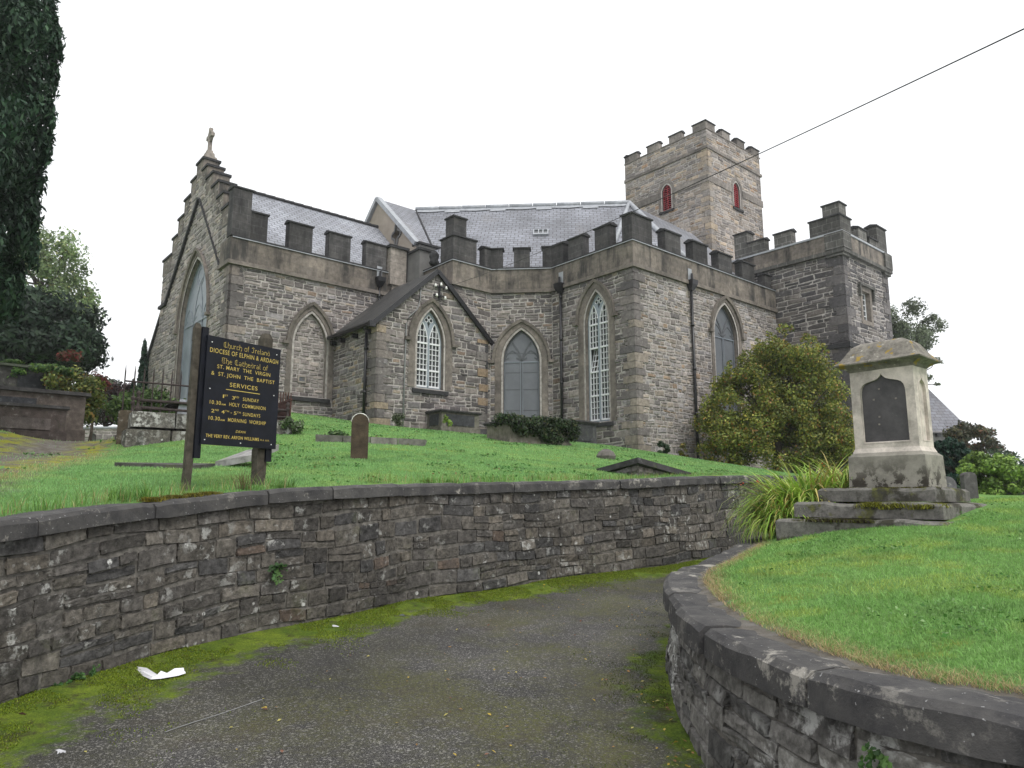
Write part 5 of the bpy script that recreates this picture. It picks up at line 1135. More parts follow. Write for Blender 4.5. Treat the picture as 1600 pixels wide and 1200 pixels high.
def m_plaque():
    n = NT('plaque_slate'); c = n.mix(n.ramp(n.noise(5, 6, .7), [(.35, 0), (.65, 1)]), (.045, .042, .045), (.085, .08, .082)); k = n.ramp(n.noise(30, 4, .7), [(.68, 0), (.73, .7)])
    c = n.mix(k, c, (.3, .29, .28)); return n.done(c, .5, n.noise(40, 4, .7), .15, .01)
M['plaque'] = m_plaque(); g.build('inscription_plaque', [M['plaque'], M['ashlar_pale']], mm)
# cap: cornice, then a swept hipped top
g = G(); prof = [(0.0, -.02), (.03, .015), (.07, .04), (.135, .06), (.135, .075), (.085, .11), (.045, .16), (.015, .22), (-.03, .285), (-.075, .325), (-.13, .345), (-.2, .35)]; vs = []; rnd = random.Random(3)
for e, z in prof:
    for a, b in ((SA0 - e, SB0 - e), ((SA0 + SA1) / 2, SB0 - e), (SA1 + e, SB0 - e), (SA1 + e, (SB0 + SB1) / 2), (SA1 + e, SB1 + e), ((SA0 + SA1) / 2, SB1 + e), (SA0 - e, SB1 + e), (SA0 - e, (SB0 + SB1) / 2)):
        vs.append(FM(a + rnd.uniform(-.008, .008), b + rnd.uniform(-.008, .008), zt + z + (rnd.uniform(-.008, .008) if z > .1 else 0)))
n = 8; fs = [((i + 1) % n + k * n, i + k * n, i + (k + 1) * n, (i + 1) % n + (k + 1) * n) for k in range(len(prof) - 1) for i in range(n)] + [tuple(range((len(prof) - 1) * n, len(prof) * n))[::-1]]
g.add(vs, fs); g.build('cap', M['cap_stone'], mm)
for k, (a0, a1, b0, b1, z0, z1) in enumerate(((-.19, 1.12, -.30, .75, -.155, -.005), (-.32, 1.27, -.55, .91, -.335, -.165), (-.43, 1.39, -.80, 1.05, -.62, -.345))):
    g = G(); rough_block(g, FM, a0, a1, b0, b1, z0, z1, .026, (1, 1, 1) if k else (.85, .85, .85), 9); g.build('step', M['step_stone'], mm)
# --- tombs on the left
t0 = np.array(onp(131, 686, (0, 17, 0), (0, 1, 0))); zg = 1.65 + (780 - 690) / 1124 * 17
def tomb_left(label, pr, ht, Y, ln, dp, body, slab, panels, sth=.09, over=.12):
    q = atY(pr[0], pr[1], Y); p = np.array(q) - Rv * ln; t = thing('table_tomb', label, 'tomb', (p[0], p[1], q[2])); F = ch_frame((p[0], p[1], q[2])); g = G(); blk(g, F, 0, ln, 0, dp, -.5, ht - sth, 0, .0, body)
    blk(g, F, -.06, ln + .06, -.06, dp + .06, -.5, .12, 0, .02, tuple(x * .8 for x in body)); g.build('body', M['tomb_grey'], t); g = G(); blk(g, F, -over, ln + over, -over, dp + over, ht - sth, ht, 0, .015, slab); g.build('ledger_slab', M['tomb_dark'], t)
    for a0, a1, z0, z1, c in panels:
        g = G(); blk(g, F, a0, a1, -.03, .02, z0, z1, 0, .0, c); g.build('panel', M['tomb_dark'], t)
    return t
PK = (.135, .112, .098)
tomb_left('tall brownish table tomb with dark slab and panel at left of the path', (129, 680), 1.08, 18, 2.6, 1.2, PK, TD, [(.2, 1.55, .5, .84, (.05, .052, .058))], over=.1)
tomb_left('low dark panelled tomb in front of the brownish table tomb', (100, 684), .74, 16.7, 2.4, .5, (.075, .06, .055), TD, [(.3, .95, .16, .42, (.10, .085, .08)), (1.15, 2.1, .16, .42, (.10, .085, .08))], .07, .06)
t3 = tomb_left('upright dark tomb half hidden under green ivy at far left', (80, 625), .92, 20, 1.35, .9, (.075, .072, .068), (.06, .07, .05), [(.5, 1.25, .15, .7, (.04, .042, .047))], .07, .1)
# railed grave
ra = atY(204, 681, 14.6); rr_ = AL - .1; rl_ = 3.35; rt = thing('railed_grave', 'railed grave on a lichened stone plinth behind the notice board', 'railed grave', tuple(ra)); F = ch_frame(tuple(ra), rr_)
g = G(); rp = lambda s, z, d=0: F(s, -d, z)
for b0, b1, z0, z1, c in ((-.08, 2.0, -.5, .14, (.10, .092, .08)), (0, 1.9, .20, .52, (.13, .122, .11))):
    for k in range(4): blk(g, F, -.1 + (rl_ + .1) * k / 4 if b0 < 0 else rl_ * k / 4, (-.1 + (rl_ + .1) * (k + 1) / 4 if b0 < 0 else rl_ * (k + 1) / 4) - .02, b0, b1, z0, z1, 0, .01, tuple(x * rk for x in c) if (rk := random.uniform(.85, 1.15)) else c)
g.build('plinth', M['wall_stone_pale'], rt)
for b in (.1, .95):
    for a in (.1, rl_ - .12):
        g = G(); o = F(a, b, .52); g.lathe(o, [(.06, 0), (.06, .08), (.03, .11), (.028, .24), (.045, .26), (.045, .30), (.022, .32), (.048, .36), (.048, .40), (.015, .44)], 10); g.build('post', M['rail_rust'], rt, True)
for z in (.60, .86 - .1):
    g = G(); g.tube([F(.1, .1, z), F(rl_ - .12, .1, z)], .028, 8); g.tube([F(.1, .95, z + .12), F(rl_ - .12, .95, z + .12)], .022, 8); g.build('rail', M['rail_rust'], rt, True)
g = G()
for k in range(18): a = rl_ * k / 17; g.tube([F(a, 1.85, .5), F(a, 1.85, 1.62), F(a, 1.85, 1.78)], [.016, .016, .003], 5)
g.tube([F(0, 1.85, 1.4), F(rl_, 1.85, 1.4)], .022, 6); g.tube([F(0, 1.85, .62), F(rl_, 1.85, .62)], .014, 6); g.tube([F(1.3, 1.85, .9), F(1.75, 1.85, 1.38)], .012, 5); g.build('spiked_railing', M['rail_rust'], rt)
g = G(); blk(g, F, rl_ - .06, rl_ - .03, .12, 1.85, .56, 1.0, 0, 0); blk(g, F, rl_ - .07, rl_ - .02, .1, 1.85, 1.0, 1.05); 
for k in range(9): g.tube([F(rl_ - .045, .15 + k * .2, .52), F(rl_ - .045, .15 + k * .2, 1.2 + .03 * k)], .014, 5)
g.build('side_railing', M['rust'], rt)
it = chest_tomb('dark slab tomb inside the railed grave', tuple(np.array(F(.95, .35, .50))), 2.0, .55, .30, (.12, .10, .085), (.035, .034, .033), rot=rr_, over=.22, sth=.07)
q = F(.98, .22, .52); ws = thing('marker_stone', 'small pale grey tapered marker stone inside the railed grave', 'gravestone', q); g = G(); g.box(q, (.2, .06, .34), 0, rr_, (.42, .44, .48), .62); g.build('slab', M['tomb_grey'], ws)
q = atY(194, 681, 15.2); ls = thing('headstone', 'brown weathered headstone standing left of the railed grave', 'gravestone', tuple(q)); headstone(ls, tuple(q), .26, .55, .14, .2, (.10, .08, .055), shape=.12)
# far boundary wall and its little headstone
bw = thing('boundary_wall', 'low grey boundary wall at the end of the mossy path', 'wall', tuple(atY(150, 692, 27))); g = G(); a, b = atY(60, 692, 27), atY(215, 692, 27); d_ = np.array([1.0, 0, 0]); P_ = lambda s, z, d=0: (a[0] + s, a[1] - d, a[2] + z); L_ = b[0] - a[0]
face_holes(g, P_, [(0, -.8), (L_, -.8), (L_, .55), (0, .55)], [], 0, 1); loop_sides(g, P_, [(0, -.8), (L_, -.8), (L_, .55), (0, .55)], -.4, 0, 1); rubble(g, P_, [(0, -.8), (L_, -.8), (L_, .55), (0, .55)], [], seed=71, pal=[((.2, .19, .17), 3), ((.15, .14, .13), 3)]); g.build('stonework', [M['church_stone'], M['mortar']], bw)
g = G(); g.hexa([P_(s, z, d) for z in (.55, .62) for s, d in ((-.05, .05), (L_ + .05, .05), (L_ + .05, -.45), (-.05, -.45))]); g.build('coping', M['lead'], bw)
q = atY(144, 691, 25.5); th_ = thing('headstone', 'tiny dark round topped headstone in front of the boundary wall', 'gravestone', tuple(q)); headstone(th_, tuple(q), .2, .32, .08, 0, (.07, .068, .065))
# headstones beyond the monument
for px, py, Y, w_, h, lab, col in ((1481, 778, 13.5, .36, .42, 'low grey rounded headstone just right of the pedestal monument', (.13, .125, .135)), (1516, 776, 14.5, .32, .55, 'shouldered dark headstone between the cypress and the bright green shrub', (.085, .08, .08))):
    q = atY(px, py, Y); q[2] = zr(q[0], q[1]); t = thing('headstone', lab, 'gravestone', tuple(q)); h2 = (780 - (745 if px < 1500 else 738)) / 1124 * Y + 1.65 - q[2]; headstone(t, tuple(q), w_, h2, .1, .25, col, 'tomb_grey', None, .45 if px < 1500 else .25)
# slate roofed hall far right
HX0, HX1, HY0, HY1 = 17.5, 26.9, 42.0, 47.0; hl = thing('hall', 'low hall with hipped slate roof partly hidden behind the pedestal monument', 'building', (22, 42, 2.4)); g = G()
hz = 1.65 + (780 - 675) / 1124 * 42; rz_ = 1.65 + (780 - 603) / 1124 * 44.5
for a, b in (((HX0, HY0), (HX1, HY0)), ((HX1, HY0), (HX1, HY1)), ((HX1, HY1), (HX0, HY1)), ((HX0, HY1), (HX0, HY0))): g.face([(*a, 0), (*b, 0), (*b, hz), (*a, hz)])
g.build('wall', M['render_grey'], hl); g = G(); o = .25; E4 = [(HX0 - o, HY0 - o, hz - .05), (HX1 + o, HY0 - o, hz - .05), (HX1 + o, HY1 + o, hz - .05), (HX0 - o, HY1 + o, hz - .05)]; r1, r2 = (HX0 + 2.5, 44.5, rz_), (26.3, 44.5, rz_)
g.face([E4[0], E4[1], r2, r1]); g.face([E4[1], E4[2], r2]); g.face([E4[2], E4[3], r1, r2]); g.face([E4[3], E4[0], r1]); hr = g.build('roof', M['slate_hall'] if 'slate_hall' in M else M['slate'], hl)
g = G(); g.tube([r1, r2], .06, 6)
for i in range(4): g.tube([E4[i], E4[(i + 1) % 4]], .07, 6)
for k in range(14): g.box((HX0 + .4 + k * .66, HY0 - .1, hz - .28), (.2, .2, .18))
g.build('gutter', M['iron'], hl)
# overhead cable from the porch gable to a pole outside the view
a = Vector(pf.P(si + .24, zi + .02, .22)); e = Vector(tuple(atY(1600, 45, 5.2))) + Vector((0, 0, .236)); dirv = (e - a); b = a + dirv * 1.35; pts = []
for k in range(49):
    t = k / 48; p = a.lerp(b, t); p.z -= 1.1 * 4 * t * (1 - t) * .28; pts.append(p)
g = G(); g.tube(pts, .0062, 6); cb = g.build('overhead_cable', M['cable'], None); tag(cb, 'black overhead cable running from the porch gable to the upper right', 'cable')
# ------------------------------------------------------------------ vegetation
def leaf_mesh(name, pos, nrm, size, asp, cols, mat, parent, seed=0, up=None, droop=0):
    """rhombic leaves; pos Nx3, nrm Nx3 facing directions"""
    r = np.random.default_rng(seed); n = len(pos); nrm = nrm / np.maximum(np.linalg.norm(nrm, axis=1)[:, None], 1e-6)
    t = r.normal(size=(n, 3)) if up is None else np.tile(np.array(up, float), (n, 1)) + r.normal(size=(n, 3)) * .45
    t -= nrm * (t * nrm).sum(1)[:, None]; t /= np.maximum(np.linalg.norm(t, axis=1)[:, None], 1e-6); b = np.cross(nrm, t)
    s = size * r.uniform(.6, 1.35, n)[:, None]
    V = np.stack([pos - t * s * asp, pos + b * s * .5 + nrm * s * .12, pos + t * s * asp, pos - b * s * .5 + nrm * s * .12], 1).reshape(-1, 3)
    F = np.arange(4 * n).reshape(n, 4); return mesh_np(name, V, F, np.repeat(cols, 4, 0), mat, parent)
def pal_cols(n, pal, r, var=.3):
    w_ = np.array([p[1] for p in pal], float); idx = r.choice(len(pal), n, p=w_ / w_.sum()); c = np.array([p[0] for p in pal])[idx]; return c * r.uniform(1 - var, 1 + var, n)[:, None]
def clumps(c, rad, n, rc, seed, low=-.6, flat=1.0):
    r = np.random.default_rng(seed); o = []
    while len(o) < n:
        d = r.normal(size=3); d /= np.linalg.norm(d)
        if d[2] < low: continue
        k = r.uniform(.45, 1.0) ** .6; o.append((np.array(c) + d * np.array(rad) * k, rc * r.uniform(.6, 1.35) * np.array([1, 1, flat])))
    return o
def leaves_in(cl, n, r, tight=.5):
    vol = np.array([np.prod(q[1]) ** .67 for q in cl]); idx = r.choice(len(cl), n, p=vol / vol.sum()); C = np.array([q[0] for q in cl])[idx]; R_ = np.array([q[1] for q in cl])[idx]
    d = r.normal(size=(n, 3)); d /= np.linalg.norm(d, axis=1)[:, None]; k = r.uniform(0, 1, n) ** tight
    return C + d * R_ * k[:, None], d + r.normal(size=(n, 3)) * .55, idx
def limb(g, a, b, r0, r1, rnd, n=5, wob=.08):
    a, b = Vector(a), Vector(b); L_ = (b - a).length; pts = [a.lerp(b, k / n) + Vector((rnd.uniform(-1, 1), rnd.uniform(-1, 1), rnd.uniform(-.3, .3))) * (wob * L_ if 0 < k < n else 0) for k in range(n + 1)]
    g.tube(pts, [r0 + (r1 - r0) * k / n for k in range(n + 1)], 7)
def plant(name, label, cat, base, cl, n, size, pal, mat='leaf', asp=.8, trunk=None, seed=1, up=None, group=None, tight=.5, clump_var=.35, limbs=12, var=.3, part='crown'):
    r = np.random.default_rng(seed); rnd = random.Random(seed); t = thing(name, label, cat, tuple(base), group)
    p, d, idx = leaves_in(cl, n, r, tight); c = pal_cols(n, pal, r, var) * (r.uniform(1 - clump_var, 1 + clump_var, len(cl))[idx])[:, None]
    leaf_mesh(part, p, d, size, asp, c, M[mat], t, seed, up)
    if trunk:
        g = G(); top = Vector(trunk[1]); limb(g, base, top, trunk[0], trunk[0] * .6, rnd, 6, .03)
        for q in rnd.sample(cl, min(limbs, len(cl))):
            s_ = Vector(base).lerp(top, rnd.uniform(.45, 1.0)); limb(g, s_, tuple(q[0]), trunk[0] * .35, trunk[0] * .06, rnd, 5, .07)
        g.build('trunk', M['bark'], t)
    return t
def spot(px, py, Y): return atY(px, py, Y)
# big clipped-looking yew, upper left: many upright plumes
YY = 13.0; r = np.random.default_rng(5); cl = []
edge = [(470, 12), (455, 28), (430, 33), (380, 50), (330, 55), (270, 62), (230, 72), (180, 78), (120, 84), (70, 92), (20, 80), (-60, 60), (-150, 30)]
for py, ex_ in edge:
    q = spot(ex_, py, YY)
    for k in range(26):
        yk = YY + r.uniform(-1.9, 1.9) * (1 if k % 7 else .35); cl.append((np.array([(q[0] - .33 - (k % 7) * .42 + r.uniform(-.12, .12)) * yk / YY, yk, EYE + (q[2] - EYE + r.uniform(-.35, .35)) * yk / YY]), np.array([.23, .23, .6]) * r.uniform(.7, 1.2)))
for py, ex_ in edge:
    for k in range(7):
        q = spot(ex_ + r.uniform(-8, 3), py + r.uniform(-22, 22), YY); cl.append((q, np.array([.10, .10, .34]) * r.uniform(.7, 1.3)))
cy = spot(-180, 700, YY); zb_ = zl(cy[0], cy[1])
plant('yew_tree', 'tall dark green upright yew towering at the upper left', 'tree', (cy[0], cy[1], zb_), cl, 80000, .05, [((.02, .044, .026), 5), ((.03, .062, .034), 4), ((.014, .03, .02), 3), ((.042, .078, .042), 1.2)], 'needle', 1.5, (.38, (cy[0], cy[1], 9.5)), 5, (0, 0, 1), clump_var=.45, tight=.4)
# spreading dark yew behind the tombs
def crown_px(px, py, Y, rx, rz, ry=None):
    q = spot(px, py, Y); k = Y / 1124; return q, np.array([rx * k, (ry or rx) * k, rz * k])
q, rd = crown_px(60, 535, 30, 84, 76); cl = clumps(q, rd, 70, .75, 7, -.7, .7) + clumps(q - np.array([1.0, 0, 1.2]), rd * .9, 40, .8, 8, -.9, .7)
plant('yew_tree', 'broad dark spreading yew behind the ivy covered tomb', 'tree', (q[0] - .5, q[1], zl(q[0], q[1])), cl, 26000, .12, [((.026, .048, .03), 5), ((.04, .068, .038), 3), ((.018, .032, .022), 2)], 'needle', 1.2, (.3, (q[0] - .5, q[1], q[2])), 7, (0, 0, -.4), clump_var=.4, tight=.35)
q, rd = crown_px(66, 440, 46, 66, 82); cl = clumps(q, rd, 56, .85, 9, -.8) + clumps(q + np.array([2.0, 0, -2.6]), rd * .8, 44, .75, 10, -.8)
plant('deciduous_tree', 'pale green thin-leaved tree rising behind the dark yew', 'tree', (q[0], q[1], zl(q[0], q[1])), cl, 15000, .14, [((.17, .24, .10), 4), ((.21, .28, .12), 3), ((.12, .18, .08), 3), ((.25, .27, .10), 1)], 'leaf', .8, (.25, (q[0], q[1], q[2])), 9, clump_var=.3, tight=.6, limbs=30)
q, rd = crown_px(196, 640, 34, 34, 42); cl = clumps(q, rd, 30, .55, 11)
plant('copper_beech', 'small purple leaved beech at the end of the path', 'tree', (q[0], q[1], zl(q[0], q[1])), cl, 7000, .1, [((.06, .035, .038), 4), ((.085, .05, .05), 3), ((.045, .035, .035), 3)], 'leaf', .8, (.15, (q[0], q[1], q[2])), 11)
q, rd = crown_px(168, 640, 40, 70, 38); cl = clumps(q, rd, 26, .6, 12)
plant('hedge_tree', 'dark green leafy tree mass beyond the boundary wall', 'tree', (q[0], q[1], zl(q[0], q[1])), cl, 9000, .12, [((.03, .05, .028), 4), ((.05, .07, .03), 2), ((.07, .06, .045), 1)], 'leaf', .8, (.15, (q[0], q[1], q[2])), 12)
q, rd = crown_px(112, 625, 20, 38, 44); cl = clumps(q, rd, 34, .34, 13, -.8)
plant('rowan_bush', 'straggly bush with yellow green leaves behind the brownish table tomb', 'bush', (q[0], q[1], zl(q[0], q[1])), cl, 6500, .06, [((.10, .13, .03), 4), ((.16, .17, .04), 3), ((.06, .09, .03), 3), ((.20, .13, .04), 1)], 'leaf', .9, (.07, (q[0], q[1], q[2])), 13, limbs=20, tight=.6)
q, rd = crown_px(148, 602, 22, 18, 11); cl = clumps(q, rd, 14, .22, 14); q2, rd2 = crown_px(110, 560, 21, 14, 8); cl += clumps(q2, rd2, 5, .16, 15)
plant('berry_shrub', 'shrub with dark red autumn leaves right of the table tombs', 'bush', (q[0], q[1], zl(q[0], q[1])), cl, 2200, .06, [((.14, .03, .028), 4), ((.10, .04, .03), 3), ((.07, .06, .03), 2)], 'leaf', .9, (.05, (q[0], q[1], q[2])), 14)
# ivy on the dark upright tomb
q = spot(52, 580, 19.6); cl = [(spot(px, py, 19.7) + np.array([0, rnd_, 0]), np.array([a, .25, b])) for px, py, a, b, rnd_ in ((20, 566, .3, .07, 0), (50, 569, .35, .07, .3), (80, 573, .3, .1, .1), (100, 580, .25, .14, 0), (70, 578, .3, .1, -.2), (25, 590, .25, .22, -.2), (15, 605, .25, .2, -.25), (40, 582, .2, .14, -.2))]
plant('ivy', 'bright green ivy draped over the upright dark tomb at far left', 'ivy', tuple(q), cl, 2600, .055, [((.08, .16, .035), 4), ((.13, .21, .05), 3), ((.04, .09, .03), 3)], 'leaf', .7, None, 16, part='foliage')
# narrow conifers at the edge of the chancel
for k, (px, py, h_, w_, lab) in enumerate(((226, 600, 62, 12, 'taller narrow dark conifer touching the left edge of the church'), (208, 628, 36, 6, 'shorter thin conifer spire left of the taller one'))):
    Y = 33; cl = []
    for i in range(16): f = i / 15; qq = spot(px, py + 20 - h_ * f * 1.35, Y); ww = w_ * (1 - f) ** .8 * Y / 1124; cl.append((qq, np.array([ww + .05, ww + .05, .22])))
    q = spot(px, py, Y); plant('conifer', lab, 'tree', (q[0], q[1], zl(q[0], q[1])), cl, 3500, .09, [((.025, .05, .035), 4), ((.04, .07, .045), 2)], 'needle', 1.2, (.08, tuple(spot(px, py - h_ * .5, Y))), 17 + k, (0, 0, 1))
q, rd = crown_px(240, 632, 18.2, 52, 14); cl = clumps(q, rd, 26, .28, 19, -.9); q2, rd2 = crown_px(198, 635, 17, 24, 20); cl += clumps(q2, rd2, 14, .24, 20, -.9)
plant('shrub', 'loose green shrub growing behind and left of the railed grave', 'bush', (q[0], q[1], zl(q[0], q[1])), cl, 5200, .055, [((.06, .11, .03), 4), ((.09, .14, .04), 3), ((.04, .07, .025), 3)], 'leaf', .9, (.05, tuple(q)), 19)
# ivy cushion on the low chest tomb
F = ch_frame(tuple(ivy_p)); cl = []; r = np.random.default_rng(21)
for k in range(70):
    a = r.uniform(-.1, 2.4); b = r.uniform(-.12, .9); z = .60 + r.uniform(-.05, .12); cl.append((np.array(F(a, b, z)), np.array([.22, .22, .13])))
for k in range(46):
    a = r.uniform(.05, 2.4); z = r.uniform(.12 if a > .9 else .34, .6); cl.append((np.array(F(a, -.12, z)), np.array([.19, .13, .19])))
plant('ivy', 'dense dark green ivy cushion covering the low chest tomb', 'ivy', tuple(F(1.1, .4, .62)), cl, 11000, .05, [((.028, .05, .02), 5), ((.045, .075, .028), 3), ((.08, .085, .04), 1.6), ((.018, .03, .015), 3)], 'leaf', .75, None, 21, part='foliage', clump_var=.3)
# the big round bush
BY = 25.6; cl = []; r = np.random.default_rng(23)
for px, py, rx, rz, n in ((1215, 600, 72, 62, 60), (1165, 640, 60, 66, 50), (1265, 640, 62, 76, 54), (1215, 690, 104, 50, 66), (1125, 685, 34, 52, 30), (1238, 560, 46, 36, 26), (1305, 690, 32, 52, 26)):
    q, rd = crown_px(px, py, BY, rx, rz, 60); cl += clumps(q, rd, n, .42, int(px + py), -.9, .8)
for px, py in ((1105, 640), (1120, 605), (1140, 585), (1165, 560), (1185, 540), (1205, 528), (1232, 520), (1262, 528), (1285, 548), (1305, 580), (1318, 615), (1100, 670), (1330, 650), (1150, 572), (1220, 516), (1110, 622), (1128, 598), (1275, 535)):
    q, rd = crown_px(px, py, BY, 12, 12); cl += clumps(q, rd, 3, .13, px)
q, rd = crown_px(1150, 605, BY, 22, 30); cl += clumps(q, rd, 9, .16, 31)
q = spot(1215, 742, BY); bz_ = zl(q[0], q[1])
plant('round_bush', 'large rounded olive green bush with yellowing leaves in front of the church', 'bush', (q[0], q[1], bz_), cl, 90000, .06, [((.15, .185, .036), 5), ((.20, .225, .045), 4), ((.095, .13, .03), 4), ((.29, .255, .05), 2.2), ((.28, .15, .05), .9)], 'leaf', .8, (.16, tuple(spot(1215, 640, BY))), 23, clump_var=.32, tight=.42, limbs=40)
for k, (px, py, Y, rx, rz, n, pal, lab) in enumerate(((1037, 705, 23.9, 10, 16, 900, [((.03, .06, .03), 3), ((.05, .08, .035), 2)], 'small dark green shrub at the foot of the church corner'), (700, 658, 24.2, 6, 9, 160, [((.16, .26, .04), 3), ((.24, .32, .06), 2)], 'bright yellow green plant against the chest tomb by the porch'),
        (1068, 715, 25.0, 9, 22, 700, [((.09, .11, .03), 3), ((.17, .14, .03), 2), ((.15, .08, .03), 1)], 'yellowing weeds at the base of the church wall by the drainpipe'), (455, 664, 16.5, 18, 8, 700, [((.10, .16, .06), 3), ((.25, .28, .2), 1), ((.05, .09, .03), 2)], 'patch of ivy on the ground right of the railed grave'),
        (518, 683, 16.0, 22, 5, 700, [((.05, .10, .035), 3), ((.09, .14, .05), 2)], 'low ivy creeping over the end of the grave kerb'), (625, 655, 24.0, 12, 10, 500, [((.06, .08, .04), 3), ((.09, .11, .06), 2)], 'grey green weeds at the foot of the porch wall'))):
    q, rd = crown_px(px, py, Y, rx, rz); cl = clumps(q, rd, 10, max(.08, rx * Y / 1124 * .45), 40 + k, -.9)
    plant('small_plant', lab, 'plant', (q[0], q[1], zl(q[0], q[1])), cl, n, .045, pal, 'leaf', 1.0, None, 40 + k, part='foliage')
# right background
q, rd = crown_px(1405, 520, 45, 62, 48); cl = clumps(q, rd, 34, .62, 51, -.9) + [(spot(px, py, 45), np.array([.5, .5, .3]) * s) for px, py, s in ((1440, 545, 1.2), (1462, 562, .8), (1430, 480, .7), (1448, 590, .9), (1465, 600, .5), (1415, 475, .6), (1400, 560, 1.5), (1425, 600, 1.2), (1472, 566, .4))]
plant('deciduous_tree', 'thin grey green tree showing behind the corner turret', 'tree', (q[0], q[1], 2.4), cl, 14000, .1, [((.12, .15, .09), 4), ((.15, .18, .11), 3), ((.09, .11, .07), 2)], 'leaf', .8, (.2, tuple(q)), 51, limbs=24, tight=.7)
for k, (nm, lab, px, py, Y, rx, rz, n, sz, pal, mt) in enumerate((
        ('shrub', 'brownish green twiggy shrub in front of the hall', 1515, 697, 30, 40, 34, 6500, .085, [((.06, .065, .035), 4), ((.09, .085, .045), 3), ((.13, .07, .04), .8), ((.04, .05, .03), 2)], 'leaf'),
        ('conifer_shrub', 'dark blue green bushy conifer right of the pedestal monument', 1486, 722, 20, 28, 40, 9000, .06, [((.015, .04, .028), 4), ((.025, .055, .035), 3), ((.01, .024, .018), 2)], 'needle'),
        ('azalea_shrub', 'bright yellow green leafy shrub at the right edge', 1550, 750, 17.5, 46, 38, 11000, .05, [((.16, .26, .05), 4), ((.22, .33, .07), 3), ((.09, .16, .035), 3)], 'leaf'),
        ('hedge', 'dark green hedge at the far right edge behind the bright shrub', 1572, 750, 26, 90, 36, 13000, .07, [((.03, .06, .03), 4), ((.05, .085, .04), 2)], 'leaf'))):
    q, rd = crown_px(px, py, Y, rx, rz); cl = clumps(q, rd, 40, rx * Y / 1124 * .3, 60 + k, -.95, .8)
    if nm == 'shrub': cl += [(spot(x, y, Y), np.array([.3, .3, .2])) for x, y in ((1547, 676, ), (1560, 700), (1575, 712), (1552, 720))]
    gz = zl(q[0], q[1]) if Y > 17.5 else zr(q[0], q[1])
    plant(nm, lab, 'bush', (q[0], q[1], gz), cl, n, sz, pal, mt, .9, (.06, tuple(q)), 60 + k, (0, 0, 1) if mt == 'needle' else None)
q = spot(1590, 760, 20); g = G(); z0 = zl(q[0], q[1]); g.box((q[0] + 1, q[1], z0 - .3), (2.6, .3, (780 - 742) / 1124 * 20 + 1.65 - z0 + .3)); hw = g.build('dark_wall', M['coping_dark'], None); tag(hw, 'short dark stone wall at the right edge behind the lawn', 'wall')

# ------------------------------------------------------------------ grass blades and moss
def blades(name, x, y, zf, h, wd, cols, mat, lean=.5, seed=0, kind='stuff', parent=None):
    r = np.random.default_rng(seed); n = len(x); z = zf(x, y); a = r.uniform(0, 2 * math.pi, n); l = r.uniform(.1, lean, n) * h; b = r.uniform(0, 2 * math.pi, n)
    dx, dy = np.cos(a) * wd / 2, np.sin(a) * wd / 2; ox, oy = np.cos(b) * l, np.sin(b) * l
    V = np.stack([np.stack([x - dx, y - dy, z - .01], 1), np.stack([x + dx, y + dy, z - .01], 1), np.stack([x + dx * .7 + ox * .4, y + dy * .7 + oy * .4, z + h * .6], 1), np.stack([x - dx * .7 + ox * .4, y - dy * .7 + oy * .4, z + h * .6], 1), np.stack([x + ox, y + oy, z + h], 1)], 1).reshape(-1, 3)
    i = np.arange(n) * 5; F = np.stack([np.stack([i, i + 1, i + 2], 1), np.stack([i, i + 2, i + 3], 1), np.stack([i + 3, i + 2, i + 4], 1)], 1).reshape(-1, 3)
    sh = np.array([.75, .75, 1, 1, 1.12]); C = (cols[:, None, :] * np.ones((1, 5, 1))).reshape(-1, 3)
    return tag(mesh_np(name, V, F, C, mat, parent), kind=kind)
def lawn_cols(x, y, r, dry=None, base=((.22, .385, .105), (.16, .325, .085), (.31, .41, .095))):
    n = len(x); a = fbm(x * .8, y * .8, 21)[:, None]; b = fbm(x * 2.3, y * 2.3, 31)[:, None]; c = np.array(base[1]) * (1 - a) + np.array(base[0]) * a
    k = np.clip((b - .52) * 5, 0, 1) * .9; c = c * (1 - k) + np.array(base[2]) * k; g3 = np.clip((fbm(x * 3.1, y * 3.1, 77) - .6) * 7, 0, 1)[:, None] * .45; c = c * (1 - g3) + np.array(base[1]) * .45 * g3
    if dry is not None: c = c * (1 - dry[:, None]) + np.array((.40, .30, .16)) * dry[:, None]
    return c * r.uniform(.65, 1.4, n)[:, None]
def scatter(n, x0, x1, y0, y1, r, keep):
    x = r.uniform(x0, x1, n); y = r.uniform(y0, y1, n); k = keep(x, y); return x[k], y[k]
def in_view(x, y, m=60): px = 800 + x / np.maximum(y, .1) * FPX * .985; return (px > -m) & (px < 1600 + m)
r = np.random.default_rng(71)
xs, ys = [], []
for n, y0, y1, x1 in ((120000, 1.6, 4.5, 6), (110000, 4.5, 8, 9), (60000, 8, 14, 12), (150000, -1, 17, 17)):
    x, y = scatter(n, .8, x1, y0, y1, r, lambda x, y: (CR.dist(x, y) < -.25) & (in_view(x, y, 120) if y1 < 17 else ~in_view(x, y, 0) | (y > 9))); xs.append(x); ys.append(y)
x, y = np.concatenate(xs), np.concatenate(ys); m_ok = ~((np.abs((x - mc[0]) * Lv[0] + (y - mc[1]) * Lv[1] - .48) < .92) & (((x - mc[0]) * Rv[0] + (y - mc[1]) * Rv[1]) > -.8) & (((x - mc[0]) * Rv[0] + (y - mc[1]) * Rv[1]) < 1.05)); x, y = x[m_ok], y[m_ok]
d = -CR.dist(x, y) - .26; dry = np.clip(1 - d / .22, 0, 1) * (r.uniform(0, 1, len(x)) < .75) * np.where(y > 7.5, .4, 1)
zR = lambda x, y: zr_blend(x, y) + .03 * (fbm(x * .9, y * .9, 5) - .5)
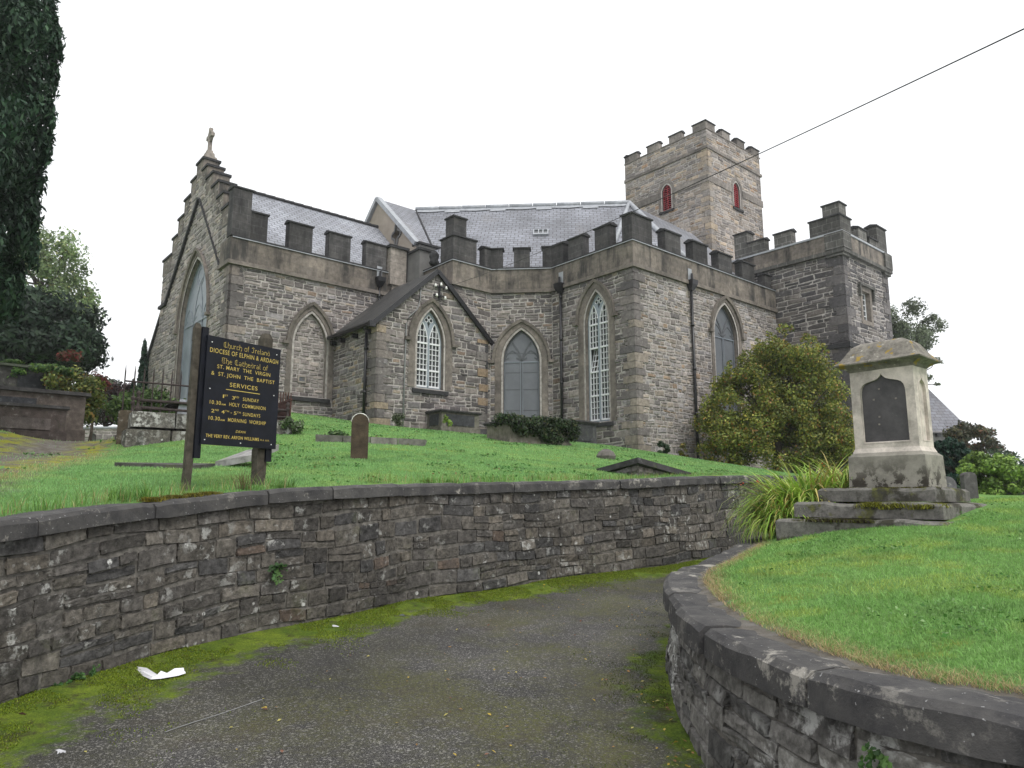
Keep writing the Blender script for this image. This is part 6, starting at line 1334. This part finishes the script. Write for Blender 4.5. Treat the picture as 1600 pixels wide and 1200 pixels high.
blades('lawn_grass', x, y, zR, r.uniform(.010, .034, len(x)) * (.6 + .8 * fbm(x * 1.5, y * 1.5, 8)), np.interp(y, [2, 6, 12], [.0026, .005, .008]), lawn_cols(x, y, r, dry), M['grassblade'], 2.2, 1)
xs, ys = [], []
for n, y0, y1, x0, x1 in ((90000, 5.2, 9, -8, 1.5), (130000, 9, 14, -12, 6), (150000, 14, 28, -15, 9)):
    x, y = scatter(n, x0, x1, y0, y1, r, lambda x, y: (CL.dist(x, y) < -.3) & in_view(x, y)); xs.append(x); ys.append(y)
x, y = np.concatenate(xs), np.concatenate(ys); pd_ = path_d(x, y); k = (pd_ > 1.15 + .6 * (fbm(x * 1.2, y * 1.2, 4) - .5)) | (r.uniform(0, 1, len(x)) < .04); x, y = x[k], y[k]
uu = (x - C0[0]) * Rv[0] + (y - C0[1]) * Rv[1]; vv = (x - C0[0]) * Lv[0] + (y - C0[1]) * Lv[1]
k = ~(((vv > -.05) & (uu > -.05)) | ((uu + vv > 4.2) & (uu > -2)) | ((vv > 5.85) & (uu > -7.2)) | ((vv > 9.15) & (uu > -11.4))); x, y = x[k], y[k]
dry = np.clip(1.2 - np.abs(path_d(x, y) - 1.1) / .5, 0, .8) * (r.uniform(0, 1, len(x)) < .5) * (x < -4.5)
blades('churchyard_grass', x, y, lawn_z, np.interp(y, [6, 12, 26], [.024, .027, .035]) * r.uniform(.5, 1.3, len(x)), np.interp(y, [5, 10, 16, 28], [.005, .008, .013, .022]), lawn_cols(x, y, r, dry, ((.225, .40, .145), (.165, .33, .115), (.27, .40, .135))), M['grassblade'], .8, 2)
# long fringe against the coping
q = r.uniform(0, CL.L, 5200); X_, Y_, Z_, NX, NY = CL.at(q); o_ = r.uniform(.30, .50, 5200); k = (fbm(q * .7, q * 0, 41) > .42) & (Y_ > 4.5) & (Y_ < 15); x, y = (X_ - NX * o_)[k], (Y_ - NY * o_)[k]
blades('grass_fringe', x, y, lawn_z, r.uniform(.05, .17, len(x)) * np.clip(1.7 - (y - 5) * .16, .25, 1.15), np.full(len(x), .006), lawn_cols(x, y, r, (r.uniform(0, 1, len(x)) < .22) * .8, ((.14, .27, .05), (.10, .21, .04), (.18, .26, .06))), M['grassblade'], .7, 3)
q = r.uniform(0, CR.L, 26000); X_, Y_, Z_, NX, NY = CR.at(q); o_ = .24 + np.abs(r.normal(0, .07, 26000)); k = (fbm(q * 1.1, q * 0, 45) > .38) & (Y_ < 11); x, y = (X_ - NX * o_)[k], (Y_ - NY * o_)[k]
blades('dry_grass_fringe', x, y, zR, r.uniform(.008, .035, len(x)), np.full(len(x), .0028), lawn_cols(x, y, r, (r.uniform(0, 1, len(x)) < .8) * .95), M['grassblade'], 4.0, 4)
# broad-leaved weeds and a few dead leaves in the turf
def weeds(name, cx, cy, zf, per, spread, size, seed, pal):
    r = np.random.default_rng(seed); x = np.repeat(cx, per) + r.normal(0, spread, len(cx) * per); y = np.repeat(cy, per) + r.normal(0, spread, len(cx) * per)
    pos = np.stack([x, y, zf(x, y) + r.uniform(.012, .035, len(x))], 1); nr = np.tile(np.array([0, 0, 1.0]), (len(x), 1)) + r.normal(0, .45, (len(x), 3))
    return tag(leaf_mesh(name, pos, nr, size, .8, pal_cols(len(x), pal, r, .35), M['leaf'], None, seed), kind='stuff')
r = np.random.default_rng(171); x, y = scatter(900, 1.2, 9, 2, 10, r, lambda x, y: (CR.dist(x, y) < -.5) & in_view(x, y) & (fbm(x * 1.3, y * 1.3, 61) > .55)); weeds('lawn_weeds', x[:110], y[:110], zR, 12, .05, .016, 172, [((.06, .17, .03), 4), ((.10, .22, .05), 3), ((.22, .34, .14), 1)])
x, y = scatter(2500, -9, 6, 8, 25, r, lambda x, y: (CL.dist(x, y) < -.6) & in_view(x, y) & (fbm(x * .6, y * .6, 63) > .52) & (y + .35 * x < 24)); weeds('churchyard_weeds', x[:260], y[:260], lawn_z, 14, .12, .035, 173, [((.07, .19, .045), 4), ((.11, .22, .06), 3), ((.16, .12, .05), .7)])
# grass tufts
def tuft(name, label, base, n, h, spread, cols, seed, wd=.006, lean=.8, cat='plant', group=None):
    r = np.random.default_rng(seed); a = r.uniform(0, 2 * math.pi, n); rr = spread * np.sqrt(r.uniform(0, 1, n)); x, y = base[0] + rr * np.cos(a), base[1] + rr * np.sin(a)
    o = blades(name, x, y, lambda x, y: np.full(len(x), base[2]), h * r.uniform(.4, 1.1, n), np.full(n, wd), np.array(cols)[r.integers(0, len(cols), n)] * r.uniform(.7, 1.3, n)[:, None], M['grassblade'], lean, seed, None); return tag(o, label, cat, group)
GR = ((.07, .17, .025), (.10, .22, .03), (.05, .12, .02)); RB = ((.07, .17, .025), (.16, .12, .04), (.10, .2, .03))
for k, (px, py, h_, sp, lab, pal) in enumerate(((262, 762, .2, .16, 'long grass tuft at the foot of the left notice board post', GR), (470, 752, .13, .12, 'dark grass tuft right of the notice board beside the coping', GR), (690, 752, .14, .06, 'reddish grass tuft by the coping below the porch', RB), (727, 752, .12, .08, 'green grass tuft by the coping right of the reddish one', GR), (408, 800, .3, .035, 'dry seeding weed standing on the long wall under the notice board', ((.2, .15, .08), (.16, .1, .06))), (1150, 738, .1, .12, 'short brown grass where the long wall ends', RB))):
    s_ = int(np.argmin([abs(proj_ - px) for proj_ in [800 + FPX * x / (y * math.cos(PITCH) + (z - EYE) * math.sin(PITCH)) for x, y, z in WL]])); b_ = WL[s_]; nx, ny = CL.N[min(s_, len(CL.N) - 1)]
    tuft('grass_tuft', lab, (b_[0] - nx * .42, b_[1] - ny * .42, b_[2] - .05), 190 if sp > .04 else 60, h_, sp, pal, 90 + k, .006)
# moss on coping and at the wall foot, moss tufts on the drive
r = np.random.default_rng(81); n = 230000; q = r.uniform(0, CL.L, n); X_, Y_, Z_, NX, NY = CL.at(q); o_ = np.abs(r.normal(0, .5, n)) * np.interp(Y_, [2, 5, 9, 12], [1.25, 1.1, .8, .6]) + .03; x, y = X_ + NX * o_, Y_ + NY * o_
k = (Y_ > 3.5) & (Y_ < 13.5) & (fbm(x * 2.6, y * 2.6, 51) + .25 * np.clip(.5 - o_, -.6, .5) > .47) & (CR.dist(x, y) > .1); x, y = x[k], y[k]; road_z = lambda x, y: ROAD(x, y) + .03 * (fbm(x * .7, y * .7, 2) - .5)
rz2 = lambda x, y: road_z(x, y) + .05 * np.exp(-(np.abs(CL.dist(x, y)) / .35) ** 2)
c = pal_cols(len(x), [((.15, .21, .014), 4), ((.21, .26, .02), 3), ((.09, .14, .012), 3), ((.11, .085, .03), .6)], r, .35)
blades('road_moss', x, y, rz2, r.uniform(.003, .013, len(x)), r.uniform(.004, .009, len(x)), c, M['grassblade'], 1.5, 5)
n = 60000; q = r.uniform(0, CR.L, n); X_, Y_, Z_, NX, NY = CR.at(q); o_ = np.abs(r.normal(0, .4, n)) + .1; x, y = X_ + NX * o_, Y_ + NY * o_; k = (Y_ > 3.4) & (Y_ < 9) & (fbm(x * 2.2, y * 2.2, 55) > .5); x, y = x[k], y[k]
blades('garden_wall_moss', x, y, rz2, r.uniform(.003, .012, len(x)), r.uniform(.004, .008, len(x)), pal_cols(len(x), [((.055, .085, .012), 4), ((.085, .11, .015), 3), ((.05, .045, .02), 2)], r, .35), M['grassblade'], 1.5, 6)
# moss cushion on coping near the board
def moss_pad(label, pts, h_, seed, col=((.20, .17, .02), (.13, .13, .02), (.10, .08, .02)), n=2500):
    r = np.random.default_rng(seed); P = np.array(pts); i = r.integers(0, len(P), n); x = P[i, 0] + r.normal(0, P[i, 3] * .5); y = P[i, 1] + r.normal(0, P[i, 3] * .5); z = P[i, 2]
    o = blades('moss_cushion', x, y, lambda a, b: z, h_ * r.uniform(.4, 1, n), np.full(n, .009), np.array(col)[r.integers(0, len(col), n)] * r.uniform(.6, 1.3, n)[:, None], M['grassblade'], 2.6, seed, None); return tag(o, label, 'moss')
s_ = [i for i in range(len(WL)) if -3.05 < WL[i][0] < -2.75 and WL[i][1] > 6]; moss_pad('golden moss cushion on the long wall coping below the notice board', [(WL[i][0] - CL.N[i][0] * .12, WL[i][1] - CL.N[i][1] * .12, WL[i][2] - .005, .09) for i in s_], .04, 101)
moss_pad('bright yellow green moss on the middle step of the pedestal monument', [(*FM(a, -.52 + .1 * random.random(), -.19 - .05 * random.random())[:3], .10) for a in np.linspace(-.22, .5, 12)], .05, 102, ((.26, .27, .025), (.19, .20, .02), (.05, .045, .015)), 8000)
moss_pad('dark moss on the bottom step of the pedestal monument', [(*FM(a, -.76, -.37)[:3], .09) for a in np.linspace(.35, .95, 8)], .04, 103, ((.10, .11, .02), (.05, .04, .02), (.03, .02, .015)), 1800)
moss_pad('thin strip of moss under the plinth of the pedestal monument', [(*FM(a, -.12, -.01)[:3], .05) for a in np.linspace(-.1, 1.0, 9)], .025, 104, ((.14, .14, .02), (.07, .06, .02)), 1500)
# montbretia clump: long arching straps
def straps(name, label, c, rad, n, L_, seed, pal, cat='plant', wd=.012, thing_=None):
    r = np.random.default_rng(seed); V = []; F = []; C = []; ns = 6
    for i in range(n):
        a = r.uniform(0, 2 * math.pi); q = rad * math.sqrt(r.uniform(0, 1)); bx_, by_ = c[0] + q * math.cos(a) * 1.1, c[1] + q * math.sin(a); b = a + r.normal(0, .7); l = L_ * r.uniform(.55, 1.1); el = r.uniform(.75, 1.45); col = np.array(pal[r.integers(0, len(pal))]) * r.uniform(.75, 1.25); p = np.array([bx_, by_, c[2] - .05]); base = len(V)
        side = np.array([-math.sin(b), math.cos(b), 0]); e = el; bend = r.uniform(.12, .42)
        for k in range(ns + 1):
            f = k / ns; w_ = wd * (1 - f ** 2.2) * r.uniform(.95, 1.05) + .0012
            V += [p - side * w_ / 2, p + side * w_ / 2]; C += [col * (1.0 if f < .85 else 1.1)] * 2
            p = p + np.array([math.cos(b) * math.cos(e), math.sin(b) * math.cos(e), math.sin(e)]) * l / ns; e -= bend * (1 + f)
        for k in range(ns): F.append((base + 2 * k, base + 2 * k + 1, base + 2 * k + 3, base + 2 * k + 2))
    o = mesh_np(name, np.array(V), np.array(F), np.array(C), M['grassblade'], thing_); return o if thing_ else tag(o, label, cat)
mq = mc + Lv * 1.58 + Rv * .3; mq[2] = zr(mq[0], mq[1])
mt = thing('montbretia', 'large clump of arching strap-leaved montbretia spilling over the wall beside the monument steps', 'plant', tuple(mq))
PMt = ((.34, .52, .07), (.42, .58, .10), (.25, .42, .06), (.52, .58, .18), (.46, .38, .12), (.18, .32, .05))
straps('foliage', None, mq + np.array([.1, .1, .08]), .34, 1300, 1.12, 111, PMt, thing_=mt, wd=.027); straps('foliage', None, mc + Lv * 1.2 + Rv * .8 + np.array([0, 0, -.2]), .28, 800, 1.0, 112, PMt, thing_=mt, wd=.026); 
q = mq - np.array([.28, .12, .05]); straps('foliage', None, q, .22, 1000, .85, 113, PMt, thing_=mt, wd=.025)
g = G(); rnd = random.Random(5)
for px, py in ((1160, 758), (1183, 752), (1286, 727)):
    p = spot(px, py, 8.9 + rnd.uniform(-.2, .2)); g.tube([mq + np.array([rnd.uniform(-.1, .1), 0, .1]), (mq + p) / 2 + np.array([0, 0, .12]), p], .003, 4, 0, (.12, .08, .03))
    for k in range(3): g.lathe(tuple(p + np.array([rnd.uniform(-.02, .02), 0, rnd.uniform(-.02, .02)])), [(.002, 0), (.007, .005), (.003, .013)], 6, 1)
M['flower'] = m_plain('flower', (.6, .06, .02), .6, .1); g.build('flower_stem', [M['rust'], M['flower']], mt)
# ferns and weeds in the walls
def rosette(name, label, p, nrm, n, L_, seed, pal):
    r = np.random.default_rng(seed); pos = []; nn_ = []; cols = []; nrm = np.array(nrm, float)
    for i in range(n):
        a = r.uniform(0, 2 * math.pi); t = np.array([-nrm[1], nrm[0], 0]) * math.cos(a) + np.array([0, 0, 1]) * math.sin(a) + nrm * r.uniform(.3, 1.0); t /= np.linalg.norm(t); c = np.array(pal[r.integers(0, len(pal))]) * r.uniform(.7, 1.3)
        for k in range(7): pos.append(np.array(p) + t * L_ * (k + 1) / 7 + np.array([0, 0, -.35 * L_ * ((k + 1) / 7) ** 2]) + r.normal(0, .004, 3)); nn_.append(np.array([0, 0, 1]) + nrm + r.normal(0, .4, 3)); cols.append(c)
    return tag(leaf_mesh(name, np.array(pos), np.array(nn_), L_ * .26, .7, np.array(cols), M['leaf'], None, seed), label, 'plant')
def near_curve(C, px, hz):
    best = min(range(len(C.A)), key=lambda i: abs(800 + FPX * (C.A[i][0] + C.N[i][0] * .05) / (C.A[i][1] * math.cos(PITCH) + (hz - EYE) * math.sin(PITCH)) - px) if C.A[i][1] > 1 and (C is CL or C.A[i][1] < 6.3) else 1e9); return C.A[best], C.N[best]
for k, (C, px, hz, L_, n, lab) in enumerate(((CL, 440, .98, .11, 16, 'small green weed growing from a hole in the long wall'), (CR, 1355, .72, .07, 14, 'small moss fern under the joint of the garden wall coping'), (CR, 1500, .66, .10, 16, 'dark fern growing from the garden wall at lower right'),
        (CL, 112, .33, .09, 14, 'leafy weed at the foot of the long wall near the left edge'), (CL, 145, .36, .06, 12, 'tiny weed at the foot of the long wall right of the leafy one'), (CL, 95, .31, .05, 12, 'small dark weed at the foot of the long wall nearest the left edge'))):
    a, nn_ = near_curve(C, px, hz); rosette('wall_fern' if C is CR else 'wall_weed', lab, (a[0] + nn_[0] * .07, a[1] + nn_[1] * .07, hz), (nn_[0], nn_[1], 0), n, L_, 120 + k, ((.05, .12, .03), (.08, .16, .04), (.03, .07, .02)))
# ------------------------------------------------------------------ litter
def road_hit(px, py): return hit(px, py, road_z, 2.5, 16)
a, b, c_, d_ = road_hit(208, 1052), road_hit(240, 1064), road_hit(262, 1062), road_hit(288, 1056)
g = G(); V = []; rnd = random.Random(4); pts = [a, (a + b) / 2, b, (b + c_) / 2, c_, (c_ + d_) / 2, d_]; ww = (.018, .022, .028, .028, .03, .034, .02)
for i, p in enumerate(pts):
    t = pts[min(i + 1, 6)] - pts[max(i - 1, 0)]; n_ = np.array([-t[1], t[0], 0]); n_ /= np.linalg.norm(n_)
    for k, (o, h) in enumerate(((-1, .005), (-.4, .03), (.2, .018), (1, .04))): V.append(tuple(p + n_ * ww[i] * o + np.array([0, 0, .012 + h * rnd.uniform(.5, 1.3)])))
g.add(V, [(i * 4 + k, i * 4 + k + 1, (i + 1) * 4 + k + 1, (i + 1) * 4 + k) for i in range(6) for k in range(3)]); pp = g.build('paper_scrap', M['paper'], None); tag(pp, 'long crumpled white paper strip lying on the moss at lower left', 'litter')
for k, (px, py, s_, m_, lab) in enumerate(((523, 983, .05, 'paper', 'crushed white and dark wrapper on the moss by the long wall'), (629, 966, .03, 'sheet', 'small bluish scrap of litter on the moss'), (91, 1184, .025, 'paper', 'tiny white scrap at the bottom left of the drive'), (34, 1126, .03, 'rust', 'reddish brown leaf or scrap on the moss at far left'))):
    p = road_hit(px, py); g = G(); rnd = random.Random(k); V = [tuple(p + np.array([rnd.uniform(-1, 1) * s_ * 1.3, rnd.uniform(-1, 1) * s_ * .6, .012 + rnd.uniform(0, .025)])) for _ in range(7)]; ctr = tuple(p + np.array([0, 0, .04]))
    V.sort(key=lambda v: math.atan2(v[1] - p[1], v[0] - p[0])); g.add([ctr] + V, [(0, i + 1, (i + 1) % 7 + 1) for i in range(7)]); o = g.build('litter', M[m_], None); tag(o, lab, 'litter')
a, b = road_hit(258, 1150), road_hit(410, 1097); g = G(); g.tube([tuple(a + (b - a) * k / 8 + np.array([0, .012 * math.sin(k), .008])) for k in range(9)], .0026, 6, 0); st = g.build('wire', M['grey_pipe'], None); tag(st, 'thin grey wire lying on the drive at lower left', 'wire')
# fallen leaves
r = np.random.default_rng(131); n = 260; q = r.uniform(0, 1, n); y = 3.6 + 8 * q ** 1.3; x = np.interp(y, [3.5, 12], [-3, 1.5]) + r.uniform(0, 1, n) * np.interp(y, [3.5, 12], [4.3, 1.3]); k = (CL.dist(x, y) > .05) & (CR.dist(x, y) > .12); x, y = x[k], y[k]
x = np.concatenate([x, 1.02 + r.normal(0, .09, 60)]); y = np.concatenate([y, r.uniform(3.9, 5.4, 60)]); k = CR.dist(x, y) > .12; x, y = x[k], y[k]
pos = np.stack([x, y, rz2(x, y) + .012], 1); nr_ = np.tile(np.array([0, 0, 1.0]), (len(x), 1)) + r.normal(0, .25, (len(x), 3))
tag(leaf_mesh('fallen_leaves', pos, nr_, .017, .8, pal_cols(len(x), [((.42, .30, .05), 3), ((.30, .17, .06), 3), ((.17, .08, .05), 2), ((.45, .40, .12), 2)], r, .3), M['leaf'], None, 9), kind='stuff')
# ------------------------------------------------------------------ thin morning mist
g = G(); x0, x1, y0, y1, z0, z1 = -95, 95, -25, 190, -3, 32
g.hexa([(x, y, z) for z in (z0, z1) for x, y in ((x0, y0), (x1, y0), (x1, y1), (x0, y1))])
hz_ = bpy.data.materials.new('haze'); hz_.use_nodes = True; t_ = hz_.node_tree; t_.nodes.clear(); o_ = t_.nodes.new('ShaderNodeOutputMaterial'); v_ = t_.nodes.new('ShaderNodeVolumePrincipled')
v_.inputs['Color'].default_value = (.93, .95, .97, 1); v_.inputs['Density'].default_value = .0006; v_.inputs['Anisotropy'].default_value = .2; t_.links.new(v_.outputs[0], o_.inputs['Volume'])
tag(g.build('haze', hz_, None), kind='stuff')

GROUPS = {'fallen_slab': 'grave slabs lying in the churchyard grass', 'headstone': 'headstones in the churchyard', 'litter': 'small litter on the drive', 'wall_weed': 'weeds growing from the long wall', 'wall_fern': 'ferns growing from the garden wall',
          'grass_tuft': 'grass tufts along the long wall', 'moss_cushion': 'moss cushions on stone', 'chest_tomb': 'chest tombs round the church', 'table_tomb': 'table tombs left of the path', 'small_plant': 'small plants round the church', 'conifer': 'thin conifers beside the church'}
for o in bpy.data.objects:
    if o.parent is None and o.name.split('.')[0] in GROUPS: o['group'] = GROUPS[o.name.split('.')[0]]
